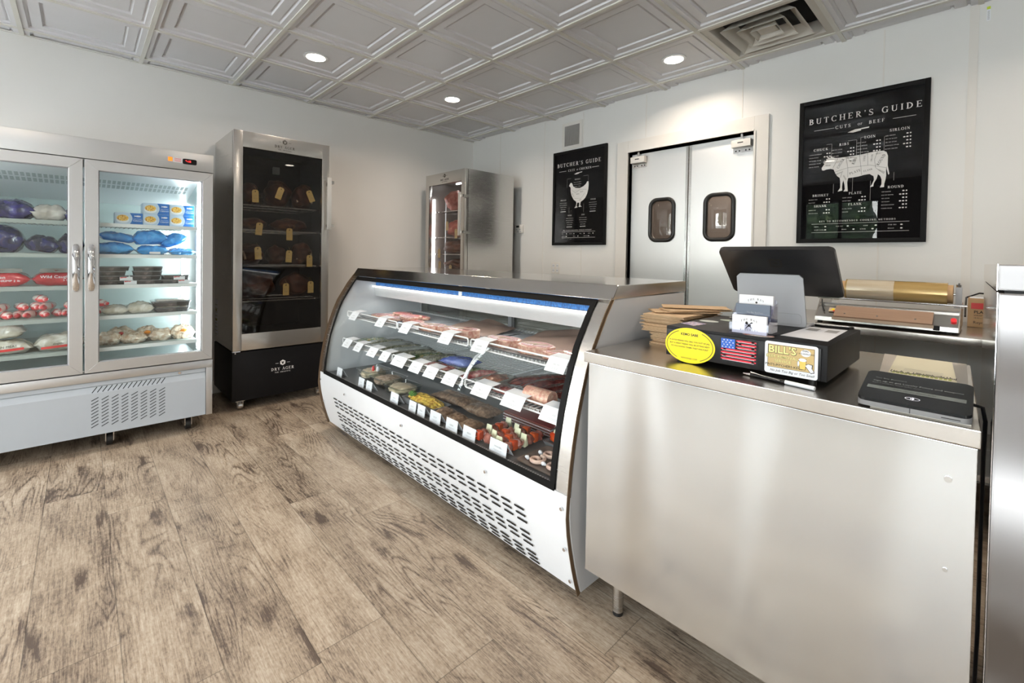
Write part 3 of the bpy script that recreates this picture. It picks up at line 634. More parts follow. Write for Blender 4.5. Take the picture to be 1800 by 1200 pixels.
P += serif('KEY TO RECOMMENDED COOKING METHODS', W / 2 - 0.005, 0.135, 0.0105, 0.32) + [rect(0.085, W - 0.075, 0.123, 0.1245), rect(0.085, W - 0.075, 0.068, 0.0695)]
for k, (nm, xx) in enumerate((('GRILL', 0.10), ('PAN FRY', 0.22), ('STEW', 0.36), ('STIR FRY', 0.48), ('SLOW COOK', 0.10), ('BROIL', 0.25), ('KEBAB', 0.345), ('ROAST', 0.48))):
    P += serif(nm, xx, 0.103 if k < 4 else 0.082, 0.006, 0.2, 'l'); P.append(ellipse(xx + 0.062, (0.106 if k < 4 else 0.085), 0.006, 0.004, 8))
for poly in (((.155, .62), (.185, .62), (.185, .515), (.215, .515)), ((.27, .625), (.315, .625), (.315, .50)), ((.335, .52), (.335, .635), (.37, .635)), ((.45, .50), (.45, .62), (.47, .62)), ((.2, .30), (.2, .36)), ((.30, .30), (.30, .39)), ((.39, .24), (.39, .36)), ((.50, .35), (.50, .40))):
    for a, b in zip(poly, poly[1:]): P.append(line(a[0], a[1] + 0.02, b[0], b[1] + 0.02, 0.0009))
G().polys(P, mp).obj('lettering', M['ink'], t, smooth=False)
cow = [(282, 632), (300, 610), (315, 588), (330, 573), (319, 561), (336, 566), (350, 572), (349, 556), (362, 566), (385, 573), (420, 574), (470, 572), (530, 568), (590, 563), (640, 556), (690, 552), (730, 552), (752, 562), (762, 585), (762, 640), (775, 690), (768, 697), (757, 665), (754, 645), (752, 670), (754, 700), (750, 725), (743, 748), (742, 768), (713, 770), (724, 752), (724, 722), (713, 700), (698, 690), (690, 716), (672, 742), (668, 762), (645, 766), (658, 750), (672, 722), (668, 700), (640, 686), (600, 690), (560, 698), (520, 702), (487, 704), (481, 730), (484, 758), (487, 786), (455, 786), (465, 772), (461, 745), (452, 716), (446, 735), (444, 760), (446, 780), (412, 786), (430, 762), (429, 722), (424, 700), (404, 688), (388, 668), (376, 645), (352, 640), (322, 642), (300, 648), (285, 645)]
def cowm(p):   # outline measured as read off the chart: undo its slant
    x_ = 0.050 + (p[0] - 165) / (950 - 165) * (W - 0.10) ; return (x_, 0.468 + (645 - p[1] - (p[0] - 530) * 0.035) / 1000 * 1.02)
cp = [cowm(p) for p in cow]
G().polys([cp], mp, 0.0).obj('cow_silhouette', M['ink'], t, smooth=False)
P = []
def dash(a, b, n_):
    for k in range(n_):
        f0, f1 = k / n_, (k + 0.6) / n_; P.append(line(a[0] + (b[0] - a[0]) * f0, a[1] + (b[1] - a[1]) * f0, a[0] + (b[0] - a[0]) * f1, a[1] + (b[1] - a[1]) * f1, 0.0022))
for a, b, n_ in (((405, 578), (368, 640), 9), ((468, 575), (482, 640), 9), ((482, 640), (484, 700), 8), ((385, 662), (480, 640), 12), ((482, 640), (640, 632), 18), ((565, 565), (585, 692), 14), ((622, 560), (626, 634), 9), ((690, 556), (672, 600), 6), ((672, 600), (680, 650), 6), ((680, 650), (740, 690), 9), ((640, 632), (755, 655), 13), ((440, 665), (430, 700), 5)):
    dash(cowm(a), cowm(b), n_)
def rot_text(s_, c, h, deg):
    c_, s2 = math.cos(math.radians(deg)), math.sin(math.radians(deg))
    return [[(c[0] + u * c_ - v * s2, c[1] + u * s2 + v * c_) for u, v in q] for q in serif(s_, 0, -h / 2, h, 0.14)]
for s_, c, h, dg_ in (('CHUCK', (427, 610), .0135, 62), ('RIBS', (529, 600), .0145, 72), ('LOIN', (600, 590), .010, 84), ('SIRLOIN', (652, 590), .008, 84), ('ROUND', (716, 605), .0145, 62), ('PLATE', (536, 668), .014, 18), ('FLANK', (628, 662), .010, 14), ('BRISKET', (420, 670), .0075, 22), ('SHANK', (462, 700), .0075, -64), ('SHANK', (722, 672), .008, -34)):
    P += rot_text(s_, cowm(c), h, dg_)
G().polys(P, mp, 0.0008).obj('cut_marks', M['inkblack'], t, smooth=False)

# chicken chart
t, mp, W, Hh = poster('framed_chicken_chart', 'framed black chart with a white chicken and cuts of chicken, left of the doors', 1.222, 1.874, 1.312, 2.252, 'chicken')
P = serif("BUTCHER'S GUIDE", W / 2 - 0.01, Hh - 0.155, 0.036, 0.30) + serif('CUTS', W / 2 - 0.095, Hh - 0.208, 0.021, 0.25) + serif('OF', W / 2 - 0.02, Hh - 0.206, 0.012, 0.2) + serif('CHICKEN', W / 2 + 0.075, Hh - 0.208, 0.021, 0.25)
P += [rect(0.075, 0.165, Hh - 0.200, Hh - 0.197), rect(W - 0.17, W - 0.09, Hh - 0.200, Hh - 0.197)]
knife(P, W / 2 - 0.01, Hh - 0.235, 0.05)
for nm, hx, zz, k in (('WHOLE', 0.31, 0.64, 4), ('BREAST', 0.135, 0.445, 4), ('THIGH', 0.50, 0.43, 4), ('WING', 0.22, 0.29, 4), ('LEG', 0.385, 0.29, 4)):
    P += serif(nm, hx, zz, 0.0125, 0.25)
    wds = ['ROAST OR GRILL', 'WITH SEASONING', 'SLOWLY UNTIL', 'WELL DONE'][:k]
    for q in range(k): P += serif(wds[q], hx, zz - 0.026 - q * 0.021, 0.0065, 0.3)
    for q in range(5): P.append(ellipse(hx - 0.03 + q * 0.014, zz - 0.026 - k * 0.021 + 0.002, 0.0055, 0.0042, 8))
P += serif('KEY TO RECOMMENDED COOKING METHODS', W / 2 - 0.01, 0.142, 0.0098, 0.28) + [rect(0.12, W - 0.12, 0.131, 0.133), rect(0.12, W - 0.12, 0.073, 0.075)]
for k, (nm, xx) in enumerate((('FRY', 0.125), ('PAN FRY', 0.22), ('GRILL', 0.345), ('ROAST', 0.45), ('SLOW COOK', 0.125), ('BROIL', 0.27), ('ROTISSERIE', 0.40))):
    P += serif(nm, xx, 0.110 if k < 4 else 0.086, 0.006, 0.2, 'l'); P.append(ellipse(xx + 0.058, (0.113 if k < 4 else 0.089), 0.006, 0.005, 8))
P += [line(.23, .66, .18, .66, .0009), line(.18, .66, .18, .57, .0009), line(.38, .67, .44, .67, .0009), line(.44, .67, .44, .57, .0009), line(.21, .32, .21, .38, .0009), line(.39, .32, .39, .40, .0009)]
G().polys(P, mp).obj('lettering', M['ink'], t, smooth=False)
hen = [(228, 525), (240, 500), (252, 493), (263, 501), (274, 528), (300, 543), (345, 546), (385, 530), (410, 508), (420, 490), (433, 489), (436, 515), (433, 560), (423, 600), (405, 635), (385, 655), (357, 672), (352, 700), (358, 712), (372, 716), (335, 720), (342, 705), (341, 680), (322, 680), (313, 710), (325, 720), (310, 728), (290, 728), (303, 716), (312, 690), (308, 670), (280, 650), (257, 612), (247, 575), (247, 540), (236, 527)]
def henm(p): return (0.055 + (p[0] - 100) / 500 * (W - 0.07) , 0.50 + (600 - p[1] - (p[0] - 330) * 0.06) / 960 * 1.02)
G().polys([[henm(p) for p in hen]], mp).obj('chicken_silhouette', M['ink'], t, smooth=False)
P = []
for a, b, n_ in (((258, 560), (300, 590), 7), ((300, 590), (345, 560), 7), ((345, 560), (420, 560), 9), ((290, 640), (360, 640), 9), ((360, 640), (400, 590), 8)): dash(henm(a), henm(b), n_)
P += rot_text('BACK', henm((365, 580)), .010, 10) + rot_text('WING', henm((325, 600)), .010, 4) + rot_text('BREAST', henm((275, 610)), .0075, -60) + rot_text('THIGH', henm((350, 655)), .0075, 10)
G().polys(P, mp, 0.0008).obj('cut_marks', M['inkblack'], t, smooth=False)

# small wall fittings
t = thing('wall_air_grille', 'small white wall air grille with grey vertical blades above the chicken chart', 'wall vent', (1.446, YB, 2.31))
g = G()
for a in ((1.320, 1.352, 2.270, 2.535), (1.540, 1.572, 2.270, 2.535), (1.352, 1.540, 2.270, 2.303), (1.352, 1.540, 2.502, 2.535)): g.box(a[0], a[1], YB - 0.008, YB, a[2], a[3], 0.001)
g.obj('frame', M['trimw'], t)
G().box(1.352, 1.540, YB - 0.0015, YB - 0.0005, 2.303, 2.502).obj('duct_back', plain('grille_shadow', (0.08, 0.08, 0.08), 0.7), t, smooth=False)
g = G()
for k in range(13): x = 1.358 + k * 0.0145; g.box(x - 0.0035, x + 0.0035, YB - 0.010, YB - 0.001, 2.303, 2.502)
g.obj('blades', plain('grille_blades', (0.40, 0.39, 0.38), 0.4), t, smooth=False)
t = thing('wall_outlet', 'white double power outlet low on the wall under the chicken chart', 'power outlet', (1.262, YB, 1.03))
G().box(1.205, 1.318, YB - 0.006, YB, 1.020, 1.138, 0.002).obj('cover_plate', M['trimw'], t)
for cx in (1.235, 1.288):
    for cz in (1.055, 1.102):
        g = G().prism(rrect(0.030, 0.034, 0.012, 4, cx, cz), YB - 0.0075, YB - 0.006, 'y'); f = g.obj('socket', M['white'], t)
        G().box(cx - 0.008, cx - 0.005, YB - 0.0079, YB - 0.0075, cz - 0.005, cz + 0.006).box(cx + 0.005, cx + 0.008, YB - 0.0079, YB - 0.0075, cz - 0.005, cz + 0.006).obj('slots', M['slot'], f, smooth=False)
t = thing('wall_thermostat', 'small white wall thermostat beside the smaller steel aging cabinet', 'thermostat', (0.88, YB, 1.45))
G().box(0.665, 0.790, YB - 0.024, YB, 1.452, 1.545, 0.004).obj('housing', M['trimw'], t)
G().box(0.690, 0.735, YB - 0.0248, YB - 0.024, 1.512, 1.532).obj('display', M['slot'], t, smooth=False)
g = G()
for k, (cx, cz) in enumerate(((0.70, 1.49), (0.75, 1.49), (0.72, 1.468), (0.76, 1.468))): g.box(cx - 0.012, cx + 0.012, YB - 0.0258, YB - 0.024, cz - 0.006, cz + 0.006)
g.obj('buttons', M['taupe'], t, smooth=False)
t = thing('wall_label', 'narrow white label with a yellow-green top stuck high on the wall at the right', 'label', (4.295, YB, 2.505))
G().box(4.289, 4.303, YB - 0.001, YB, 2.500, 2.575).obj('paper', M['paper'], t, smooth=False)
G().box(4.289, 4.303, YB - 0.0016, YB - 0.001, 2.560, 2.575).obj('colour_top', plain('lime_print', (0.5, 0.6, 0.03), 0.5), t, smooth=False)
g = G()
for k in range(7): g.box(4.292, 4.300, YB - 0.0016, YB - 0.001, 2.506 + k * 0.007, 2.509 + k * 0.007)
g.obj('small_print', M['inkdim'], t, smooth=False)

# ---------------------------------------------------------------- two-door glass freezer on the left wall
FX = 0.768; FY0, FY1 = -2.175, -0.908; FM = -1.535
fz = thing('display_freezer', 'wide two-door upright glass freezer full of frozen food against the left wall', 'freezer', ((FX + XL) / 2 + 0.02, (FY0 + FY1) / 2, 0))
ix0, ix1 = XL + 0.07, FX - 0.045
g = G()
g.box(XL + 0.02, FX - 0.04, FY0, FY0 + 0.05, 0.10, 1.815).box(XL + 0.02, FX - 0.04, FY1 - 0.05, FY1, 0.10, 1.815)
g.box(XL + 0.02, FX - 0.04, FY0 + 0.05, FY1 - 0.05, 1.70, 1.815).box(XL + 0.02, ix0, FY0 + 0.05, FY1 - 0.05, 0.10, 1.70).box(XL + 0.02, FX - 0.04, FY0 + 0.05, FY1 - 0.05, 0.10, 0.475)
g.obj('cabinet_body', M['sidegrey'], fz, smooth=False)
g = G()
g.box(ix0, ix0 + 0.01, FY0 + 0.05, FY1 - 0.05, 0.477, 1.70).box(ix0, ix1, FY0 + 0.05, FY0 + 0.06, 0.477, 1.70).box(ix0, ix1, FY1 - 0.06, FY1 - 0.05, 0.477, 1.70)
g.obj('liner', M['liner'], fz, smooth=False)
G().box(ix0, ix1 + 0.004, FY0 + 0.05, FY1 - 0.05, 0.475, 0.482).obj('inner_floor', steel('freezer_floor_steel', (0.68, 0.72, 0.74), 0.3, (60, 1, 1)), fz, smooth=False)
G().box(FX - 0.04, FX, FY0, FY1, 1.706, 1.822, 0.003).obj('header', M['fridge'], fz)
hd = G().box(FX - 0.001, FX + 0.001, -1.150 + 0.0, -1.128, 1.752, 1.777).obj('power_switch', M['orange'], fz, smooth=False)
G().box(FX - 0.001, FX + 0.001, -1.124, -1.078, 1.748, 1.776).obj('notice_label', M['paper'], fz, smooth=False)
P = []
for k in range(4): P.append(rect(-0.018, 0.018, 0.004 + k * 0.006, 0.0065 + k * 0.006))
G().polys(P, plane_map((FX + 0.0012, -1.101, 1.749), (0, 1, 0), (0, 0, 1))).obj('notice_print', M['redink'], fz, smooth=False)
dp = G().prism(rrect(0.074, 0.034, 0.008, 4, -1.038, 1.760), FX - 0.001, FX + 0.004, 'x').obj('display_panel', M['black'], fz)
P = [rect(-.016, -.008, .002, .0045)] + sans('-18', 0.002, -0.006, 0.017)
G().polys(P, plane_map((FX + 0.0044, -1.045, 1.762), (0, 1, 0), (0, 0, 1))).obj('digits', M['screenred'], fz, smooth=False)
# lower frame, kick panel, side posts
g = G().box(FX - 0.03, FX, FY0, FY1, 0.417, 0.466, 0.002); g.obj('lower_rail', M['fridge'], fz)
g = G().box(FX - 0.035, FX - 0.002, FY1 - 0.036, FY1, 0.10, 0.417, 0.002); g.obj('side_post', M['fridge'], fz)
g = G().prism([(FX - 0.012, 0.414), (FX - 0.012, 0.390), (FX - 0.022, 0.384), (FX - 0.004, 0.350), (FX - 0.004, 0.104), (FX - 0.03, 0.104), (FX - 0.04, 0.414)], FY0 + 0.0, FY1 - 0.038, 'y')
kp = g.obj('kick_panel', M['greypaint'], fz, smooth=False)
G().cyl((FX - 0.013, -1.086, 0.402), (FX - 0.008, -1.086, 0.402), 0.008, 16).obj('panel_lock', M['chrome'], kp)
P = []
for k in range(15):
    y = -1.500 + k * 0.0228; P.append(line(y, 0.353, y + 0.022, 0.382, 0.0042))
P_up = P; P = []
for c in range(8):
    for r_ in range(9):
        y = -1.503 + c * 0.0445; z = 0.150 + r_ * 0.0195; P.append(line(y, z, y + 0.031, z + 0.0175, 0.0042))
def vent_map(u, v, off=0.0):
    x = FX - 0.0033 if v < 0.3495 else FX - 0.0033 - (v - 0.35) * 0.53
    return Vector((x, u, v))
G().polys(P_up, vent_map).obj('vent_slots', M['slot'], kp, smooth=False)
G().polys(P, vent_map).obj('vent_slots', M['slot'], kp, smooth=False)
for y in (FY0 + 0.12, -1.42, FY1 - 0.12):
    g = G().cyl((FX - 0.11, y - 0.014, 0.036), (FX - 0.11, y + 0.014, 0.036), 0.036, 20); c = g.obj('caster', M['rubber'], fz)
    G().box(FX - 0.135, FX - 0.085, y - 0.020, y - 0.016, 0.03, 0.10).box(FX - 0.135, FX - 0.085, y + 0.016, y + 0.020, 0.03, 0.10).box(FX - 0.135, FX - 0.085, y - 0.020, y + 0.020, 0.09, 0.1005).obj('caster_fork', M['chrome'], fz, smooth=False)
# evaporator cover at the top inside
g = G().prism([(ix0 + 0.01, 1.52), (ix0 + 0.03, 1.52), (ix1 - 0.10, 1.655), (ix1 - 0.03, 1.66), (ix1 - 0.03, 1.70), (ix0 + 0.01, 1.70)], FY0 + 0.06, FY1 - 0.06, 'y'); ev = g.obj('evaporator_cover', M['white'], fz, smooth=False)
g = G()
d = Vector((ix1 - 0.10 - ix0 - 0.03, 1.655 - 1.52)).normalized()
def evm(u, v, off=0.0): return Vector((ix0 + 0.03 + d.x * v + d.y * 0.001, u, 1.52 + d.y * v - d.x * 0.001))
P = []
n_ = 46
for k in range(n_):
    y = FY0 + 0.09 + k * (FY1 - FY0 - 0.18) / n_
    for v0, v1 in ((0.36, 0.43), (0.45, 0.52)): P.append(rect(y, y + 0.016, v0, v1))
g.polys(P, evm).obj('air_slots', plain('shaded_grille', (0.38, 0.42, 0.43), 0.6), fz, smooth=False)
# lit strips; the rear one glows in place of a strip's reflection
g = G()
for y in (FY1 - 0.066, FM, FY0 + 0.066):
    pass
for y, x in ((FY1 - 0.066, ix1 - 0.055), (FY0 + 0.066, ix1 - 0.055), (FY1 - 0.075, ix0 + 0.14)):
    G().box(x - 0.012, x + 0.012, y - 0.006, y + 0.006, 0.53, 1.66).obj('led_glow_strip', M['led'], fz, smooth=False)
# shelves: wire racks with a front price rail
SH = [0.60, 0.79, 0.975, 1.16, 1.347]
for (a, b) in ((FY0 + 0.075, FM - 0.02), (FM + 0.02, FY1 - 0.075)):
    for z in SH:
        g = G()
        x0, x1 = ix0 + 0.06, ix1 - 0.035
        n_ = int((x1 - x0) / 0.028)
        for k in range(n_ + 1): x = x0 + (x1 - x0) * k / n_; g.box(x - 0.0018, x + 0.0018, a, b, z - 0.004, z)
        for k in range(23): y = a + (b - a) * k / 22; g.box(x0, x1, y - 0.0015, y + 0.0015, z - 0.008, z - 0.004)
        s_ = g.obj('shelf', M['greywire'], fz, smooth=False)
        G().box(x1, x1 + 0.006, a, b, z - 0.022, z).obj('shelf_rail', M['whitewire'] if a > FM else M['greywire'], s_ if False else fz, smooth=False)
for y in (FY1 - 0.064, FY0 + 0.064):
    for x in (ix0 + 0.12, ix1 - 0.14): G().box(x - 0.012, x + 0.012, y - 0.004, y + 0.004, 0.52, 1.5).obj('shelf_standard', M['taupe'], fz, smooth=False)
# doors
for n, (a, b) in enumerate(((FY0 + 0.004, FM - 0.004), (FM + 0.004, FY1 - 0.002))):
    z0, z1, fw = 0.472, 1.702, 0.058
    g = G()
    X0, X1 = FX - 0.040, FX
    for q in (((a, z0), (b, z0), (b - fw, z0 + fw), (a + fw, z0 + fw)), ((a, z1), (b, z1), (b - fw, z1 - fw), (a + fw, z1 - fw)), ((a, z0), (a, z1), (a + fw, z1 - fw), (a + fw, z0 + fw)), ((b, z0), (b, z1), (b - fw, z1 - fw), (b - fw, z0 + fw))):
        g.prism(list(q), X0, X1, 'x', 0.0012, seg=1)
    dr = g.obj('door', M['fridge'], fz, smooth=False)
    G().box(FX - 0.022, FX - 0.018, a + fw - 0.004, b - fw + 0.004, z0 + fw - 0.004, z1 - fw + 0.004).obj('glass_pane', M['glass'], dr, smooth=False)
    g = G()
    for p in ((a + fw - 0.003, a + fw + 0.005, z0 + fw, z1 - fw), (b - fw - 0.005, b - fw + 0.003, z0 + fw, z1 - fw), (a + fw, b - fw, z0 + fw - 0.003, z0 + fw + 0.004), (a + fw, b - fw, z1 - fw - 0.004, z1 - fw + 0.003)): g.box(FX - 0.028, FX - 0.012, *p)
    g.obj('door_gasket', M['taupe'], dr, smooth=False)
    hy = (b - 0.028, a + 0.028)[n]
    g = G(); HP = [(0.0, 0.945), (0.010, 0.955), (0.020, 0.972), (0.028, 1.00), (0.034, 1.04), (0.036, 1.08), (0.034, 1.12), (0.028, 1.16), (0.020, 1.188), (0.010, 1.205), (0.0, 1.215)]
    HW_ = [0.009, 0.0135, 0.0155, 0.016, 0.016, 0.016, 0.016, 0.016, 0.0155, 0.0135, 0.009]
    R = []
    for (dx, z), hw in zip(HP, HW_):
        R.append([g.bm.verts.new((FX + dx + ox, hy + oy, z)) for ox, oy in ((-0.004 if dx > 0.005 else 0, -hw), (0.004, -hw * 0.9), (0.007, -hw * 0.5), (0.008, 0), (0.007, hw * 0.5), (0.004, hw * 0.9), (-0.004 if dx > 0.005 else 0, hw))])
    for A, B in zip(R, R[1:]):
        for k in range(7): g.bm.faces.new((A[k], A[(k + 1) % 7], B[(k + 1) % 7], B[k]))
    g.bm.faces.new(R[0][::-1]); g.bm.faces.new(R[-1])
    g.obj('handle', M['chrome'], dr)

# ---------------------------------------------------------------- dry-aging cabinets
def logo(parent, mp, sc_, mat, name='brand_mark'):
    P = []
    P += [[(0.020 * sc_ * math.cos(a), 0.052 * sc_ + 0.020 * sc_ * math.sin(a)) for a in [PI / 2 + k * 2 * PI / 6 + 0.0 for k in range(6)]]]
    P += [line(-0.048 * sc_, 0.05 * sc_, -0.028 * sc_, 0.05 * sc_, 0.002 * sc_), line(0.028 * sc_, 0.05 * sc_, 0.048 * sc_, 0.05 * sc_, 0.002 * sc_)]
    P += serif('DRY AGER', 0, 0.0, 0.020 * sc_, 0.22) + serif('THE ORIGINAL', 0, -0.018 * sc_, 0.0085 * sc_, 0.35)
    P += [line(-0.014 * sc_, 0.026 * sc_, 0.014 * sc_, 0.026 * sc_, 0.0012)] if False else []
    return G().polys(P, mp).obj(name, mat, parent, smooth=False, world=False)
def bullhead(parent, mp, sc_, mat):
    P = [[(-0.013, 0.062), (-0.006, 0.058), (0.006, 0.058), (0.013, 0.062), (0.006, 0.052), (0.003, 0.042), (-0.003, 0.042), (-0.006, 0.052)]]
    return G().polys([[(u * sc_, v * sc_) for u, v in q] for q in P], mp, 0.0006).obj('brand_symbol', mat, parent, smooth=False, world=False)
M['ageliner'] = plain('dark_cabinet_liner', (0.016, 0.015, 0.016), 0.45, var=0.1)
M['ageliner2'] = plain('brown_cabinet_liner', (0.20, 0.175, 0.16), 0.35, var=0.08)
M['agemeat'] = spots('aged_beef', (0.05, 0.014, 0.008), (0.13, 0.045, 0.022), 14, 0.5, 0.14, 0.5, c3=(0.34, 0.17, 0.08), bump=0.5, noise_d=0.6)
M['agebright'] = spots('red_beef', (0.34, 0.06, 0.045), (0.55, 0.20, 0.15), 18, 0.5, 0.14, 0.4, c3=(0.72, 0.46, 0.36), bump=0.4, noise_d=0.6)
M['bone'] = plain('bone', (0.62, 0.50, 0.38), 0.6, var=0.15)

# local frame: front faces -Y, width 0.70 along X, origin at floor under the middle of the front
def ager(name, label, loc, rz, hinge, pedestal, liner, tint, depth=0.62, big=True, lit=True):
    t = thing(name, label, 'dry-aging cabinet', loc, rz=rz)
    W2 = 0.348; z0, z1 = 0.452, 2.083 if big else 2.050
    k = dict(world=False)
    g = G()
    g.box(-W2, -W2 + 0.03, 0.045, depth, z0, z1).box(W2 - 0.03, W2, 0.045, depth, z0, z1).box(-W2 + 0.03, W2 - 0.03, 0.045, depth, z1 - 0.06, z1).box(-W2 + 0.03, W2 - 0.03, 0.045, depth, z0, z0 + 0.09).box(-W2 + 0.03, W2 - 0.03, depth - 0.03, depth, z0 + 0.09, z1 - 0.06)
    g.obj('cabinet_body', M['steel'], t, smooth=False, **k)
    g = G().box(-W2 + 0.031, -W2 + 0.036, 0.05, depth - 0.03, z0 + 0.09, z1 - 0.06).box(W2 - 0.036, W2 - 0.031, 0.05, depth - 0.03, z0 + 0.09, z1 - 0.06).box(-W2 + 0.03, W2 - 0.03, depth - 0.037, depth - 0.031, z0 + 0.09, z1 - 0.06).box(-W2 + 0.03, W2 - 0.03, 0.05, depth - 0.03, z1 - 0.067, z1 - 0.061).box(-W2 + 0.03, W2 - 0.03, 0.05, depth - 0.03, z0 + 0.09, z0 + 0.095)
    g.obj('liner', liner, t, smooth=False, **k)
    g = G().box(-W2, W2, 0.012, depth, 0.075, z0 - 0.012, 0.002); g.obj('pedestal', pedestal, t, **k)
    # door
    fw = 0.060; g = G(); zt = 0.118; zb = 0.125
    dz0 = z0 - 0.0; dz1 = z1
    g.box(-W2, -W2 + fw, 0, 0.04, dz0, dz1, 0.003).box(W2 - fw, W2, 0, 0.04, dz0, dz1, 0.003).box(-W2 + fw - 0.003, W2 - fw + 0.003, 0, 0.04, dz1 - zt, dz1, 0.003).box(-W2 + fw - 0.003, W2 - fw + 0.003, 0, 0.04, dz0, dz0 + zb, 0.003)
    dr = g.obj('door', M['steelh'], t, **k)
    G().box(-W2 + fw, W2 - fw, 0.006, 0.012, dz0 + zb, dz1 - zt).obj('glass_pane', tint, dr, smooth=False, **k)
    hx = (W2 - 0.012) * hinge
    hx -= 0.006 * hinge; g = G().box(hx - 0.0165, hx + 0.0165, -0.058, -0.044, 1.385, 1.810, 0.003); hnd = g.obj('handle', M['alu'], dr, **k)
    for z in (1.42, 1.775):
        G().box(hx + 0.010, hx + 0.040, -0.048, -0.030, z - 0.013, z + 0.013, 0.002).box(hx + 0.028, hx + 0.040, -0.040, 0.052, z - 0.013, z + 0.013, 0.001) .obj('handle_bracket', M['steel'], dr, smooth=False, **k)
    mp = plane_map((0, -0.0007, dz1 - 0.085), (1, 0, 0), (0, 0, 1)); logo(dr, mp, 0.95, M['inkblack'])
    bullhead(dr, mp, 0.95, M['steelh'])
    for o_ in dr.children:
        if o_.name.startswith('brand_'): pass
    mp = plane_map((0.0, 0.0113, 0.265), (1, 0, 0), (0, 0, 1)); logo(t, mp, 1.1, M['ink'] if pedestal == M['blackmat'] else M['inkblack']); bullhead(t, mp, 1.1, M['inkblack'] if pedestal == M['blackmat'] else M['steelh'])
    # perforated rear wall and fan
    P = []
    for i in range(26):
        for j in range(6): P.append(ellipse(-0.26 + i * 0.02, 1.60 + j * 0.018, 0.0042, 0.0042, 8))
    G().polys(P, plane_map((0, depth - 0.0385, 0), (1, 0, 0), (0, 0, 1))).obj('air_holes', M['slot'], t, smooth=False, **k)
    G().box(-0.27, 0.27, depth - 0.0382, depth - 0.0376, 1.585, 1.705).obj('perforated_panel', M['steel'], t, smooth=False, **k)
    G().box(0.06, 0.11, 0.50, 0.53, z1 - 0.21, z1 - 0.15).obj('sensor_housing', M['taupe'], t, smooth=False, **k)
    shz = [1.552, 1.362, 1.085, 0.815] if big else [1.66, 1.385, 1.205, 1.02]
    for z in shz:
        g = G()
        for i in range(15): x = -W2 + 0.05 + i * (2 * W2 - 0.1) / 14; g.box(x - 0.0022, x + 0.0022, 0.09, depth - 0.06, z - 0.004, z)
        g.box(-W2 + 0.04, W2 - 0.04, 0.085, 0.092, z - 0.010, z).box(-W2 + 0.04, W2 - 0.04, depth - 0.07, depth - 0.063, z - 0.010, z).box(-W2 + 0.04, W2 - 0.04, 0.3, 0.306, z - 0.010, z - 0.004)
        g.obj('shelf', M['chrome'], t, smooth=False, **k)
    if lit:
        G().box(-W2 + 0.042, -W2 + 0.058, 0.075, 0.085, z0 + 0.20, z1 - 0.25).obj('led_glow_strip', M['led'], t, smooth=False, **k)
        P = [ellipse(-W2 + 0.090, 1.0 + i * 0.030, 0.005, 0.005, 8) for i in range(25)]
        G().polys(P, plane_map((0, 0.20, 0), (1, 0, 0), (0, 0, 1))).box(-W2 + 0.08, -W2 + 0.10, 0.203, 0.206, 0.7, 1.8).obj('shelf_standard', M['taupe'], t, smooth=False, **k)
        G().box(-0.18, 0.2, 0.28, 0.292, z1 - 0.075, z1 - 0.068).obj('led_glow_strip', M['led'], t, smooth=False, **k)
    for sx_ in (-1, 1):
        for y in (0.06, depth - 0.07):
            x = sx_ * (W2 - 0.06)
            g = G().cyl((x - 0.014, y, 0.030), (x + 0.014, y, 0.030), 0.030, 20); g.obj('caster', M['rubber'] if y > 0.2 else M['chrome'], t, **k)
            G().box(x - 0.020, x - 0.016, y - 0.022, y + 0.03, 0.02, 0.07).box(x + 0.016, x + 0.020, y - 0.022, y + 0.03, 0.02, 0.07).box(x - 0.028, x + 0.028, y - 0.03, y + 0.035, 0.066, 0.075).obj('caster_fork', M['chrome'], t, smooth=False, **k)
    G().box(-W2, -W2 + 0.05, 0.0, 0.03, z0 - 0.008, z0 - 0.001).cyl((-W2 + 0.02, 0.012, z0 - 0.022), (-W2 + 0.02, 0.012, z0 - 0.006), 0.006, 12).obj('door_hinge', M['chrome'], t, smooth=False, **k)
    return t
big = ager('dry_aging_cabinet', 'tall steel dry-aging cabinet with dark glass door on a black wheeled base', (0.52, -0.391, 0), PI / 2, 1, M['blackmat'], M['ageliner'], M['tint'], 0.628, True, False)
big.location = (0.52, -0.391, 0)
small = ager('dry_aging_cabinet', 'steel dry-aging cabinet with lit glass door standing in the back left corner', (0.42, 1.187, 0), 0.0, 1, M['steelh'], M['ageliner2'], M['tint2'], 0.66, False, True)
# energy sticker on the side of the large cabinet
G().box(0.50, 0.585, 0, 0.0, 0, 0)  if False else None
g = G().box(-0.3487, -0.348, 0.50, 0.600, 0.50, 0.80); st = g.obj('data_sticker', M['paper'], big, smooth=False, world=False)
P = [rect(0.01, 0.09, 0.01 + k * 0.03, 0.014 + k * 0.03) for k in range(9)] + [rect(0.02, 0.08, 0.12, 0.14), rect(0.02, 0.07, 0.20, 0.215)]
def stm(u, v, off=0.0): return Vector((-0.349, 0.60 - u, 0.5 + v))
G().polys(P, stm).obj('sticker_print', plain('olive_print', (0.35, 0.36, 0.12), 0.6), big, smooth=False, world=False)

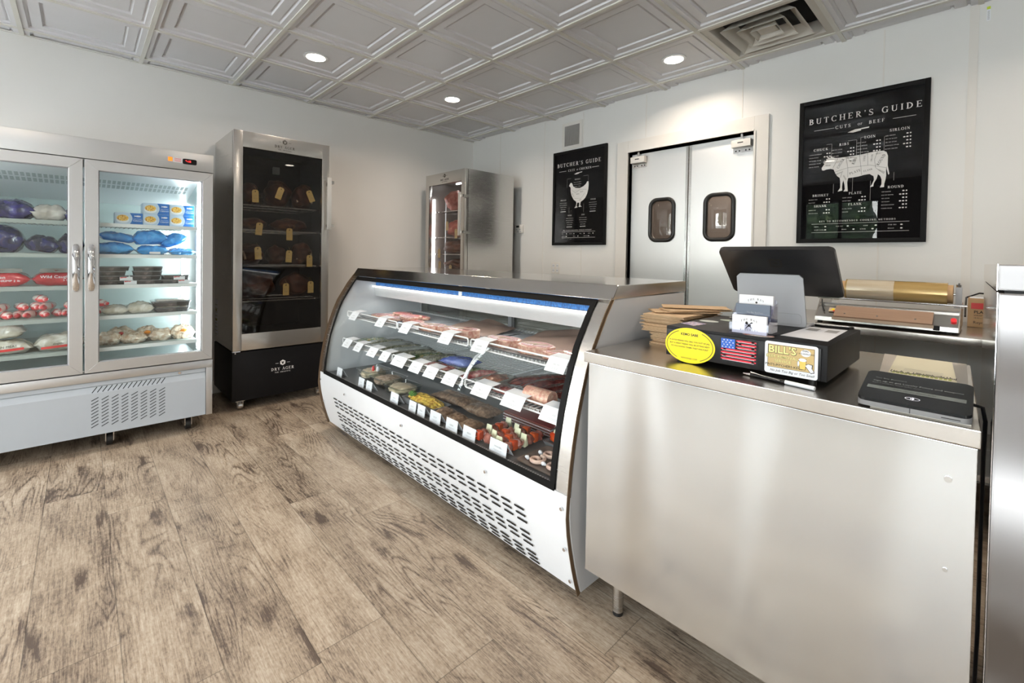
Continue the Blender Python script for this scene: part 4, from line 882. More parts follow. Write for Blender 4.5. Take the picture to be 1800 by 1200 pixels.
# meat and hang tags inside them
def hang_tag(label, p, rot, facing, group, mat):
    """manila tag hanging from a string; p = point of the hole, facing 'x' or 'y'"""
    if facing == 'x': U, V = Vector((0, 1, 0)), Vector((0, 0, 1))
    else: U, V = Vector((1, 0, 0)), Vector((0, 0, 1))
    c_, s_ = math.cos(rot), math.sin(rot); U2 = U * c_ + V * s_; V2 = V * c_ - U * s_
    t = thing('hang_tag', label, 'tag', p, group)
    N_ = U2.cross(V2)
    def mp(u, v, off=0.0): return Vector(p) + U2 * u + V2 * v + N_ * off
    G().polys([[(-0.023, -0.082), (0.023, -0.082), (0.023, 0.002), (0.014, 0.014), (-0.014, 0.014), (-0.023, 0.002)]], mp, 0.0, 0.0009).obj('card', mat, t, smooth=False)
    G().polys([ellipse(0, 0, 0.0045, 0.0045, 10)], mp, 0.0012).obj('eyelet', M['rubber'], t, smooth=False)
    P = [rect(-0.015, 0.013, -0.03, -0.0285), rect(-0.015, 0.010, -0.042, -0.0405), rect(-0.015, 0.014, -0.054, -0.0525)]
    G().polys(P, mp, 0.0012).obj('handwriting', M['inkdim'], t, smooth=False)
    G().tube([mp(0, 0, 0.0012), mp(0.004, 0.02, 0.002), mp(-0.003, 0.045, -0.02)], 0.0008, 5).obj('string', M['manila'], t)
    return t
def roast(label, c, r_, seed, mat, group, rz=0, amp=0.35, bone=None):
    t = thing('aging_beef_joint', label, 'meat', (c[0], c[1], c[2] - r_[2]), group)
    G().blob(c, r_, seed, amp, 1.6, 4, 0.9, rz).obj('meat', mat, t)
    if bone:
        g = G()
        for k in range(bone): g.tube([(c[0] + r_[0] * 0.5, c[1] - r_[1] * 0.7 + k * r_[1] * 1.4 / max(1, bone - 1), c[2] + r_[2] * 0.3), (c[0] + r_[0] * 0.75, c[1] - r_[1] * 0.65 + k * r_[1] * 1.3 / max(1, bone - 1), c[2] - r_[2] * 0.45)], 0.009, 8)
        g.obj('rib_bones', M['bone'], t)
    return t
GB = 'aging joints in the large cabinet'
for i, (lab, c, r_, rz, bn) in enumerate([
    ('dark aged beef joint at the left of the top shelf, large aging cabinet', (0.26, -0.590, 1.552 + .09), (0.12, 0.070, 0.09), 0.2, 0),
    ('upright aged beef joint in the middle of the top shelf, large aging cabinet', (0.26, -0.375, 1.552 + .115), (0.12, 0.075, 0.115), 0.5, 0),
    ('aged beef joint with fatty edge at the right of the top shelf, large aging cabinet', (0.25, -0.180, 1.552 + .105), (0.13, 0.085, 0.105), -0.2, 3),
    ('low dark beef joint at the left of the second shelf, large aging cabinet', (0.24, -0.560, 1.362 + .05), (0.14, 0.10, 0.05), 0.1, 0),
    ('low dark beef joint at the right of the second shelf, large aging cabinet', (0.22, -0.270, 1.362 + .055), (0.13, 0.13, 0.055), 0.4, 0),
    ('domed beef joint with pale rim at the left of the third shelf, large aging cabinet', (0.27, -0.570, 1.085 + .085), (0.13, 0.085, 0.085), 0.0, 4),
    ('tawny beef joint in the middle of the third shelf, large aging cabinet', (0.24, -0.375, 1.085 + .08), (0.10, 0.055, 0.08), 0.3, 0),
    ('domed beef joint with orange fat at the right of the third shelf, large aging cabinet', (0.27, -0.185, 1.085 + .09), (0.13, 0.085, 0.09), 0.0, 4),
    ('long slab of beef at the left of the bottom shelf, large aging cabinet', (0.24, -0.520, 0.815 + .10), (0.14, 0.13, 0.10), 0.0, 0),
    ('pale cut of beef at the right of the bottom shelf, large aging cabinet', (0.26, -0.225, 0.815 + .10), (0.13, 0.115, 0.10), 0.0, 0)]):
    roast(lab, c, r_, i + 1, M['agemeat'], GB, rz, 0.32, bn)
GT = 'hang tags in the large aging cabinet'
for lab, y, z, rot in [
    ('manila hang tag at the far left of the top shelf, large aging cabinet', -0.578, 1.652, 0.03),
    ('manila hang tag tilted left on the middle top joint, large aging cabinet', -0.393, 1.690, -0.32),
    ('manila hang tag tilted right on the right top joint, large aging cabinet', -0.180, 1.690, 0.38),
    ('manila hang tag at the left end of the second shelf, large aging cabinet', -0.546, 1.402, -0.10),
    ('manila hang tag below the middle of the second shelf, large aging cabinet', -0.329, 1.370, 0.0),
    ('manila hang tag at the left of the third shelf, large aging cabinet', -0.558, 1.215, 0.05),
    ('narrow turned hang tag in the middle of the third shelf, large aging cabinet', -0.330, 1.193, -0.06),
    ('manila hang tag at the right of the third shelf, large aging cabinet', -0.171, 1.157, 0.0),
    ('manila hang tag in the middle of the bottom shelf, large aging cabinet', -0.352, 0.928, 0.0),
    ('dim hang tag at the right of the bottom shelf, large aging cabinet', -0.160, 0.940, 0.0)]:
    hang_tag(lab, (0.4445, y, z), rot, 'x', GT, plain('manila_tag_brightened', (0.95, 0.72, 0.27), 0.7, var=0.03) if 'mt' not in M else M['mt'])  # tag colour brightened to make up for the unlit cabinet
GS = 'aging joints in the small cabinet'
for i, (lab, c, r_, mat) in enumerate([
    ('tall red beef joint on the top shelf of the small aging cabinet', (0.33, 1.40, 1.664 + .11), (0.11, 0.10, 0.11), M['agebright']),
    ('red beef joint in the middle of the small aging cabinet', (0.36, 1.40, 1.385 + .095), (0.085, 0.10, 0.095), M['agebright']),
    ('brown domed joint on the third shelf of the small aging cabinet', (0.34, 1.42, 1.205 + .07), (0.16, 0.13, 0.07), M['agemeat']),
    ('dark joint on the lowest visible shelf of the small aging cabinet', (0.34, 1.42, 1.02 + .065), (0.16, 0.12, 0.065), M['agemeat'])]):
    roast(lab, c, r_, i + 21, mat, GS)
GQ = 'hang tags in the small aging cabinet'
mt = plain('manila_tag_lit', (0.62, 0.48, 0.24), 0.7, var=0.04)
for lab, x, z in [('manila hang tag on the second shelf of the small aging cabinet', 0.371, 1.535), ('short manila tag half behind the door handle of the small aging cabinet', 0.530, 1.45),
                  ('manila hang tag on the third shelf of the small aging cabinet', 0.231, 1.245), ('manila hang tag low at the left of the small aging cabinet', 0.245, 1.11), ('flat lying tag low at the right of the small aging cabinet', 0.44, 1.075)]:
    hang_tag(lab, (x, 1.262, z), 0.0, 'y', GQ, mt)

# ---------------------------------------------------------------- curved glass meat display case
CX0, CX1 = 1.262, 3.400
case = thing('meat_display_case', 'long white refrigerated display case with curved front glass and steel top, full of meat', 'display case', (2.33, 0, 0))
# (y, z) outline of the front, top to bottom
UP_ = [(-0.150, 1.036), (-0.190, 0.985), (-0.225, 0.930), (-0.262, 0.870), (-0.292, 0.800), (-0.318, 0.725), (-0.340, 0.650), (-0.357, 0.570), (-0.370, 0.490), (-0.380, 0.395)]
LOW = [(-0.384, 0.398), (-0.384, 0.330), (-0.378, 0.275), (-0.366, 0.215), (-0.350, 0.150), (-0.332, 0.090), (-0.316, 0.045)]
def gy(z):
    for (a, b), (c, d) in zip(UP_, UP_[1:]):
        if d <= z <= b: return a + (c - a) * (b - z) / (b - d)
    return -0.38
for x0, x1, nm in ((CX0, CX0 + 0.05, 'left'), (CX1 - 0.05, CX1, 'right')):
    g = G().prism([(y_ + 0.008, z_) for y_, z_ in UP_[:-1] + LOW] + [(0.40, 0.045), (0.40, 1.040), (-0.13, 1.040)], x0, x1, 'x'); g.obj('end_panel', M['sidegrey'], case, smooth=False)
    s0, s1 = (x0 - 0.001, x0 + 0.062) if nm == 'left' else (x1 - 0.066, x1 + 0.001)
    G().strip(UP_, s0, s1, 0.005, 'x').obj('front_trim', M['steel'], case)
    xe = x0 - 0.001 if nm == 'left' else x1 - 0.001
    g = G().strip(UP_ + LOW[1:], xe, xe + 0.003, -0.014, 'x'); g.obj('edge_seal', plain('brown_edge', (0.10, 0.06, 0.03), 0.6) if 'be' not in M else M['be'], case, smooth=False)
# steel top
g = G().prism([(-0.165, 1.035), (-0.128, 1.088), (0.405, 1.092), (0.405, 1.045), (-0.12, 1.040)], CX0 - 0.004, CX1 + 0.004, 'x', 0.0025, seg=2)
M['casetop'] = steel('case_top_steel', (0.60, 0.585, 0.56), 0.13, (60, 2, 60), 0.06, wav=0.004, wscale=1.2)
g.obj('top', M['casetop'], case, smooth=False)
# curved glass with a printed black border
gx0, gx1 = CX0 + 0.060, CX1 - 0.064
GP = [(y - 0.004, z) for y, z in UP_ if z < 1.03] 
GP = [(-0.158, 1.033)] + GP
g = G(); rows = [[g.bm.verts.new((x, y, z)) for y, z in GP] for x in (gx0, gx1)]
for i in range(len(GP) - 1): g.bm.faces.new((rows[0][i], rows[1][i], rows[1][i + 1], rows[0][i + 1]))
g.obj('curved_glass', M['caseglass'], case)
B_ = [(y - 0.0015, z) for y, z in GP]
g = G()
g.strip(B_, gx0, gx0 + 0.017, 0.003, 'x').strip(B_, gx1 - 0.022, gx1, 0.003, 'x')
g.strip([(-0.1595, 1.033), (gy(1.010) - 0.0055, 1.010)], gx0, gx1, 0.003, 'x')
yb = gy(0.418)
g.strip([(yb - 0.006, 0.419), (-0.386, 0.395)], gx0, gx1, 0.004, 'x')
g.obj('glass_border', M['blackborder'], case)
# white ventilated front panel
g = G().strip(LOW, CX0 - 0.002, CX1 - 0.006, 0.004, 'x'); fp = g.obj('front_panel', M['white'], case)
P = []
LZ = [0.268, 0.244, 0.220, 0.176, 0.154, 0.132, 0.096, 0.078, 0.061]
def fmap(u, v, off=0.0):
    L = LOW
    for (a, b), (c, d) in zip(L, L[1:]):
        if d <= v <= b: y = a + (c - a) * (b - v) / (b - d); break
    else: y = L[-1][0]
    return Vector((u, y - 0.0052, v))
for q in range(3):
    P = [rrect(0.052, 0.0082, 0.004, 3, 1.505 + c * 0.0722 + 0.004 * r_, LZ[r_]) for c in range(24) for r_ in range(3 * q, 3 * q + 3)]
    G().polys(P, fmap).obj('vent_slots', M['slot'], fp, smooth=False)
g = G()
for x, z in ((1.66, 0.335), (2.33, 0.335), (2.98, 0.335), (3.372, 0.350), (3.372, 0.205), (3.372, 0.080), (1.285, 0.350), (1.285, 0.200)):
    p = fmap(x, z); g.cyl((p.x, p.y - 0.003, p.z), (p.x, p.y + 0.002, p.z), 0.006, 12)
g.obj('screws', M['chrome'], fp)
# body, deck, rear
G().box(CX0 + 0.05, CX1 - 0.05, -0.30, 0.38, 0.06, 0.385).obj('lower_body', M['blackmat'], case, smooth=False)
G().box(CX0 + 0.05, CX1 - 0.05, -0.372, 0.36, 0.388, 0.400).obj('deck', plain('dark_grey_deck', (0.10, 0.105, 0.11), 0.35), case, smooth=False)
P = [rect(1.34 + k * 0.012, 1.346 + k * 0.012, -0.366, -0.345) for k in range(164)]
G().polys(P, lambda u, v, off=0.0: Vector((u, v, 0.4008))).obj('deck_grille', M['taupe'], case, smooth=False)
G().box(CX0 + 0.05, CX1 - 0.05, 0.355, 0.375, 0.40, 0.62).obj('rear_wall', plain('white_grey_liner', (0.52, 0.56, 0.57), 0.4), case, smooth=False)
M['reardoor'] = glass('rear_sliding_glass', (0.55, 0.60, 0.60), 3.0)
for k, (a, b, y) in enumerate(((1.312, 2.345, 0.345), (2.315, 3.350, 0.365))):
    g = G().box(a, a + 0.03, y, y + 0.012, 0.62, 1.035).box(b - 0.03, b, y, y + 0.012, 0.62, 1.035).box(a, b, y, y + 0.012, 0.62, 0.645).box(a, b, y, y + 0.012, 1.01, 1.035)
    d_ = g.obj('rear_sliding_door', M['taupe'], case, smooth=False)
    G().box(a + 0.03, b - 0.03, y + 0.005, y + 0.007, 0.645, 1.01).obj('door_glass', M['reardoor'], d_, smooth=False)
for x0, x1 in ((CX0 + 0.05, CX0 + 0.054), (CX1 - 0.054, CX1 - 0.05)):
    G().prism([(y + 0.012, z) for y, z in UP_] + [(0.35, 0.40), (0.35, 1.036)], x0, x1, 'x').obj('inner_side', plain('liner_grey_white', (0.60, 0.64, 0.67), 0.35) if 'ig' not in M else M['ig'], case, smooth=False)
# canopy light and blue film above it
lf = G().prism([(-0.035, 0.962), (-0.020, 0.892), (0.07, 0.880), (0.07, 0.962)], CX0 + 0.055, CX1 - 0.055, 'x').obj('light_canopy', plain('canopy_grey', (0.62, 0.63, 0.64), 0.35), case, smooth=False)
G().box(CX0 + 0.06, CX1 - 0.06, -0.046, -0.034, 0.955, 0.966).obj('lamp_tube', M['ledw'], case, smooth=False)
G().box(CX0 + 0.25, CX1 - 0.06, -0.020, 0.30, 1.000, 1.003).obj('blue_film', M['bluefilm'], case, smooth=False)
G().box(CX0 + 0.05, CX1 - 0.05, -0.018, -0.014, 0.966, 1.036).obj('canopy_backing', M['bluefilm'], case, smooth=False)
G().box(2.30, 2.33, -0.022, -0.019, 0.966, 1.036).obj('film_tape', M['paper'], case, smooth=False)
G().tube([(2.45, -0.026, 1.03), (2.60, -0.026, 1.015), (2.75, -0.027, 0.998), (2.88, -0.027, 0.995), (3.0, -0.026, 1.005), (3.12, -0.026, 1.012)], 0.0018, 6).obj('lamp_wire', M['whitewire'], case)
for xc in (1.85, 2.85):
    area_light('case_lamp', (xc, 0.0, 0.872), (math.radians(-8), 0, 0), 0.9, 0.05, CASE_W, (1.0, 0.99, 0.97))
for x0 in (CX0 + 0.08, CX1 - 0.12):
    for y in (-0.24, 0.30): G().cyl((x0, y, 0.0), (x0, y, 0.06), 0.022, 16).obj('foot', M['steel'], case)
G().box(CX1 - 0.10, CX1 - 0.06, -0.27, 0.33, 0.02, 0.045).obj('base_rail', M['greypaint'], case, smooth=False)
# wire baskets: three over three
BX = [(1.345, 2.005), (2.015, 2.665), (2.685, 3.315)]
for lev, (z, yf, ybk) in enumerate(((0.775, -0.235, 0.30), (0.595, -0.265, 0.30))):
    for a, b in BX:
        g = G(); hh = 0.036
        loop = [Vector((p[0], yf, p[1])) for p in rrect(b - a, hh, 0.010, 3, (a + b) / 2, z + 0.008)]
        g.tube(loop, 0.0038, 8, True)
        nn = 24
        for k in range(nn + 1): x = a + 0.01 + (b - a - 0.02) * k / nn; g.box(x - 0.0014, x + 0.0014, yf, ybk, z - 0.0105, z - 0.0075)
        for k in range(5): y = yf + 0.03 + k * (ybk - yf - 0.04) / 4; g.box(a + 0.005, b - 0.005, y - 0.002, y + 0.002, z - 0.014, z - 0.0105)
        for k in range(28): x = a + 0.012 + (b - a - 0.024) * k / 27; g.box(x - 0.001, x + 0.001, yf - 0.001, yf + 0.001, z - 0.009, z + 0.004)
        g.obj('wire_shelf', M['whitewire'], case)
for xb in (2.010, 2.675):
    for (z1_, z0_, y1_, y0_) in ((0.748, 0.60, -0.225, -0.262), (0.585, 0.42, -0.255, -0.315)):
        pts = [(xb, y1_ + 0.20, z1_ + 0.005), (xb, y1_ + 0.10, z1_ - 0.008), (xb, y1_ + 0.03, z1_ - 0.04), (xb, y0_ + 0.02, (z0_ + z1_) / 2 - 0.02), (xb, y0_ + 0.005, z0_ + 0.02)]
        if z1_ > 0.7 and xb > 2.6: G().tube(pts, 0.009, 10).obj('shelf_bracket', M['white'], case)
    G().box(xb - 0.004, xb + 0.004, -0.20, 0.31, 0.745, 0.76).box(xb - 0.004, xb + 0.004, -0.22, 0.31, 0.565, 0.58).obj('shelf_arm', M['whitewire'], case, smooth=False)

# --- price cards
def price_card(name, label, x, y, z, wd, hgt, lean, group, fold=0.04, txt=2, rz=0.0):
    """white card hanging in front of a rail (lean<0) or standing on the deck"""
    t = thing(name, label, 'price card', (x, y, z), group, rz)
    g = G(); th = 0.0008
    if fold > 0:
        g.strip([(fold, hgt * 0.5 + 0.006), (0.0, hgt * 0.5 + 0.001), (-0.003, hgt * 0.5 - 0.003), (-0.034, -hgt * 0.5 + 0.018)], -wd / 2, wd / 2, th, 'x')
    else:
        g.strip([(0.035, -hgt * 0.5), (0.0, hgt * 0.5), (-0.008, -hgt * 0.5)], -wd / 2, wd / 2, th, 'x')
    g.obj('card', M['paper'], t, smooth=False, world=False)
    top = Vector((0, -0.003 if fold > 0 else 0.0, hgt * 0.5 - 0.003)); bot = Vector((0, -0.034 if fold > 0 else -0.008, -hgt * 0.5 + (0.018 if fold > 0 else 0)))
    V = (top - bot).normalized(); N_ = Vector((1, 0, 0)).cross(V)
    def mp(u, v, off=0.0): return (top + bot) / 2 + Vector((u, 0, 0)) + V * v + N_ * 0.0016
    P = sans(txt[0], 0, hgt * 0.0, min(0.009, wd * 1.1 / max(4, len(txt[0])))) + [rect(-wd * .25, wd * .25, -hgt * 0.17, -hgt * 0.155), rect(-wd * .18, wd * .18, -hgt * 0.24, -hgt * 0.225)]
    G().polys(P, mp).obj('print', M['inkdim'], t, smooth=False, world=False)
    return t
GC1 = 'white price cards on the upper rail'; GC2 = 'white price cards on the lower rail'; GC3 = 'white price cards on the deck'
for k, (x, lab, tx) in enumerate([(1.50, 'leftmost folded white price card on the upper rail', 'RIB EYE'), (1.86, 'folded white card on the upper rail under the pink steak pile', 'STRIP'), (2.14, 'folded white card on the upper rail at the start of the middle basket', 'T-BONE'), (2.52, 'folded white card at the right of the middle upper basket', 'FILET'), (2.78, 'folded white card on the upper rail just above the white curved bracket', 'PORTER'), (3.23, 'rightmost folded white card on the upper rail by the black border', 'SIRLOIN')]):
    price_card('price_card', lab, x, -0.2445, 0.776, 0.095, 0.066, 0, GC1, 0.05, (tx,))
for k, (x, w_, lab, tx) in enumerate([(1.47, .10, 'leftmost white price card on the lower rail', 'CHIVES'), (1.63, .09, 'second white price card from the left on the lower rail', 'SAUSAGE'), (1.82, .10, 'white card on the lower rail at the right end of the left basket', 'BRATS'), (1.97, .09, 'last white card before the gap on the lower left rail', 'LINKS'), (2.13, .13, 'wide white card at the start of the middle lower basket', 'MARINADE'), (2.30, .10, 'white card in the middle of the middle lower basket', 'SALAMI'), (2.44, .10, 'white card to the right in the middle lower basket', 'BACON'), (2.60, .10, 'white card below the curved white bracket', 'HAM'), (2.83, .11, 'white card at the left of the right lower basket', 'BELLY'), (3.03, .12, 'white card in the middle of the right lower basket', 'LOIN'), (3.25, .13, 'large white card at the far right of the lower rail', '4.25')]):
    price_card('price_card', lab, x, -0.2745, 0.597, w_, 0.064, 0, GC2, 0.05, (tx,))
for k, (x, w_, lab, tx) in enumerate([(1.49, .075, 'standing white card at the far left of the deck', 'SALAD'), (1.80, .07, 'standing white card in front of the shredded salad tub', 'SLAW'), (1.90, .07, 'standing white card in front of the pale tub', 'DIP'), (2.19, .08, 'standing white card at the left of the yellow tray', 'PASTA'), (2.37, .065, 'standing white card at the right of the yellow tray', 'PATTY'), (2.45, .065, 'standing white card in front of the brown parcels, left', 'STEAK'), (2.57, .085, 'standing white card in front of the brown parcels, middle', 'TRI TIP'), (2.70, .085, 'standing white card below the brown parcels, right', 'KEBAB'), (2.825, .085, 'standing white card at the left end of the kebabs', 'KEBAB'), (3.01, .10, 'standing white card between kebabs and the rolled rosettes', 'PINWHEEL')]):
    price_card('price_card', lab, x, -0.345, 0.430, w_, 0.055, 0, GC3, 0.0, (tx,))

# --- food
M['fat'] = spots('creamy_fat', (0.48, 0.20, 0.15), (0.68, 0.46, 0.34), 75, 0.5, 0.15, 0.35, coat=0.3, bump=0.3)
M['lean'] = spots('marbled_red_meat', (0.40, 0.085, 0.075), (0.56, 0.20, 0.17), 60, 0.54, 0.06, 0.3, coat=0.4, c3=(0.86, 0.66, 0.56), noise_d=1.0, bump=0.2)
M['leanpink'] = spots('pink_steak', (0.46, 0.10, 0.10), (0.62, 0.24, 0.21), 60, 0.52, 0.06, 0.28, coat=0.5, c3=(0.9, 0.74, 0.66), noise_d=1.5, bump=0.2)
M['dark_meat'] = spots('dark_red_meat', (0.10, 0.02, 0.02), (0.26, 0.06, 0.05), 35, 0.5, 0.15, 0.12, coat=0.8, c3=(0.5, 0.22, 0.18), noise_d=1.0, bump=0.3, crinkle=0.5, cscale=40)
M['brown'] = spots('brown_cooked_meat', (0.14, 0.085, 0.05), (0.30, 0.20, 0.13), 60, 0.5, 0.15, 0.4, coat=0.3, c3=(0.5, 0.4, 0.3), bump=0.5)
M['traygrey'] = plain('grey_tray', (0.20, 0.21, 0.22), 0.3, var=0.03)
M['clearpack'] = plain('clouded_clear_pack', (0.38, 0.40, 0.37), 0.15, var=0.25, scale=30, coat=1.0, bump=0.8, bscale=40)
def steak(label, x, y, z, rx, ry, h, seed, rz=0, bone=True, group='thick steaks on the upper shelf', lean='lean', name='steak'):
    rnd = random.Random(seed); t = thing(name, label, 'steak', (x, y, z), group, rz)
    ph = rnd.random() * 6; pts = []
    for k in range(36):
        a = 2 * PI * k / 36; r_ = 1 + 0.10 * math.sin(2 * a + ph) + 0.07 * math.sin(3 * a + ph * 2) + 0.03 * math.sin(7 * a)
        pts.append((rx * r_ * math.cos(a), ry * r_ * math.sin(a)))
    G().prism(pts, 0.0, h, 'z', min(0.006, h * 0.3), seg=3).obj('fat_rim', M['fat'], t, world=False)
    inner = [(p[0] * 0.84 + 0.002 * math.sin(i), p[1] * 0.82) for i, p in enumerate(pts)]
    G().prism(inner, h - 0.002, h + 0.0016, 'z', 0.001, seg=1).obj('lean_meat', M[lean], t, world=False)
    if bone:
        G().tube([(-rx * 0.75, 0.0, h + 0.001), (0, ry * 0.05, h + 0.002), (rx * 0.55, ry * 0.1, h + 0.001)], 0.0035, 6).tube([(0, ry * 0.05, h + 0.002), (rx * 0.02, -ry * 0.7, h + 0.001)], 0.003, 6).obj('bone', M['bone'], t, world=False)
    return t
def tray(label, x, y, z, lx, ly, h, mat, group=None, rz=0, name='food_tray', cat='tray', wall=0.004):
    t = thing(name, label, cat, (x, y, z), group, rz)
    g = G(); o = rrect(lx, ly, min(lx, ly) * 0.12, 4); i_ = rrect(lx - 2 * wall - 0.012, ly - 2 * wall - 0.012, min(lx, ly) * 0.1, 4)
    R = [[g.bm.verts.new((p[0] * s_, p[1] * s_, zz)) for p in L] for L, s_, zz in ((o, 0.90, 0.0), (o, 1.0, h), (i_, 1.0, h), (i_, 0.90, 0.004))]
    n_ = len(o)
    for A, B in zip(R, R[1:]):
        for k in range(n_): g.bm.faces.new((A[k], A[(k + 1) % n_], B[(k + 1) % n_], B[k]))
    g.bm.faces.new(R[0][::-1]); g.bm.faces.new(R[-1]); g.obj('shell', mat, t, world=False)
    return t
ZU, ZL, ZD = 0.7690, 0.5890, 0.4018
tray('wide dark metal tray under the pink steaks, left of the upper shelf', 1.77, -0.02, ZU, 0.62, 0.41, 0.012, M['traygrey'], 'meat trays on the upper shelf', 0.0)
tray('wide dark metal tray with brown paper in the middle of the upper shelf', 2.36, -0.02, ZU, 0.545, 0.41, 0.012, M['traygrey'], 'meat trays on the upper shelf', 0.0)
tray('wide dark metal tray with brown paper at the right of the upper shelf', 2.975, -0.02, ZU, 0.64, 0.41, 0.012, M['traygrey'], 'meat trays on the upper shelf', 0.0)
def paper_sheet(label, x, y, z, lx, ly, seed, hump=0.03):
    t = thing('butcher_paper', label, 'paper sheet', (x, y, z), 'brown butcher paper sheets')
    g = G(); n_ = 14; vv = {}
    for i in range(n_ + 1):
        for j in range(n_ + 1):
            u, v = i / n_ - .5, j / n_ - .5; h = 0.001 + hump * max(0, v + .15) * (1 + 0.7 * mnoise.noise(Vector((u * 5 + seed, v * 4, seed)))) * (1 - abs(u) * 1.2)
            vv[(i, j)] = g.bm.verts.new((x + u * lx, y + v * ly, z + max(h, 0.0006)))
    for i in range(n_):
        for j in range(n_): g.bm.faces.new((vv[(i, j)], vv[(i + 1, j)], vv[(i + 1, j + 1)], vv[(i, j + 1)]))
    g.obj('sheet', M['butcher'], t)
paper_sheet('crumpled brown paper sheet behind the middle steaks', 2.36, 0.06, ZU + 0.005, 0.40, 0.24, 3, 0.07)
paper_sheet('brown paper sheet folded to a peak behind the right steaks', 2.97, 0.075, ZU + 0.005, 0.46, 0.24, 8, 0.10)
for k, (x, y, rx, ry, zz, rz, lab) in enumerate([(1.575, -0.10, .085, .055, 0, .2, 'thin red steak at the far left of the upper shelf'), (1.60, 0.04, .088, .06, 0, -.1, 'thin red steak at the back left of the upper shelf'), (1.75, -0.10, .092, .06, 0, .1, 'pink marbled steak in front of the left tray'),
        (1.80, 0.03, .095, .06, 0, .3, 'pink steak at the back of the left tray'), (1.86, -0.06, .095, .06, 0.017, -.2, 'pink steak lying on top of the others in the left tray'), (1.965, -0.10, .085, .055, 0, .05, 'pink steak at the right end of the left tray')]):
    steak(lab, x, y, ZU + 0.0055 + zz, rx, ry, 0.016, k + 2, rz, False, 'thin pink steaks in the left tray', 'leanpink')
for k, (x, y, rx, ry, rz, h, lab) in enumerate([(2.215, -0.135, .090, .055, .1, .028, 'bone-in steak behind the first folded card, left of the middle tray'), (2.345, -0.125, .065, .045, -.2, .030, 'small thick steak next to it in the middle tray'), (2.49, -0.130, .095, .055, .15, .040, 'thickest pale-edged steak at the right of the middle tray'),
        (2.79, -0.125, .100, .055, -.1, .034, 'thick T-bone steak at the left of the right tray'), (3.00, -0.125, .095, .055, .2, .036, 'round T-bone steak in the middle of the right tray'), (3.165, -0.130, .085, .052, .5, .028, 'red steak at the far right of the upper shelf')]):
    steak(lab, x, y, ZU + 0.0055, rx, ry, h, k + 20, rz, True)
# lower shelf packs
def pack(label, name, cat, x, y, z, L, W, Hh, mat, seed, rz=0, amp=0.15, group=None, extra=None, tilt=0.0, roll=0.0):
    t = thing(name, label, cat, (x, y, z), group, rz)
    Mx = Matrix.Rotation(roll, 4, 'X') @ Matrix.Rotation(tilt, 4, 'Y')
    g = G().pillow(L, W, Hh, seed, amp, 20, Mx)
    mz = min(v.co.z for v in g.bm.verts)
    for v in g.bm.verts: v.co.z -= mz
    o = g.obj('bag', mat, t, world=False, ang=60)
    return t
M['herb'] = spots('herb_sausage_pack', (0.16, 0.17, 0.11), (0.42, 0.40, 0.30), 48, 0.5, 0.12, 0.12, coat=1.0, c3=(0.58, 0.56, 0.48), noise_d=1.5, bump=0.6, crinkle=0.7, cscale=40)
M['greenpk'] = spots('green_filled_pack', (0.06, 0.14, 0.05), (0.36, 0.36, 0.18), 55, 0.5, 0.12, 0.12, coat=1.0, c3=(0.6, 0.35, 0.12), noise_d=1.0, bump=0.5, crinkle=0.7, cscale=40)
M['bluepk'] = spots('blue_foil_pack', (0.08, 0.12, 0.50), (0.30, 0.38, 0.75), 9, 0.5, 0.2, 0.15, coat=1.0, c3=(0.55, 0.6, 0.85), crinkle=0.7)
M['pinkpk'] = spots('pink_cured_pack', (0.40, 0.10, 0.10), (0.62, 0.32, 0.28), 50, 0.5, 0.12, 0.12, coat=1.0, c3=(0.7, 0.55, 0.48), bump=0.4, crinkle=0.5, cscale=40)
GP_ = 'sealed packs on the lower shelf'
for k, (x, y, L, W, h, rz, m_, lab) in enumerate([
    (1.44, -0.10, .20, .09, .030, 1.3, 'greenpk', 'green and red filled sealed pack at the far left of the lower shelf'),
    (1.55, -0.06, .26, .075, .030, 1.35, 'herb', 'long clear sealed sausage pack, second from the left on the lower shelf'),
    (1.66, -0.07, .27, .075, .032, 1.35, 'clearpack', 'long cloudy sealed pack, third from the left on the lower shelf'),
    (1.77, -0.08, .28, .080, .030, 1.4, 'herb', 'long herbed sealed pack, fourth from the left on the lower shelf'),
    (1.88, -0.08, .28, .080, .034, 1.35, 'clearpack', 'long cloudy sealed pack, fifth from the left on the lower shelf'),
    (1.97, -0.10, .28, .070, .030, 1.4, 'herb', 'long herbed sealed pack at the gap between lower baskets'),
    (2.09, -0.10, .26, .085, .030, 1.35, 'greenpk', 'green sealed pack at the left of the middle lower basket'),
    (2.20, -0.08, .27, .085, .036, 1.35, 'herb', 'mottled sealed pack left of the blue pack'),
    (2.52, -0.14, .22, .085, .030, 1.3, 'greenpk', 'green and yellow sealed pack right of the blue pack'),
    (2.61, -0.12, .22, .075, .032, 1.3, 'pinkpk', 'pink cured sealed pack beside the curved white bracket'),
    (2.35, -0.17, .22, .06, .030, 0.1, 'pinkpk', 'pink sealed pack in front of the blue pack')]):
    pack(lab, 'sealed_pack', 'food pack', x, y, ZL + 0.001, L, W, h, M[m_], k + 31, rz, 0.18, GP_)
pack('shiny blue foil pack in the middle of the lower shelf', 'blue_pack', 'food pack', 2.36, -0.05, ZL + 0.002, .22, .12, .050, M['bluepk'], 77, 0.2, 0.12)
M['herbred'] = spots('spiced_meat', (0.22, 0.05, 0.02), (0.55, 0.28, 0.18), 30, 0.5, 0.12, 0.3, coat=0.6, c3=(0.75, 0.5, 0.36), bump=0.6)
t = tray('clear tub of spiced red meat just right of the white bracket', 2.755, -0.14, ZL, .13, .17, .030, M['clearpack'], None, 0.1, 'meat_tub')
G().blob((0, 0, 0.022), (0.052, 0.070, 0.022), 3, 0.35, 3, 3, 0.8).obj('spiced_meat', M['herbred'], t, world=False)
GD = 'long dark sealed loins on the lower shelf'
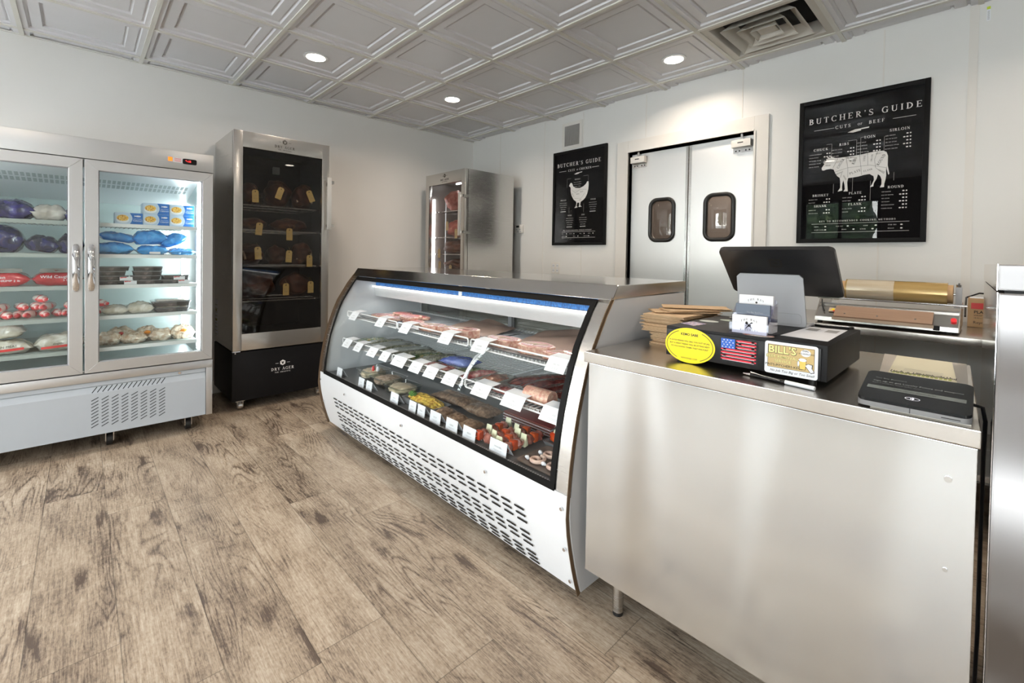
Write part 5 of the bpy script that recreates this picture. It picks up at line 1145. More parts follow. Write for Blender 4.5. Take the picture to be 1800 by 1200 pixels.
for k, (x, y, L, W, h, rz, lab) in enumerate([(2.88, 0.035, .33, .075, .040, 1.15, 'dark red sealed loin, leftmost of the long dark packs'), (2.97, 0.035, .33, .075, .042, 1.12, 'dark red sealed loin, second of the long dark packs'), (3.06, 0.035, .33, .075, .040, 1.15, 'dark red sealed loin, third of the long dark packs'), (3.15, 0.035, .33, .070, .042, 1.15, 'dark red sealed loin, fourth of the long dark packs'), (3.245, 0.035, .33, .070, .040, 1.2, 'dark red sealed loin, rightmost of the long dark packs')]):
    pack(lab, 'sealed_loin', 'food pack', x, y, ZL + 0.001, L, W, h, M['dark_meat'], k + 51, rz, 0.10, GD)
pack('red sealed cut lying in front of the long dark packs', 'sealed_loin', 'food pack', 2.90, -0.205, ZL + 0.001, .16, .070, .035, M['dark_meat'], 60, 0.15, 0.10)
t = thing('pork_roll', 'rolled pink pork loin with white rim at the right of the lower shelf', 'meat', (3.09, -0.205, ZL + 0.003))
G().cyl((3.035, -0.212, ZL + 0.037), (3.165, -0.205, ZL + 0.037), 0.034, 24).obj('skin', M['fat'], t)
G().cyl((3.032, -0.212, ZL + 0.037), (3.0355, -0.212, ZL + 0.037), 0.028, 24).obj('cut_face', M['leanpink'], t)
pack('red and green sealed pack at the far right of the lower shelf', 'sealed_pack', 'food pack', 3.265, -0.205, ZL + 0.001, .12, .08, .035, M['pinkpk'], 66, 0.4, 0.12)
# deck food
M['dip'] = spots('creamy_salad', (0.50, 0.40, 0.26), (0.70, 0.60, 0.44), 35, 0.5, 0.15, 0.4, coat=0.4, bump=0.7)
M['slaw'] = spots('shredded_beige_salad', (0.26, 0.18, 0.12), (0.58, 0.46, 0.36), 55, 0.5, 0.12, 0.5, bump=0.9, noise_d=2)
M['clearplastic'] = glass('clear_tub_plastic', (0.80, 0.84, 0.82), 2.0, 0.08)
GTB = 'clear tubs at the left of the deck'
def tub(label, x, y, lx, ly, h, mat, seed):
    t = thing('food_tub', label, 'food tub', (x, y, ZD), GTB, 0.05)
    g = G(); R = []
    for L, s_, zz in ((rrect(lx, ly, 0.02, 4), 0.85, 0.0), (rrect(lx, ly, 0.02, 4), 1.0, h), (rrect(lx + 0.012, ly + 0.012, 0.024, 4), 1.0, h), (rrect(lx + 0.012, ly + 0.012, 0.024, 4), 1.0, h - 0.004)):
        R.append([g.bm.verts.new((p[0] * s_, p[1] * s_, zz)) for p in L])
    for A, B in zip(R, R[1:]):
        for k in range(len(A)): g.bm.faces.new((A[k], A[(k + 1) % len(A)], B[(k + 1) % len(A)], B[k]))
    g.bm.faces.new(R[0][::-1]); g.obj('plastic', M['clearplastic'], t, world=False)
    G().blob((0, 0, h * 0.52), (lx * 0.50, ly * 0.50, h * 0.5), seed, 0.14, 3.5, 4, 0.97).obj('filling', mat, t, world=False)
    return t
tb = tub('tub of creamy dip with red and white garnish at the left of the deck', 1.655, -0.20, .17, .15, .062, M['dip'], 5)
G().blob((0.035, -0.02, 0.066), (0.010, 0.010, 0.022), 2, 0.2, 2, 2).obj('red_garnish', M['redink'], tb, world=False)
G().blob((0.015, -0.01, 0.062), (0.008, 0.012, 0.018), 3, 0.2, 2, 2).blob((0.055, 0.0, 0.062), (0.010, 0.012, 0.020), 4, 0.2, 2, 2).obj('white_garnish', M['paper'], tb, world=False)
tub('tub of shredded brown salad, second on the deck', 1.85, -0.20, .18, .16, .052, M['slaw'], 6)
tub('shallow tub of pale beige spread, third on the deck', 2.045, -0.215, .18, .15, .046, M['dip'], 7)
M['pasta'] = spots('yellow_rice_salad', (0.42, 0.22, 0.02), (0.80, 0.60, 0.10), 60, 0.48, 0.12, 0.4, bump=1.0, bdist=0.006)
t = tray('long tray of yellow rice salad with herbs in front of the deck', 2.33, -0.245, ZD, .30, .12, .030, M['traygrey'], 'deck trays'); 
G().blob((0, 0, 0.024), (0.135, 0.050, 0.028), 8, 0.3, 4, 4, 0.8).obj('rice', M['pasta'], t, world=False)
G().blob((-0.09, -0.02, 0.045), (0.025, 0.018, 0.010), 5, 0.5, 5, 3).blob((-0.13, 0.0, 0.040), (0.018, 0.020, 0.010), 9, 0.5, 5, 3).obj('herbs', plain('green_herb', (0.08, 0.20, 0.03), 0.5, var=0.4, scale=80), t, world=False)
GB2 = 'brown meat parcels on the deck'
for k, (x, y, L, W, h, rz, lab) in enumerate([(2.38, -0.09, .30, .13, .050, 0.05, 'long brown seasoned slab behind the yellow rice'), (2.62, -0.10, .20, .12, .050, 0.0, 'brown seasoned slab behind the folded parcels'), (2.53, -0.265, .095, .10, .045, 0.3, 'small brown parcel, left of the front row'), (2.63, -0.27, .095, .10, .045, -0.2, 'small brown parcel, middle of the front row'), (2.73, -0.265, .095, .10, .040, 0.2, 'small brown parcel, right of the front row, next to the kebabs')]):
    pack(lab, 'brown_meat_parcel', 'meat', x, y, ZD + 0.001, L, W, h, M['brown'], k + 71, rz, 0.2, GB2)
t = thing('sliced_meat_stack', 'stack of thin red meat slices interleaved with white paper behind the kebabs', 'meat', (2.88, 0.005, ZD))
M['slice'] = plain('dark_red_slices', (0.22, 0.05, 0.045), 0.3, var=0.2)
for k in range(7):
    z = ZD + 0.002 + k * 0.0062; G().box(2.74 + 0.003 * (k % 3), 3.04 - 0.003 * (k % 2), -0.07, 0.08, z, z + 0.0042, 0.001).obj('slice', M['slice'], t)
    k < 6 and G().box(2.738, 3.044, -0.074, 0.082, z + 0.0044, z + 0.0058).obj('interleaf', M['butcher'] if k % 2 else M['paper'], t, smooth=False)
M['pepred'] = spots('red_pepper', (0.50, 0.03, 0.01), (0.78, 0.14, 0.03), 15, 0.5, 0.2, 0.2, coat=0.6)
M['onion'] = plain('onion_wedge', (0.72, 0.74, 0.52), 0.35, var=0.1)
M['kebab'] = spots('kebab_meat', (0.20, 0.05, 0.035), (0.42, 0.16, 0.12), 40, 0.5, 0.15, 0.3, coat=0.4, bump=0.4)
M['pepgreen'] = plain('green_pepper', (0.12, 0.24, 0.04), 0.3, var=0.2)
GK = 'meat and pepper kebabs on the deck'
rnd = random.Random(4)
KP = [(2.86, -0.295, .05, 'leftmost kebab beside the small brown parcels'), (2.92, -0.290, -.1, 'second kebab from the left on the deck'), (2.98, -0.29, .12, 'third kebab from the left on the deck'), (3.03, -0.285, .0, 'rightmost kebab on the deck with a white onion wedge')]
for k, (x, y, rz, lab) in enumerate(KP):
    t = thing('kebab', lab, 'kebab', (x, y, ZD + 0.006), GK, PI / 2 + rz)
    G().tube([(-0.05, 0, 0.020), (0.19, 0, 0.022)], 0.0018, 6).obj('skewer', M['bone'], t, world=False)
    for q in range(7):
        x_ = -0.03 + q * 0.030; kind = (q + k) % 4
        nm, mt_ = (('pepper', 'pepred'), ('meat_chunk', 'kebab'), ('onion', 'onion'), ('meat_chunk', 'kebab'))[kind]
        if kind == 2: G().prism([(x_ - 0.010, 0.0), (x_ + 0.012, 0.004), (x_ + 0.002, 0.052)], -0.016, 0.016, 'y', 0.002).obj(nm, M[mt_], t, world=False)
        elif kind == 0: G().prism([(x_ - 0.014, -0.018), (x_ + 0.016, -0.014), (x_ + 0.012, 0.020), (x_ - 0.010, 0.016)], 0.004, 0.040, 'z', 0.005).obj(nm, M[mt_], t, world=False)
        else: G().blob((x_, 0, 0.021), (0.019, 0.022, 0.020), q + k * 9, 0.3, 2, 3).obj(nm, M[mt_], t, world=False)
t = tray('low dark tray holding two stuffed red peppers at the right of the deck', 3.16, -0.09, ZD, .22, .10, .014, M['traygrey'], 'deck trays')
for k, (x, y) in enumerate(((3.10, -0.09), (3.20, -0.09))):
    t = thing('stuffed_pepper', ['left', 'right'][k] + ' stuffed red pepper with cheese in the low dark tray', 'stuffed pepper', (x, y, ZD + 0.005), 'stuffed peppers')
    G().blob((x, y, ZD + 0.028), (0.036, 0.034, 0.026), k + 3, 0.25, 2, 3, 0.9).obj('pepper', M['pepred'], t)
    G().blob((x, y, ZD + 0.050), (0.020, 0.020, 0.012), k + 5, 0.4, 3, 3).obj('filling', M['onion'], t)
t = tray('flat brown tray under the rolled rosettes at the right end of the deck', 3.21, -0.245, ZD, .23, .19, .010, plain('brown_board', (0.16, 0.12, 0.10), 0.4), 'deck trays')
M['rosette'] = spots('pale_pink_roll', (0.50, 0.30, 0.24), (0.74, 0.56, 0.46), 30, 0.5, 0.2, 0.4, coat=0.3)
for k, (x, y, lab) in enumerate([(3.17, -0.22, 'spiral meat rosette at the back of the brown tray'), (3.165, -0.290, 'spiral meat rosette at the front left of the brown tray'), (3.245, -0.285, 'spiral meat rosette at the front right of the brown tray'), (3.255, -0.21, 'spiral meat rosette by the black border of the glass')]):
    t = thing('meat_rosette', lab, 'meat roll', (x, y, ZD + 0.005), 'rolled meat rosettes')
    pts = [(x + (0.006 + 0.0036 * a) * math.cos(a), y + (0.006 + 0.0036 * a) * math.sin(a), ZD + 0.016) for a in [q * 0.35 for q in range(24)]]
    G().tube(pts, 0.0075, 8).obj('spiral', M['rosette'], t)
    G().blob((x - 0.040, y - 0.01, ZD + 0.014), (0.010, 0.008, 0.008), k, 0.4, 3, 2).obj('stuffing', M['paper'], t)

# ---------------------------------------------------------------- frozen food in the freezer
XFR = FX - 0.165          # a little behind the front of the shelves
M['purple'] = spots('purple_printed_film', (0.012, 0.010, 0.07), (0.035, 0.025, 0.20), 16, 0.55, 0.10, 0.16, coat=1.0, c3=(0.12, 0.07, 0.30), noise_d=1.0, bump=0.5, crinkle=0.8)
M['navy'] = spots('dark_blue_printed_film', (0.006, 0.006, 0.022), (0.014, 0.016, 0.13), 12, 0.52, 0.12, 0.15, coat=1.0, c3=(0.10, 0.035, 0.05), noise_d=1.0, bump=0.5, crinkle=0.8)
M['redbag'] = spots('red_printed_film', (0.35, 0.005, 0.01), (0.55, 0.02, 0.03), 10, 0.5, 0.15, 0.15, coat=1.0, bump=0.4, crinkle=0.6)
M['bluebag'] = spots('sky_blue_film', (0.02, 0.22, 0.62), (0.08, 0.40, 0.82), 14, 0.5, 0.15, 0.14, coat=1.0, c3=(0.42, 0.62, 0.85), noise_d=1.0, bump=0.8, crinkle=0.9)
M['whitebag'] = spots('clear_bag_with_pale_meat', (0.50, 0.46, 0.36), (0.70, 0.68, 0.62), 22, 0.5, 0.15, 0.15, coat=1.0, c3=(0.82, 0.82, 0.78), noise_d=1.0, bump=0.9, crinkle=0.8, cscale=22)
M['poultry'] = spots('poultry_in_clear_bag', (0.52, 0.36, 0.24), (0.72, 0.64, 0.52), 26, 0.46, 0.14, 0.15, coat=1.0, c3=(0.84, 0.82, 0.76), noise_d=1.5, bump=1.0, crinkle=1.0, cscale=35)
M['tubewrap'] = spots('white_film_with_red_print', (0.84, 0.76, 0.70), (0.84, 0.70, 0.66), 24, 0.47, 0.02, 0.25, coat=0.5, c3=(0.75, 0.04, 0.05), bump=0.5)
M['silver'] = spots('silver_printed_film', (0.42, 0.38, 0.33), (0.66, 0.62, 0.58), 14, 0.5, 0.15, 0.15, coat=1.0, bump=0.5, crinkle=0.5)
def zs(i): return SH[i] + 0.0006
def bag(label, nm, cat, x, y, z, L, W, Hh, mat, seed, group=None, tilt=0.0, roll=0.0, rz=PI / 2, amp=0.14):
    t = thing(nm, label, cat, (x, y, z), group, rz)
    g = G().pillow(L, W, Hh, seed, amp, 22, Matrix.Rotation(roll, 4, 'X') @ Matrix.Rotation(tilt, 4, 'Y'))
    mz = min(v.co.z for v in g.bm.verts)
    for v in g.bm.verts: v.co.z -= mz
    g.obj('bag', mat, t, world=False, ang=60)
    return t
def front_print(t, x, y0, y1, z0, z1, mat, nm='printed_label', wob=0.0):
    mp = plane_map((x, (y0 + y1) / 2, (z0 + z1) / 2), (0, 1, 0), (0, 0, 1))
    G().polys([rrect(y1 - y0, z1 - z0, 0.003, 2)], mp).obj(nm, mat, t, smooth=False)
# left door, first shelf: purple bags
GPB = 'purple bags on the top freezer shelf'
bag('purple frozen food bag at the far left of the top freezer shelf', 'frozen_food_bag', 'frozen food', XFR, -1.825, zs(4), .20, .15, .115, M['purple'], 1, GPB)
b = bag('white and purple printed bag in the middle of the top left freezer shelf', 'frozen_food_bag', 'frozen food', XFR, -1.675, zs(4), .155, .15, .10, M['silver'], 2, GPB)
bag('purple bag beside the door frame on the top left freezer shelf', 'frozen_food_bag', 'frozen food', XFR + 0.01, -1.580, zs(4), .075, .13, .085, M['purple'], 3, GPB)
GNB = 'dark blue bags on the second freezer shelf'
bag('big dark blue domed bag at the left of the second freezer shelf', 'frozen_food_bag', 'frozen food', XFR - 0.04, -1.875, zs(3), .21, .20, .165, M['navy'], 4, GNB, amp=0.08)
bag('small bright blue bag at the far left edge of the second shelf', 'frozen_food_bag', 'frozen food', XFR + 0.04, -1.92, zs(3), .12, .09, .05, M['purple'], 14, GNB)
bag('dark blue sloping bag in the middle of the second left freezer shelf', 'frozen_food_bag', 'frozen food', XFR, -1.710, zs(3), .145, .16, .10, M['navy'], 5, GNB, 0.15)
bag('dark blue bag with red top by the frame on the second left shelf', 'frozen_food_bag', 'frozen food', XFR, -1.588, zs(3), .12, .15, .12, M['navy'], 6, GNB)
GRB = 'red bags on the third freezer shelf'
for k, (y, L, lab) in enumerate(((-1.865, .235, 'long red frozen food bag at the left of the third freezer shelf'), (-1.64, .215, 'red frozen food bag with white writing near the door frame'))):
    t = bag(lab, 'frozen_food_bag', 'frozen food', XFR, y, zs(2), L, .16, .095, M['redbag'], 7 + k, GRB, amp=0.10)
    mp = plane_map((XFR + 0.082, y - .01, zs(2) + 0.042), (0, 1, 0), (-0.5, 0, 0.85))
    G().polys(sans('Wild Caught' if k else 'Frozen', 0, 0.004, 0.024) + sans('5 lbs' if k else 'SHRIMP 2 lb', 0.045, -0.016, 0.017), mp).obj('lettering', M['paper'], t, smooth=False)
    mp = plane_map((XFR + 0.03, y, zs(2) + 0.087), (0, 1, 0), (-0.9, 0, 0.3))
    G().polys([rrect(L * 0.7, 0.07, 0.02, 4)], mp).obj('clear_window', M['silver'], t, smooth=False)
# fourth left shelf: stacked wrapped sausage chubs
GCH = 'white and red wrapped chubs'
rows_ = [(-1.900, 0, 'bottom row'), (-1.850, 0, 'bottom row'), (-1.800, 0, 'bottom row'), (-1.750, 0, 'bottom row'), (-1.700, 0, 'bottom row'), (-1.650, 0, 'bottom row'), (-1.600, 0, 'bottom row'),
         (-1.865, 1, 'upper row'), (-1.790, 1, 'upper row'), (-1.735, 1, 'upper row'), (-1.685, 1, 'upper row'), (-1.595, 1, 'upper row'), (-1.715, 2, 'very top')]
ordn = ['first', 'second', 'third', 'fourth', 'fifth', 'sixth', 'seventh']
cnt = {}
chub0 = thing('wrapped_chub', 'x', 'frozen food', (0, 0, 0))
g = G(); g.lathe([(0.003, -0.082), (0.010, -0.074), (0.019, -0.062), (0.023, -0.04), (0.0245, 0), (0.023, 0.04), (0.018, 0.062), (0.009, 0.074), (0.012, 0.086), (0.003, 0.090)], (0, 0, 0.0235), 20, 'x')
for v in g.bm.verts:
    n_ = mnoise.noise(v.co * 60); v.co.y *= 1 + 0.10 * n_; v.co.z = max(0.0, (v.co.z - 0.0235) * (0.92 + 0.1 * n_) + 0.0235)
g.obj('wrapper', M['tubewrap'], chub0, world=False, ang=80)
g = G().cyl((0.076, 0, 0.0235), (0.081, 0, 0.0235), 0.0105, 10); g.obj('clip', M['chrome'], chub0, world=False)
for k, (y, lv, nm) in enumerate(rows_):
    o = chub0 if k == 0 else copy_tree(chub0)
    c_ = cnt.get(lv, 0); cnt[lv] = c_ + 1
    o['label'] = ('white wrapped chub with red print, alone on top of the pile' if lv == 2 else 'white wrapped chub with red print, %s from the left in the %s' % (ordn[c_], nm)); o['category'] = 'frozen food'; o['group'] = GCH
    o.location = (XFR - 0.03 + 0.012 * math.sin(k * 2.1), y, zs(1) + (0.0, 0.0425, 0.085)[lv]); o.rotation_euler = (k * 1.3 if False else 0, 0, 0.28 * math.sin(k * 1.7))
# fifth left shelf
M['redlab'] = M['redink']
GCB = 'clear bags with red labels on the lowest left shelf'
for k, (y, L, z_, lab) in enumerate(((-1.86, .24, 0.0, 'clear bag of frozen meat with a red band at the left of the lowest shelf'), (-1.63, .22, 0.0, 'clear bag with red and blue print by the frame on the lowest shelf'), (-1.87, .20, 0.088, 'clear bag lying on top of another at the left of the lowest shelf'))):
    t = bag(lab, 'frozen_food_bag', 'frozen food', XFR - 0.01 - 0.03 * (k == 2), y, zs(0) + z_, L, .17, .085 + 0.02 * (k == 1), M['whitebag'], 20 + k, GCB, amp=0.14)
    if k < 2:
        xx = XFR + 0.078
        mp = plane_map((xx, y, zs(0) + 0.030), (0, 1, 0.06), (-0.5, 0, 0.85))
        G().polys([rrect(L * 0.72, 0.014, 0.003, 2)], mp).obj('red_band', M['redink'], t, smooth=False)
        G().polys(sans('Vegetable' if k else 'CHICKEN MEAT', 0.0, 0.014, 0.017) + (sans('California', 0.0, 0.032, 0.017) if k else []), mp, 0.0).obj('lettering', M['inkblack'], t, smooth=False)
# right door, first shelf: blue and white calamari cartons
M['cartonblue'] = plain('carton_blue', (0.02, 0.16, 0.52), 0.35, var=0.04)
M['cartonpale'] = plain('carton_pale_blue', (0.55, 0.68, 0.82), 0.4, var=0.04)
M['calamari'] = spots('printed_fried_rings', (0.50, 0.18, 0.02), (0.90, 0.58, 0.10), 150, 0.46, 0.1, 0.5, c3=(0.95, 0.80, 0.45))
M['bowlwhite'] = plain('printed_plate', (0.82, 0.84, 0.88), 0.5, var=0.02)
def carton():
    t = thing('seafood_carton', 'x', 'carton')
    w_, h_, d_ = 0.132, 0.070, 0.17
    G().box(-d_, 0, -w_ / 2, w_ / 2, 0, h_, 0.0008).obj('box', M['cartonpale'], t, smooth=False, world=False)
    mp = plane_map((0.0004, 0, h_ / 2), (0, 1, 0), (0, 0, 1))
    G().polys([[(0.004, 0.0345)] + [(0.0655, 0.0345), (0.0655, -0.0345), (0.010, -0.0345)] + [(0.004 + 0.012 * math.sin(a), -0.033 + 0.066 * (a / PI)) for a in [q * PI / 10 for q in range(11)]]], mp).obj('blue_panel', M['cartonblue'], t, smooth=False, world=False)
    G().polys([ellipse(-0.030, -0.010, 0.031, 0.019, 24)], mp, 0.0003).obj('plate_print', M['bowlwhite'], t, smooth=False, world=False)
    G().polys([ellipse(-0.030, 0.002, 0.028, 0.019, 24)], mp, 0.0006).obj('food_print', M['calamari'], t, smooth=False, world=False)
    P = [ellipse(0.044, 0.016, 0.013, 0.005, 20), [(0.026, 0.010), (0.033, 0.016), (0.026, 0.022)]] + sans('Calamari', 0.041, -0.016, 0.0125, bold=0.01) + sans('Fully Cooked', 0.041, -0.004, 0.0075)
    G().polys(P, mp, 0.0008).obj('lettering', M['paper'], t, smooth=False, world=False)
    return t
c0 = carton(); first = True
for k, (y, z_, lab) in enumerate([(-1.330, 0, 'blue calamari carton alone at the left end of the bottom row'), (-1.196, 0, 'middle blue calamari carton of the bottom row'), (-1.062, 0, 'right blue calamari carton of the bottom row'), (-1.196, 1, 'left blue calamari carton of the upper row'), (-1.062, 1, 'right blue calamari carton of the upper row, cut by the frame')]):
    o = c0 if k == 0 else copy_tree(c0)
    o.location = (XFR + 0.05, y, zs(4) + z_ * 0.0705); o['label'] = lab; o['group'] = 'blue calamari cartons'
# second right shelf: sky blue bags
GSB = 'sky blue bags on the second right shelf'
for k, (y, x, z_, L, W, Hh, tl, lab) in enumerate([(-1.405, 0, 0, .21, .16, .075, 0.0, 'flat sky blue bag at the left of the second right shelf'), (-1.385, -.03, .070, .19, .13, .060, 0.15, 'sky blue and clear bag peaking on top of the left one'), (-1.215, .02, 0, .17, .15, .062, 0, 'sky blue bag in the bottom middle with a white label'),
        (-1.225, 0, .062, .18, .13, .095, -0.05, 'fat light blue bag lying on the top in the middle'), (-1.090, -.01, .046, .15, .14, .080, -0.40, 'crumpled blue bag tilted to the upper right'), (-1.060, .02, 0, .15, .15, .048, 0, 'flat blue bag at the right end of the second shelf')]):
    t = bag(lab, 'blue_frozen_bag', 'frozen food', XFR + x, y, zs(3) + z_, L, W, Hh, M['bluebag'], 40 + k, GSB, tl, amp=0.2)
    if k == 2: front_print(t, XFR + 0.099, -1.235, -1.180, zs(3) + 0.004, zs(3) + 0.018, M['paper'])
# third right shelf: black trays wrapped in film, stacked
M['film'] = spots('black_tray_under_film', (0.010, 0.010, 0.012), (0.06, 0.05, 0.05), 20, 0.55, 0.12, 0.10, coat=1.0, c3=(0.20, 0.16, 0.15), bump=0.3)
M['filmlip'] = plain('grey_film_edge', (0.22, 0.22, 0.23), 0.15, var=0.3, scale=40, coat=1.0)
def meat_pack(w_=0.15, d_=0.16, h_=0.027):
    t = thing('wrapped_tray', 'x', 'meat tray')
    g = G(); R = []
    for s_, zz in ((0.94, 0), (0.985, h_ * .7), (1.0, h_ * .82), (1.0, h_), (0.95, h_)): R.append([g.bm.verts.new((p[0] * s_ , p[1] * s_, zz)) for p in rrect(d_, w_, 0.015, 4)])
    for A, B in zip(R, R[1:]):
        for k in range(len(A)): g.bm.faces.new((A[k], A[(k + 1) % len(A)], B[(k + 1) % len(A)], B[k]))
    g.bm.faces.new(R[0][::-1]); g.bm.faces.new(R[-1]); g.obj('tray', M['film'], t, world=False)
    g = G().prism(rrect(d_ + 0.004, w_ + 0.004, 0.016, 4), h_ * .80, h_ * .90, 'z'); g.obj('film_rim', M['filmlip'], t, world=False)
    return t
p0 = meat_pack(); n_ = 0; lv = ['bottom', 'second', 'third', 'fourth', 'top']
for st_, (y, cnt_, nm) in enumerate([(-1.410, 4, 'left stack'), (-1.240, 4, 'middle stack'), (-1.095, 2, 'right stack')]):
    for k in range(cnt_):
        o = p0 if n_ == 0 else copy_tree(p0); n_ += 1
        o.location = (XFR - 0.01 + 0.006 * math.sin(k * 3.1 + st_), y + 0.008 * math.sin(k * 2.3 + st_ * 2), zs(2) + k * 0.0278 + 0.0001); o.rotation_euler = (0, 0, 0.05 * math.sin(k * 5 + st_))
        o['label'] = 'black wrapped meat tray, %s of the %s on the third shelf' % ({0: 'bottom'}.get(k, 'top' if k == cnt_ - 1 else lv[k] + ' from the bottom'), nm); o['group'] = 'black wrapped meat trays'
o = copy_tree(p0); o.location = (XFR - 0.06, -1.005 + 0.0, zs(2)); o.rotation_euler = (0, 0, 1.4); o.location.y = -1.02 + 0.0
o.location = (XFR - 0.185, -1.08, zs(2)); o['label'] = 'black wrapped meat tray lying behind the right stack on the third shelf'; o['group'] = 'black wrapped meat trays'
for k, (y, z, lab) in enumerate([(-1.345, 0.034, 'upper white and red label card on the left black tray stack'), (-1.325, 0.010, 'lower white and red label card on the left black tray stack'), (-1.080, 0.034, 'upper white and red label card on the right black tray stack'), (-1.055, 0.010, 'lower white and red label card on the right black tray stack')]):
    t = thing('label_card', lab, 'label', (XFR + 0.090, y, zs(2) + z), 'white and red label cards')
    x = XFR + 0.080 + 0.004
    G().box(x, x + 0.0008, y - 0.030, y + 0.030, zs(2) + z - 0.009, zs(2) + z + 0.012).obj('card', M['paper'], t, smooth=False)
    mp = plane_map((x + 0.0011, y, zs(2) + z + 0.007), (0, 1, 0), (0, 0, 1))
    G().polys([[(-0.028, 0.004), (0.004, 0.004), (0.000, -0.001), (-0.012, 0.000), (-0.028, -0.003)]], mp).obj('red_print', M['redink'], t, smooth=False)
# fourth right shelf
o = copy_tree(chub0); o.location = (XFR - 0.02, -1.475, zs(1)); o['label'] = 'white wrapped chub with red print at the far left behind the right door'
o = copy_tree(chub0); o.location = (XFR - 0.05, -1.465, zs(1) + 0.0445); o['label'] = 'white wrapped chub on top of another behind the right door'; o.rotation_euler = (0, 0, 0.4)
GWB = 'clear bags with white blocks'
for k, (y, L, Hh, z_, lab) in enumerate([(-1.395, .13, .062, 0, 'clear bag with a white meat block, left on the fourth right shelf'), (-1.275, .14, .075, 0, 'clear bag with a big white block, middle of the fourth right shelf')]):
    t = bag(lab, 'clear_bag', 'frozen food', XFR + 0.01, y, zs(1) + z_, L, .15, Hh, M['whitebag'], 60 + k, GWB, amp=0.16)
pb = meat_pack(0.19, 0.16, 0.030); pb.location = (XFR - 0.01, -1.115, zs(1)); pb['label'] = 'wide shallow black tray of pale cutlets on the fourth right shelf'; pb['group'] = 'wide black trays'
t2 = G().prism(rrect(0.13, 0.165, 0.012, 4), 0.0295, 0.034, 'z'); t2.obj('cutlets', M['poultry'], pb, world=False)
pc = meat_pack(0.205, 0.16, 0.036); pc.location = (XFR - 0.01, -1.115, zs(1) + 0.0345); pc['label'] = 'wide black tray under cloudy film stacked on another, fourth right shelf'; pc['group'] = 'wide black trays'
t2 = G().prism(rrect(0.12, 0.16, 0.02, 4), 0.035, 0.045, 'z', 0.004); t2.obj('cloudy_film', M['silver'], pc, world=False)
# fifth right shelf: clear bags of poultry
GPO = 'clear bags of poultry on the lowest right shelf'
for k, (y, x, z_, L, Hh, rz, tl, lab) in enumerate([(-1.425, .03, 0, .13, .085, 1.2, 0, 'crinkled clear poultry bag at the far left of the lowest right shelf'), (-1.365, -.05, .03, .14, .095, 1.8, .2, 'clear poultry bag with a red tag leaning behind the left one'), (-1.305, .03, 0, .14, .070, 1.3, 0, 'pinkish clear poultry bag, third from the left'),
        (-1.235, -.03, .02, .13, .095, 1.7, 0, 'clear poultry bag with an orange spot in the middle'), (-1.165, .02, 0, .12, .080, 1.2, 0, 'small clear bag with white meat, right of the middle'), (-1.050, .02, 0, .14, .095, 1.5, 0, 'clear poultry bag standing alone at the right end')]):
    t = bag(lab, 'poultry_bag', 'frozen food', XFR - 0.03 + x, y, zs(0), L, .085, Hh, M['poultry'], 80 + k, GPO, tl, 0, rz, 0.26)
    if k in (1, 3, 5): G().blob((XFR - 0.03 + x + 0.052, y, zs(0) + Hh * 0.62), (0.010, 0.017, 0.010), k, 0.5, 4, 2).obj('orange_tag', plain('orange_tag', (0.75, 0.28, 0.04), 0.4) if k != 1 else M['redink'], t)

# ---------------------------------------------------------------- sales counter
CTX0, CTX1, CTZ = 3.424, 4.330, 0.880
ct = thing('steel_counter', 'long stainless steel counter with a plain steel front panel, right of the display case', 'counter', (3.87, 0.03, 0))
top = [(CTX0, -0.350), (CTX1, -0.350), (4.300, 0.412), (CTX0, 0.412)]
g = G().prism(top, CTZ - 0.034, CTZ, 'z', 0.002); g.obj('top', M['counter'], ct, smooth=False)
G().box(3.441, 4.326, -0.345, -0.335, 0.165, CTZ - 0.036, 0.001).obj('front_panel', M['steelv'], ct, smooth=False)
g = G(); g.cyl((4.288, -0.3480, 0.775), (4.288, -0.344, 0.775), 0.006, 12).cyl((4.288, -0.3475, 0.60), (4.288, -0.344, 0.60), 0.004, 12); g.obj('rivets', M['steel'], ct)
for x in (3.505, 4.245):
    for y in (-0.245, 0.345):
        l = G().cyl((x, y, 0.10), (x, y, CTZ - 0.036), 0.0215, 20).obj('leg', M['steel'], ct)
        G().cyl((x, y, 0.045), (x, y, 0.104), 0.0185, 20).cyl((x, y, 0.012), (x, y, 0.045), 0.0175, 20).obj('bullet_foot', M['steel'], ct)
        G().cyl((x, y, 0.0), (x, y, 0.012), 0.0165, 20).obj('foot_pad', M['rubber'], ct)
G().box(3.46, 4.285, -0.22, 0.37, 0.24, 0.262).obj('undershelf', M['steel'], ct, smooth=False)

# back worktable and the reflective cabinet at the right
bt = thing('back_worktable', 'stainless steel worktable along the back wall holding the wrapping machine', 'worktable', (3.95, 1.6, 0))
G().box(3.42, 4.80, 1.212, 1.975, 0.836, 0.870, 0.002).obj('top', M['counter'], bt)
for x in (3.50, 4.70):
    for y in (1.28, 1.90): G().cyl((x, y, 0), (x, y, 0.836), 0.02, 16).obj('leg', M['steel'], bt)
G().box(3.46, 4.76, 1.24, 1.95, 0.26, 0.285).obj('undershelf', M['steel'], bt, smooth=False)
rc = thing('steel_cabinet', 'mirror-bright stainless steel cabinet cut off by the right edge of the picture', 'cabinet', (4.75, 0.05, 0))
A_ = Vector((4.3435, -0.352)); Bc = Vector((4.318, 0.46)); 
g = G().prism([(4.3445, -0.352), (5.20, -0.372), (5.20, 0.46), (4.324, 0.46)], 0.10, 1.136, 'z', 0.004); g.obj('body', M['cabfront'], rc, smooth=False)
G().prism([(4.3432, -0.351), (4.3445, -0.351), (4.324, 0.459), (4.3227, 0.459)], 0.10, 1.136, 'z').obj('side_panel', M['mirror'], rc, smooth=False)
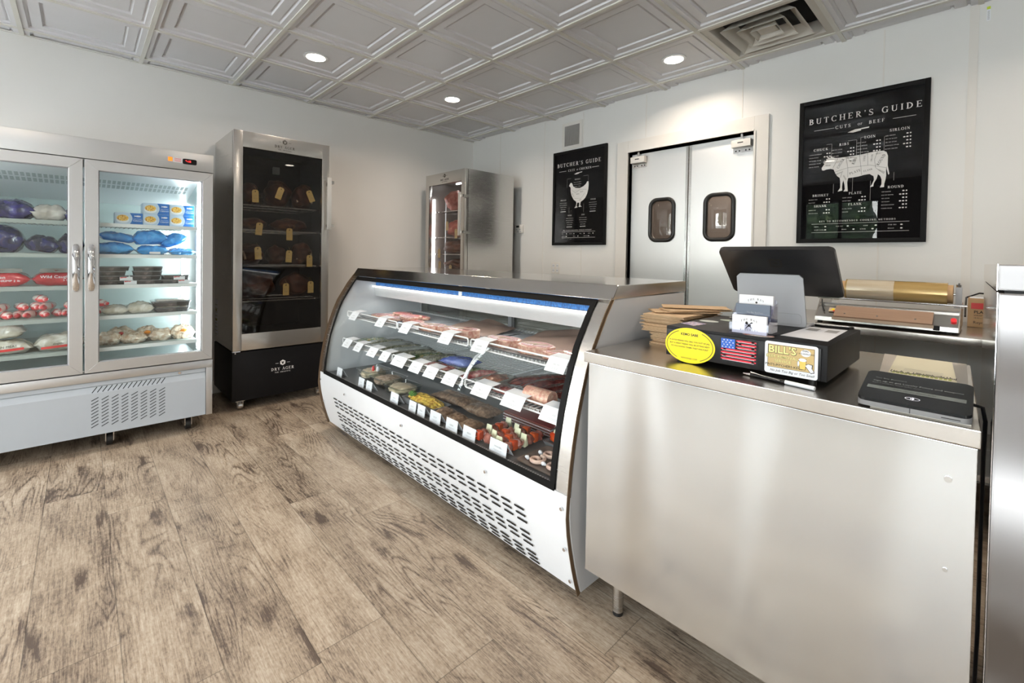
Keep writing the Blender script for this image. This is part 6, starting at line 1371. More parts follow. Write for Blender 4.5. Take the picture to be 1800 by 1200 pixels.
g = G().prism([(4.3435, -0.354), (5.20, -0.374), (5.20, 0.46), (4.323, 0.46)], 1.140, 1.187, 'z', 0.003); g.obj('top_rail', M['cabfront'], rc, smooth=False)
G().prism([(4.3422, -0.353), (4.3435, -0.353), (4.323, 0.459), (4.3217, 0.459)], 1.140, 1.187, 'z').obj('side_panel', M['mirror'], rc, smooth=False)
G().prism([(4.352, -0.348), (5.19, -0.366), (5.19, 0.45), (4.332, 0.45)], 1.134, 1.142, 'z').obj('seam', M['slot'], rc, smooth=False)
for x in (4.42, 5.1):
    for y in (-0.28, 0.38): G().cyl((x, y, 0), (x, y, 0.102), 0.025, 16).obj('foot', M['steel'], rc)

# wrapping machine
wm = thing('wrapping_machine', 'steel tabletop film wrapping machine with a golden film roll on the worktable', 'wrapping machine', (3.98, 1.40, 0.87))
wx0, wx1, wy0 = 3.700, 4.248, 1.270
for x, nm in ((wx0, 'l'), (wx1 - 0.004, 'r')):
    G().prism([(wy0, 0.882), (wy0 + 0.01, 0.900), (wy0 + 0.12, 0.998), (wy0 + 0.36, 0.998), (wy0 + 0.36, 0.882)], x, x + 0.004, 'x').obj('side_plate', M['steel'], wm, smooth=False)
G().prism([(wy0, 0.882), (wy0 + 0.003, 0.902), (wy0 + 0.10, 0.965), (wy0 + 0.10, 0.882)], wx0 + 0.004, wx1 - 0.004, 'x').obj('front_housing', M['steelh'], wm, smooth=False)
G().box(wx0 + 0.004, wx1 - 0.004, wy0 + 0.10, wy0 + 0.36, 0.882, 0.920).obj('base_tray', M['steel'], wm, smooth=False)
G().cyl((wx0 - 0.01, wy0 + 0.115, 0.995), (wx1 + 0.02, wy0 + 0.115, 0.995), 0.005, 12).cyl((wx0, wy0 + 0.12, 0.962), (wx1, wy0 + 0.12, 0.962), 0.006, 12).obj('guide_rod', M['chrome'], wm)
G().box(wx0 + 0.004, wx1 - 0.004, wy0 + 0.08, wy0 + 0.085, 0.930, 0.963).obj('cut_off_bar', M['steel'], wm, smooth=False)
M['filmroll'] = spots('golden_film_roll', (0.50, 0.32, 0.10), (0.66, 0.47, 0.20), 3, 0.5, 0.3, 0.2, coat=0.8, stretch=(1, 1, 20))
bsdf = M['filmroll'].node_tree.nodes['Principled BSDF']; bsdf.inputs['Metallic'].default_value = 0.4
G().cyl((3.805, 1.45, 1.043), (4.200, 1.45, 1.043), 0.054, 40).obj('film_roll', M['filmroll'], wm)
M['filmpale'] = spots('loose_clear_film', (0.66, 0.54, 0.36), (0.80, 0.72, 0.58), 3, 0.5, 0.3, 0.14, coat=1.0, stretch=(1, 1, 20)); M['filmpale'].node_tree.nodes['Principled BSDF'].inputs['Metallic'].default_value = 0.3
G().cyl((3.812, 1.45, 1.043), (4.005, 1.45, 1.043), 0.0552, 40).obj('loose_film', M['filmpale'], wm, 'paler clear film over the left half of the roll')
for x_ in (3.786, 4.200): G().cyl((x_, 1.45, 1.043), (x_ + 0.018, 1.45, 1.043), 0.044, 32).obj('roll_core', M['cardboard'], wm)
G().cyl((3.770, 1.45, 1.043), (4.236, 1.45, 1.043), 0.006, 12).obj('axle', M['chrome'], wm)
for x in (3.745, 4.226):
    G().box(x, x + 0.022, 1.435, 1.465, 0.998, 1.078, 0.002).box(x - 0.004, x + 0.026, 1.425, 1.475, 0.980, 0.998).obj('roll_bracket', M['taupe'] if x > 4 else M['steel'], wm)
G().cyl((4.237, 1.45, 1.078), (4.237, 1.45, 1.090), 0.010, 8).cyl((4.237, 1.45, 1.09), (4.237, 1.45, 1.098), 0.004, 8).obj('wing_nut', M['chrome'], wm)
M['sealboard'] = spots('brown_sealing_pad', (0.30, 0.19, 0.13), (0.40, 0.27, 0.19), 6, 0.5, 0.3, 0.45, stretch=(1, 30, 30))
G().prism([(wy0 - 0.012, 0.906), (wy0 + 0.002, 0.9115), (wy0 + 0.075, 0.958), (wy0 + 0.060, 0.960), (wy0 - 0.014, 0.913)], 3.785, 4.160, 'x', 0.001).obj('sealing_pad', M['sealboard'], wm, smooth=False)
G().box(3.780, 4.165, wy0 - 0.016, wy0 - 0.001, 0.893, 0.906).obj('pad_edge', M['bone'], wm, smooth=False)
g = G()
for x in (3.83, 3.96, 4.10): g.cyl((x, wy0 + 0.008, 0.922), (x, wy0 + 0.005, 0.927), 0.004, 10)
g.obj('screws', M['chrome'], wm)
G().cyl((4.228, wy0 + 0.042, 0.929), (4.228, wy0 + 0.034, 0.935), 0.010, 20).obj('red_lamp', M['red'], wm)
G().box(4.163, 4.185, wy0 - 0.014, wy0 + 0.010, 0.886, 0.906).obj('pad_end', M['black'], wm, smooth=False)
mp = plane_map((3.775, wy0 + 0.050, 0.935), (1, 0, 0), (0, 0.83, 0.55))
G().polys([rrect(0.040, 0.032, 0.002, 2)], mp, 0.003).obj('warning_sticker', M['bone'], wm, smooth=False)
G().polys([[(-0.014, -0.006), (-0.002, 0.012), (0.010, -0.006)]], mp, 0.004).obj('warning_triangle', M['yellow'], wm, smooth=False)
G().polys([line(0.0, -0.014, 0.018, 0.0, 0.010)], mp, 0.0045).obj('warning_stripe', M['redink'], wm, smooth=False)
G().tube([(3.712, wy0 + 0.10, 0.985), (3.722, wy0 + 0.06, 0.955), (3.738, wy0 + 0.03, 0.928)], 0.003, 8).obj('cord', M['black'], wm)
g = G()
for x in (3.72, 4.21):
    for y in (wy0 + 0.03, wy0 + 0.33): g.cyl((x, y, 0.8705), (x, y, 0.882), 0.012, 12)
g.obj('rubber_feet', M['rubber'], wm)
t = thing('power_cord', 'black power cord behind the wrapping machine and the brown box', 'cord', (4.27, 1.66, 0.88))
G().tube([(4.256, 1.62, 0.93), (4.254, 1.70, 0.955), (4.252, 1.88, 1.01), (4.30, 1.90, 1.035), (4.42, 1.90, 1.03)], 0.004, 8).obj('cable', M['black'], t)
# brown box
bx = thing('film_box', 'small brown cardboard box with a red label beside the wrapping machine', 'box', (4.305, 1.79, 0.87))
G().box(4.262, 4.40, 1.72, 1.86, 0.871, 1.016, 0.001).obj('carton', M['cardboard'], bx, smooth=False)
G().box(4.268, 4.394, 1.726, 1.854, 1.0155, 1.018).obj('white_lid', M['paper'], bx, smooth=False)
mp = plane_map((4.262, 1.7195, 0.871), (1, 0, 0), (0, 0, 1))
G().polys([rect(0.012, 0.125, 0.092, 0.122)], mp).obj('red_label', M['redink'], bx, smooth=False)
G().polys(sans('PLASTIC', 0.022, 0.070, 0.020, 'LEFT', 0.02) + sans('WRAP FILM', 0.022, 0.056, 0.011, 'LEFT') + sans('18 IN x 2000 FT', 0.022, 0.044, 0.009, 'LEFT') + sans('Reynolds', 0.020, 0.018, 0.019, 'LEFT'), mp).obj('lettering', M['inkblack'], bx, smooth=False)

# ---------------------------------------------------------------- register drawer with stickers
RX0, RX1, RY0, RY1, RZ0, RZ1 = 3.655, 4.070, -0.250, 0.155, 0.895, 0.984
dw = thing('cash_drawer', 'black metal cash drawer covered with stickers on the steel counter', 'cash drawer', ((RX0 + RX1) / 2, -0.05, CTZ))
G().box(RX0, RX1, RY0 + 0.006, RY1, RZ0, RZ1, 0.003).obj('housing', M['blackmat'], dw)
G().box(RX0 + 0.004, RX1 - 0.012, RY0, RY0 + 0.006, RZ0 + 0.002, RZ1 - 0.008, 0.002).obj('drawer_front', M['black'], dw)
for x in (RX0 + 0.035, RX1 - 0.035):
    for y in (RY0 + 0.03, RY1 - 0.03): G().cyl((x, y, CTZ), (x, y, RZ0), 0.009, 12).obj('foot', M['rubber'], dw)
df = plane_map((RX0, RY0 - 0.0005, RZ0), (1, 0, 0), (0, 0, 1))
# yellow oval sticker
t = thing('oval_sticker', 'yellow oval sticker with black slogan on the left of the cash drawer front', 'sticker', (RX0 + 0.075, RY0, RZ0 + 0.042))
cx_, cz_ = 0.076, 0.0385
G().polys([ellipse(cx_, cz_, 0.075, 0.0515, 48)], df, 0.0002, 0.0004).obj('vinyl', M['yellow'], t, smooth=False)
P = ring(cx_, cz_, 0.069, 0.0455, math.radians(118), math.radians(238), 0.0018, n=20) + ring(cx_, cz_, 0.069, 0.0455, math.radians(-62), math.radians(58), 0.0018, n=20)
P += sans('KEMO SABE', cx_, cz_ + 0.029, 0.010, bold=0.03) + sans('A GOOD FRIEND WILL BAIL YOU OUT OF JAIL.', cx_, cz_ + 0.010, 0.0058, bold=0.02) + sans('BUT A GREAT FRIEND WILL BE SITTING NEXT', cx_, cz_ + 0.001, 0.0058, bold=0.02) + sans('TO YOU SAYING "DAMN THAT WAS FUN!"', cx_, cz_ - 0.008, 0.0058, bold=0.02) + sans('KEMOSABE.COM', cx_, cz_ - 0.040, 0.0066)
G().polys(P, df, 0.0009).obj('print', M['inkblack'], t, smooth=False)
# flag sticker
t = thing('flag_sticker', 'small flag sticker with red wavy stripes and white stars on the drawer front', 'sticker', (RX0 + 0.20, RY0, RZ0 + 0.04))
fx0, fz0, fw_, fh_ = 0.164, 0.012, 0.098, 0.066
G().polys([rect(fx0, fx0 + fw_, fz0, fz0 + fh_)], df, 0.0002, 0.0003).obj('backing', M['black'], t, smooth=False)
G().polys([rect(fx0 + 0.003, fx0 + 0.040, fz0 + 0.036, fz0 + 0.063)], df, 0.0007).obj('blue_field', M['bluefilm'] if 'bf' in M else plain('flag_blue', (0.02, 0.12, 0.55), 0.4, var=0.4, scale=120), t, smooth=False)
P = []
for r_ in range(4):
    for c in range(4):
        sx_, sz_ = fx0 + 0.0075 + c * 0.0092 + (0.0035 if r_ % 2 else 0), fz0 + 0.0400 + r_ * 0.0063
        if sx_ > fx0 + 0.038: continue
        P.append([(sx_ + (0.0024 if q % 2 == 0 else 0.001) * math.cos(PI / 2 + q * PI / 5), sz_ + (0.0024 if q % 2 == 0 else 0.001) * math.sin(PI / 2 + q * PI / 5)) for q in range(10)])
G().polys(P, df, 0.001).obj('stars', M['paper'], t, smooth=False)
P = []; Q = []
for r_ in range(7):
    z = fz0 + 0.060 - r_ * 0.0088; xa = fx0 + (0.043 if r_ < 3 else 0.003); xb = fx0 + fw_ - 0.004
    P.append([(xa, z - 0.0012), (xa + 0.006, z - 0.0028), (xb - 0.010, z - 0.0030), (xb, z - 0.0015), (xb, z + 0.0018), (xb - 0.012, z + 0.0022), (xa + 0.008, z + 0.0022), (xa, z + 0.0012)])
    P.append(ellipse(xa + 0.010 if r_ % 2 else xb - 0.008, z - 0.001, 0.0045, 0.0032, 14)); Q.append(line(xa + 0.004, z - 0.0026, xb - 0.004, z - 0.0028, 0.0011))
G().polys(P, df, 0.0007).obj('red_stripes', plain('flag_red', (0.70, 0.015, 0.04), 0.35), t, smooth=False)
G().polys(Q, df, 0.0010).obj('stripe_highlights', M['paper'], t, smooth=False)
# square sticker
t = thing('square_sticker', 'white bordered tan sticker with yellow lettering and a beer drawing', 'sticker', (RX0 + 0.33, RY0, RZ0 + 0.04))
bx0, bz0, bw, bh = 0.279, 0.002, 0.118, 0.082
G().polys([rrect(bw, bh, 0.006, 4, bx0 + bw / 2, bz0 + bh / 2)], df, 0.0002, 0.0003).obj('white_border', M['paper'], t, smooth=False)
G().polys([rect(bx0 + 0.007, bx0 + bw - 0.007, bz0 + 0.016, bz0 + bh - 0.007)], df, 0.0007).obj('tan_field', plain('tan_print', (0.58, 0.42, 0.18), 0.5, var=0.05), t, smooth=False)
P = []
for a in (line(bx0 + .008, bz0 + .0165, bx0 + bw - .008, bz0 + .0165, .0008), line(bx0 + .008, bz0 + bh - .008, bx0 + bw - .008, bz0 + bh - .008, .0008), line(bx0 + .0075, bz0 + .0165, bx0 + .0075, bz0 + bh - .008, .0008), line(bx0 + bw - .0075, bz0 + .0165, bx0 + bw - .0075, bz0 + bh - .008, .0008)): P.append(a)
P += sans("BILL'S", bx0 + 0.040, bz0 + 0.0535, 0.0265, bold=0.055) 
P += sans('PINTS-PITCHERS-KEGS', bx0 + 0.044, bz0 + 0.020, 0.0085, bold=0.01) + sans('No Job Too Big or Too Small', bx0 + 0.062, bz0 + 0.006, 0.0082, bold=0.005, shear=0.3) + sans('DIAL', bx0 + 0.092, bz0 + 0.066, 0.0062, bold=0.02) + sans('1-612-BARLOAD', bx0 + 0.092, bz0 + 0.059, 0.0052, bold=0.01)
P += sans('BEER REMOVAL', bx0 + 0.040, bz0 + 0.041, 0.0105, bold=0.035) + sans('SERVICE', bx0 + 0.042, bz0 + 0.030, 0.0105, bold=0.035)
G().polys([ellipse(bx0 + 0.092, bz0 + 0.0625, 0.011, 0.009, 20)], df, 0.0009).obj('white_burst', M['paper'], t, smooth=False)
G().polys(P, df, 0.0011).obj('black_print', M['inkblack'], t, smooth=False)
P = sans("BILL'S", bx0 + 0.040, bz0 + 0.0540, 0.0262, bold=0.022) + sans('BEER REMOVAL', bx0 + 0.040, bz0 + 0.0412, 0.0104, bold=0.008) + sans('SERVICE', bx0 + 0.042, bz0 + 0.0302, 0.0104, bold=0.008)
G().polys(P, df, 0.0014).obj('yellow_letters', plain('pale_yellow_print', (0.85, 0.78, 0.30), 0.5), t, smooth=False)
gx_, gz_ = bx0 + 0.086, bz0 + 0.022
G().polys([[(gx_ - .0065, gz_ - .001), (gx_ + .0065, gz_ - .001), (gx_ + .0085, gz_ + .026), (gx_ - .0085, gz_ + .026)], [(gx_ + .004, gz_ + .010), (gx_ + .012, gz_ + .016), (gx_ + .022, gz_ + .014), (gx_ + .021, gz_ + .004), (gx_ + .026, gz_ - .004), (gx_ + .018, gz_ - .008), (gx_ + .012, gz_ + .000)], ellipse(gx_ - 0.009, gz_ + 0.013, 0.003, 0.008, 10)], df, 0.0012).obj('drawing_outline', M['inkblack'], t, smooth=False)
G().polys([[(gx_ - .0056, gz_), (gx_ + .0056, gz_), (gx_ + .0074, gz_ + .020), (gx_ - .0074, gz_ + .020)]], df, 0.0015).obj('drawing_beer', plain('beer_print', (0.80, 0.55, 0.12), 0.5), t, smooth=False)
G().polys([ellipse(gx_, gz_ + 0.023, 0.0085, 0.0042, 16), [(gx_ + .006, gz_ + .010), (gx_ + .012, gz_ + .0148), (gx_ + .020, gz_ + .013), (gx_ + .0195, gz_ + .005), (gx_ + .0245, gz_ - .003), (gx_ + .018, gz_ - .006), (gx_ + .012, gz_ + .002)], ellipse(gx_ - 0.009, gz_ + 0.013, 0.0022, 0.007, 10)], df, 0.0018).obj('drawing_foam_and_hand', M['paper'], t, smooth=False)
# things lying on the drawer
zt = RZ1 + 0.0003
def sheet(name, label, cat, pts, mat, z=zt, th=0.0006, extra=None):
    c = sum((Vector((p[0], p[1], 0)) for p in pts), Vector()) / len(pts); t = thing(name, label, cat, (c.x, c.y, z))
    G().prism(pts, z, z + th, 'z').obj('sheet', mat, t, smooth=False); return t
sheet('round_sticker', 'pale green oval sticker at the back left of the cash drawer top', 'sticker', ellipse(3.745, 0.03, 0.038, 0.022, 24), plain('pale_green', (0.50, 0.58, 0.48), 0.5))
sheet('round_sticker', 'second pale green oval sticker at the rear edge of the drawer top', 'sticker', ellipse(3.745, 0.125, 0.045, 0.020, 24), plain('pale_green_b', (0.55, 0.58, 0.50), 0.5))
sheet('round_sticker', 'whitish oval sticker beside the pale green one on the drawer top', 'sticker', ellipse(3.700, -0.045, 0.030, 0.022, 24), plain('pale_grey_green', (0.60, 0.64, 0.60), 0.5))
t = sheet('patterned_sticker', 'purple and white patterned sticker at the left front corner of the drawer top', 'sticker', [(3.662, -0.165), (3.715, -0.19), (3.725, -0.12), (3.672, -0.10)], spots('patterned_print', (0.30, 0.22, 0.40), (0.75, 0.72, 0.78), 70, 0.5, 0.05, 0.5, c3=(0.7, 0.3, 0.2)))
sheet('coaster', 'orange and white round sticker under the business card holder', 'sticker', ellipse(3.905, -0.215, 0.040, 0.020, 24), spots('orange_print', (0.60, 0.20, 0.12), (0.75, 0.68, 0.62), 30, 0.5, 0.08, 0.5))
t = sheet('paper_note', 'white printed sheet on the right of the cash drawer top', 'paper', [(3.945, -0.165), (4.055, -0.175), (4.048, 0.100), (3.955, 0.090)], M['paper'])
zz = zt + 0.0009
g = G()
for x0, y0 in ((3.962, 0.005), (4.010, 0.000)): g.face([(x0, y0, zz), (x0 + 0.030, y0 - 0.002, zz), (x0 + 0.029, y0 + 0.055, zz), (x0, y0 + 0.056, zz)])
g.obj('printed_squares', M['inkdim'], t, smooth=False)
# business card holder
hd = thing('card_holder', 'three-tier clear acrylic business card holder on the cash drawer', 'card holder', (3.885, -0.19, zt + 0.0008), None)
HW = 0.049; hx = 3.884; base = zt + 0.0008
for k in range(3):
    y = -0.226 + k * 0.024; z = base + k * 0.024
    G().box(hx - HW, hx + HW, y - 0.0015, y, z + (0 if k == 0 else -0.018), z + 0.030).obj('tier_front', M['acrylic'], hd, smooth=False)
    G().box(hx - HW, hx + HW, y + 0.016, y + 0.018, z - 0.018 * (k > 0), z + 0.045).obj('tier_back', M['acrylic'], hd, smooth=False)
for x in (hx - HW - 0.0015, hx + HW): G().prism([(-0.228, base), (-0.228, base + 0.030), (-0.204, base + 0.054), (-0.18, base + 0.078), (-0.155, base + 0.085), (-0.155, base)], x, x + 0.0015, 'x').obj('side', M['acrylic'], hd, smooth=False)
M['slate'] = plain('slate_blue_card', (0.12, 0.15, 0.20), 0.5)
for k, (mt_, lab) in enumerate(((M['paper'], 'white business cards with a knife emblem in the front tier'), (M['slate'], 'slate blue business cards in the middle tier'), (M['paper'], 'white business cards in the rear tier'))):
    y = -0.2235 + k * 0.024; z = base + 0.001 + k * 0.024
    if k: z = base + 0.006 + k * 0.024
    t = thing('business_cards', lab, 'business cards', (hx, y, z), 'business cards in the holder')
    G().box(hx - 0.044, hx + 0.044, y, y + 0.010, z, z + 0.050).obj('card_stack', mt_, t, smooth=False)
    mp = plane_map((hx, y - 0.0003, z), (1, 0, 0), (0, 0, 1))
    if k == 1: G().polys(sans('The Bay Butchers', 0.006, 0.026, 0.006), mp).obj('print', M['inkdim'], t, smooth=False); continue
    P = []
    arc = serif('THE BAY', 0, 0, 0.0052, 0.5)
    for q in arc: P.append([(u, v + 0.037 - 14 * u * u) for u, v in q])
    if k == 0:
        P += serif('BUTCHERS', 0, 0.008, 0.0052, 0.35)
        P += [line(-0.008, 0.014, 0.007, 0.032, 0.0022), line(-0.010, 0.022, 0.010, 0.018, 0.0010), line(0.008, 0.014, -0.006, 0.030, 0.0018), ellipse(-0.006, 0.029, 0.0035, 0.0045, 10), ellipse(0.001, 0.0225, 0.0045, 0.0035, 10), line(0.004, 0.028, 0.010, 0.031, 0.002)]
    else: P += [ellipse(0.002, 0.030, 0.003, 0.003, 8)]
    G().polys(P, mp).obj('print', M['inkblack'], t, smooth=False)
# register display
rg = thing('register_display', 'black tablet register seen from behind on a grey stand, on the cash drawer', 'cash register', (3.87, 0.06, RZ1), None)
Vt = (Vector((0, -0.05, 1.221)) - Vector((0, 0.10, 1.080))).normalized(); 
def regm(o, U=(1, 0, 0), V=Vt): return plane_map(o, U, V)
mpn = regm((3.882, 0.025, 1.1505))
def slab(poly, off, th, r_=0.0):
    g = G(); n_ = len(poly); a = [g.bm.verts.new(mpn(u, v, off)) for u, v in poly]; b_ = [g.bm.verts.new(mpn(u, v, off + th)) for u, v in poly]
    g.bm.faces.new(a[::-1]); g.bm.faces.new(b_)
    for k in range(n_): g.bm.faces.new((a[k], a[(k + 1) % n_], b_[(k + 1) % n_], b_[k]))
    if r_: g._bev(a + b_, r_, 2)
    return g
M['regback'] = plain('dark_grey_shell', (0.014, 0.0145, 0.016), 0.36, var=0.03)
slab(rrect(0.312, 0.206, 0.014, 6), -0.012, 0.014, 0.003).obj('display_shell', M['regback'], rg)
slab(rrect(0.306, 0.200, 0.012, 6), -0.0135, 0.0014).obj('screen', M['screen'], rg, smooth=False)
P = [rect(-0.0165, 0.0165, 0.0, 0.0)] and []
o_ = rrect(0.036, 0.036, 0.006, 4, 0.0, 0.045); i_ = rrect(0.024, 0.024, 0.003, 4, 0.0, 0.045)
n_ = len(o_); P = [[o_[k], o_[(k + 1) % n_], i_[(k + 1) % n_], i_[k]] for k in range(n_)] + [rrect(0.010, 0.010, 0.0015, 3, 0.0, 0.045)]
G().polys(P, mpn, 0.0025).obj('emblem', M['inkblack'], rg, smooth=False)
# stand: leaning plate bent into a foot
sp0 = Vector((3.850, 0.052, RZ1 + 0.001)); sv = (Vector((0, 0.006, 1.150)) - Vector((0, 0.052, RZ1))).normalized()
mps = plane_map((3.858, 0.055, RZ1 + 0.006), (1, 0, 0), sv)
g = G(); poly = [(-0.094, 0.0), (0.094, 0.0), (0.097, 0.008), (0.094, 0.152), (0.084, 0.162), (-0.084, 0.162), (-0.094, 0.152), (-0.097, 0.008)]
a = [g.bm.verts.new(mps(u, v, 0)) for u, v in poly]; b_ = [g.bm.verts.new(mps(u, v, 0.006)) for u, v in poly]
g.bm.faces.new(a[::-1]); g.bm.faces.new(b_)
for k in range(8): g.bm.faces.new((a[k], a[(k + 1) % 8], b_[(k + 1) % 8], b_[k]))
g.obj('stand_plate', M['taupe'], rg)
G().prism(rrect(0.194, 0.10, 0.012, 4, 3.858, 0.100), RZ1 + 0.0005, RZ1 + 0.007, 'z', 0.002).obj('stand_foot', M['taupe'], rg)
G().tube([mps(u, v, 0.0065) for u, v in rrect(0.17, 0.034, 0.010, 4, 0.0, 0.021)], 0.0006, 5, True).obj('cover_seam', M['inkdim'], rg)
t = thing('register_cable', 'black cable running from the register stand over the cash drawer', 'cable', (3.98, 0.1, RZ1))
G().tube([(3.962, 0.120, RZ1 + 0.0045), (3.985, 0.108, RZ1 + 0.0045), (4.02, 0.115, RZ1 + 0.0045), (4.045, 0.125, RZ1 + 0.0042), (4.050, 0.150, RZ1 + 0.0045), (4.048, 0.170, RZ1 + 0.004), (4.046, 0.182, RZ1 - 0.02), (4.044, 0.184, CTZ + 0.05), (4.03, 0.205, CTZ + 0.0045), (3.98, 0.30, CTZ + 0.0045)], 0.0035, 8).obj('cable', M['black'], t)
# pen under the drawer edge
t = thing('pen', 'black and silver pen with a white label lying in front of the cash drawer', 'pen', (3.98, -0.272, CTZ))
G().cyl((3.905, -0.262, CTZ + 0.0055), (4.000, -0.278, CTZ + 0.0055), 0.0045, 12).obj('barrel', M['black'], t)
G().cyl((3.885, -0.2585, CTZ + 0.0050), (3.906, -0.262, CTZ + 0.0055), 0.0015, 12, 0.0045).obj('tip', M['chrome'], t)
G().cyl((3.990, -0.2765, CTZ + 0.0056), (4.055, -0.288, CTZ + 0.0056), 0.0052, 12).obj('label_band', M['paper'], t)
G().tube([(3.905, -0.264, CTZ + 0.012), (3.940, -0.274, CTZ + 0.010), (3.98, -0.284, CTZ + 0.009)], 0.0012, 6).obj('clip', M['chrome'], t)

# ---------------------------------------------------------------- customer terminal, mat, notebook
mt_o = thing('counter_mat', 'flat grey mat under the card terminal and notebook on the counter', 'mat', (4.2, 0.03, CTZ))
G().prism([(4.098, 0.404), (4.292, 0.404), (4.3165, -0.330), (4.165, -0.330)], CTZ + 0.0003, CTZ + 0.003, 'z').obj('mat', plain('warm_grey_board', (0.50, 0.47, 0.42), 0.4, var=0.02), mt_o, smooth=False)
nb = thing('notepad', 'cream lined notepad with a black and green edge pattern behind the terminal', 'notepad', (4.21, 0.2, CTZ + 0.003))
G().prism([(4.135, 0.357), (4.262, 0.359), (4.284, 0.040), (4.151, 0.028)], CTZ + 0.0032, CTZ + 0.010, 'z').obj('pages', plain('cream_paper', (0.72, 0.69, 0.52), 0.6, var=0.02), nb, smooth=False)
g = G(); rnd = random.Random(2)
for k in range(46):
    f = k / 45; x = 4.153 + 0.128 * f; y = 0.052 + 0.012 * f + rnd.uniform(0, 0.012); g.box(x - 0.0012, x + 0.0008, y, y + rnd.uniform(0.01, 0.030), CTZ + 0.0101, CTZ + 0.0104)
g.obj('scribbled_edge', M['inkblack'], nb, smooth=False)
g = G()
for k in range(14): x = 4.160 + k * 0.0085; g.box(x - 0.003, x + 0.003, 0.048, 0.075, CTZ + 0.01005, CTZ + 0.01025)
g.obj('green_marks', plain('green_print', (0.40, 0.45, 0.12), 0.6), nb, smooth=False)
g = G()
for k in range(3): y = 0.10 + k * 0.018; g.box(4.175, 4.255, y, y + 0.002, CTZ + 0.0101, CTZ + 0.0103)
g.obj('faint_writing', M['inkdim'], nb, smooth=False)
tm = thing('card_terminal', 'black customer payment tablet with a lit message on the front of the counter', 'payment terminal', (4.23, -0.27, CTZ + 0.003))
tx0, tx1, ty0, ty1 = 4.143, 4.317, -0.336, -0.195
zb = CTZ + 0.0035; zf_, zr_ = zb + 0.016, zb + 0.050
g = G(); pl = rrect(tx1 - tx0, ty1 - ty0, 0.014, 6, (tx0 + tx1) / 2, (ty0 + ty1) / 2)
def ztop(y): return zf_ + (zr_ - zf_) * (y - ty0) / (ty1 - ty0)
R = [[g.bm.verts.new((p[0], p[1], zb)) for p in pl], [g.bm.verts.new((p[0], p[1], ztop(p[1]) - 0.006)) for p in pl]]
for k in range(len(pl)): g.bm.faces.new((R[0][k], R[0][(k + 1) % len(pl)], R[1][(k + 1) % len(pl)], R[1][k]))
g.bm.faces.new(R[0][::-1]); g.bm.faces.new(R[1]); g.obj('base', plain('terminal_grey', (0.20, 0.20, 0.205), 0.4, var=0.02), tm)
g = G(); R = [[g.bm.verts.new((p[0], p[1], ztop(p[1]) + o2)) for p in pl] for o2 in (-0.006, 0.0)]
for k in range(len(pl)): g.bm.faces.new((R[0][k], R[0][(k + 1) % len(pl)], R[1][(k + 1) % len(pl)], R[1][k]))
g.bm.faces.new(R[0][::-1]); g.bm.faces.new(R[1]); g.obj('screen', M['screen'], tm)
sl = Vector((0, ty1 - ty0, zr_ - zf_)).normalized()
mt2 = plane_map(((tx0 + tx1) / 2, ty0, zf_ + 0.0004), (1, 0, 0), sl)
G().polys(sans('The Bay Butchers', -0.070, 0.106, 0.0075, 'LEFT') + sans('Sign up to get Loyalty Points and coupons', -0.072, 0.090, 0.0086, 'LEFT', 0.02) + sans('Earn 1 point for every dollar spent', -0.072, 0.080, 0.0058, 'LEFT'), mt2).obj('screen_text', M['screentext'], tm, smooth=False)
G().polys([rect(-0.078, 0.078, 0.052, 0.068)], mt2).obj('screen_button', M['screenbar'], tm, smooth=False)
G().polys(sans('Sign up or Check in', 0, 0.057, 0.0085), mt2, 0.0003).obj('button_text', M['slot'], tm, smooth=False)
P = ring(0, 0.030, 0.0115, 0.006, 0, 2 * PI, 0.0007, n=24) + ring(-0.006, 0.030, 0.004, 0.004, -0.8, 0.8, 0.0010, n=6) + ring(-0.006, 0.030, 0.008, 0.007, -0.8, 0.8, 0.0010, n=6) + [ellipse(0.001, 0.030, 0.0022, 0.0018, 10)]
G().polys(P, mt2, 0.0002).obj('contactless_symbol', M['whitelit'], tm, smooth=False)
G().box(4.2285, 4.2295, ty0 - 0.0006, ty0 + 0.002, zb, zf_ - 0.005).obj('front_seam', M['slot'], tm, smooth=False)
G().box(4.275, 4.302, ty0 - 0.0006, ty0 + 0.002, zb + 0.004, zb + 0.0055).obj('card_slot', M['slot'], tm, smooth=False)
t = thing('terminal_cable', 'black cable hanging from the payment terminal over the right end of the counter', 'cable', (4.335, -0.2, 0.8))
G().tube([(4.316, -0.220, CTZ + 0.018), (4.330, -0.222, CTZ + 0.016), (4.3345, -0.226, CTZ - 0.01), (4.3335, -0.232, 0.80), (4.3335, -0.238, 0.60), (4.334, -0.235, 0.45), (4.332, -0.21, 0.30), (4.33, -0.20, 0.18), (4.325, -0.16, 0.02), (4.24, -0.05, 0.006)], 0.0035, 8).obj('cable', M['black'], t)

# ---------------------------------------------------------------- brown paper bags beside the drawer
def fold_bag(w_=0.16, d_=0.30, h_=0.0058, seed=0):
    g = G(); rnd = random.Random(seed)
    P = []
    for layer in range(3):
        z0 = layer * h_ / 3; in_ = 0.0 if layer != 1 else 0.006
        g.box(-w_ / 2 + in_, w_ / 2 - in_ + rnd.uniform(-.002, .002), -d_ / 2 + in_ * .5, d_ / 2, z0, z0 + h_ / 3 * 0.72)
    return g
names = ['lowest', 'second lowest', 'third', 'fourth', 'fifth', 'sixth', 'seventh', 'eighth', 'ninth', 'tenth', 'eleventh', 'twelfth', 'top']
bz = CTZ + 0.0445; bprot = []
for sd in range(3):
    t = thing('paper_bag', 'x', 'paper bag', (0, 0, 0)); fold_bag(0.155, 0.31, 0.0046, sd).obj('folded_bag', M['kraft'], t, smooth=False, world=False); bprot.append(t)
used_b = [False] * 3; rnd = random.Random(9)
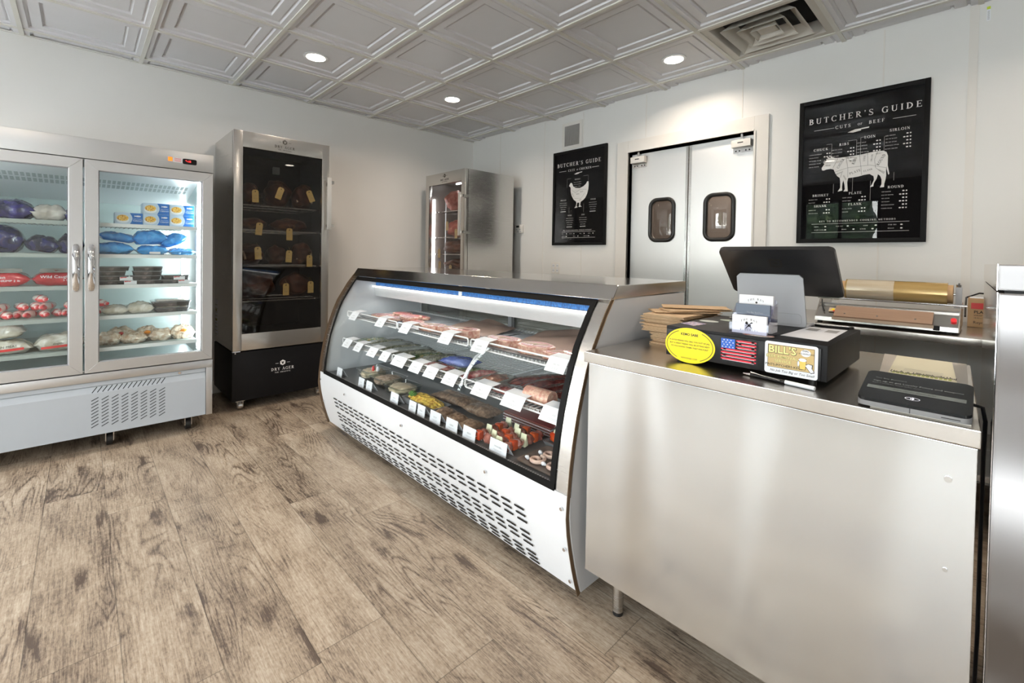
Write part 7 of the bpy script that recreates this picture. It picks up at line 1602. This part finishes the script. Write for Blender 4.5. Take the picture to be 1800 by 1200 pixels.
for k in range(13):
    o = bprot[k % 3] if not used_b[k % 3] else copy_tree(bprot[k % 3]); used_b[k % 3] = True
    o.location = (3.533 + rnd.uniform(-.010, .010), 0.112 + rnd.uniform(-.012, .012), bz + k * 0.0049); o.rotation_euler = (0, 0, rnd.uniform(-.02, .02))
    o['label'] = 'flat folded brown bag, %s%s of the tall stack beside the drawer' % (names[k], '' if k in (0, 12) else ' from the bottom'); o['group'] = 'folded bags in the tall stack'
for k in range(6):
    o = copy_tree(bprot[k % 3]); o.location = (3.550 + rnd.uniform(-.004, .004), 0.10 + rnd.uniform(-.01, .01), CTZ + 0.0006 + k * 0.0072); o.scale = (0.78, 0.9, 1.45)
    o['label'] = 'smaller folded brown bag, %s of the low stack beneath the tall one' % ['lowest', 'second from the bottom', 'third from the bottom', 'third from the top', 'second from the top', 'uppermost'][k]; o['group'] = 'folded bags in the low stack'
for k, (x, y, rz, lab) in enumerate([(3.545, 0.10, 0.75, 'rolled loose brown bag lying diagonally on top of the bag stack'), (3.575, 0.13, 0.95, 'second loose brown bag fanned over the top of the bag stack'), (3.560, 0.16, 0.55, 'third loose brown bag fanned at the back of the stack')]):
    t = thing('paper_bag', lab, 'paper bag', (x, y, bz + 13 * 0.0049 + 0.0005 + k * 0.0065), 'loose bags on top of the stack', rz)
    g = G().strip([(-0.055, 0.003), (-0.048, 0.0005), (0.0, 0.0), (0.048, 0.0005), (0.054, 0.003)], -0.12, 0.12, 0.0016, 'x').strip([(-0.050, 0.0035), (0.0, 0.0025), (0.050, 0.0035)], -0.12, 0.11, 0.0016, 'x')
    g.obj('folded_bag', M['kraft'], t, smooth=False, world=False)
bb = thing('flat_cardboard', 'flat tan cardboard sheet lying behind the brown bag stack', 'cardboard', (3.62, 0.32, CTZ + 0.09))
g = G().box(3.460, 3.72, 0.292, 0.402, CTZ + 0.0006, CTZ + 0.072, 0.001); g.obj('carton', M['cardboard'], bb, smooth=False)
bb['label'] = 'tan cardboard carton behind the brown bag stack'; bb['category'] = 'box'; bb.name = 'cardboard_carton'; bb.location = (3.62, 0.32, CTZ + 0.0); 
for c_ in bb.children: c_.data.transform(Matrix.Translation((0, 0, 0.09)))

# ---------------------------------------------------------------- planting outside the storefront (seen only in reflections)
M['leaf'] = spots('leaves', (0.008, 0.02, 0.008), (0.03, 0.06, 0.02), 3, 0.5, 0.15, 0.6, c3=(0.20, 0.26, 0.11), bump=1.0)
M['trunk'] = plain('bark', (0.08, 0.055, 0.04), 0.8, var=0.3)
for k, x in enumerate((-5.5, -2.4, 0.4, 3.3, 6.2, 9.0)):
    t = thing('tree', 'leafy green tree across the street, %s from the left through the shop windows' % ordn[k], 'tree', (x, -15.0, -0.04), 'trees across the street')
    G().blob((x, -14.6 + 0.3 * (k % 2), 2.6), (1.05, 0.9, 1.3 + 0.4 * (k % 3)), k, 0.35, 3.2, 5).obj('foliage', M['leaf'], t)
    G().cyl((x, -14.6 + 0.3 * (k % 2), -0.04), (x, -14.6 + 0.3 * (k % 2), 1.9), 0.12, 10, 0.08).obj('trunk', M['trunk'], t)
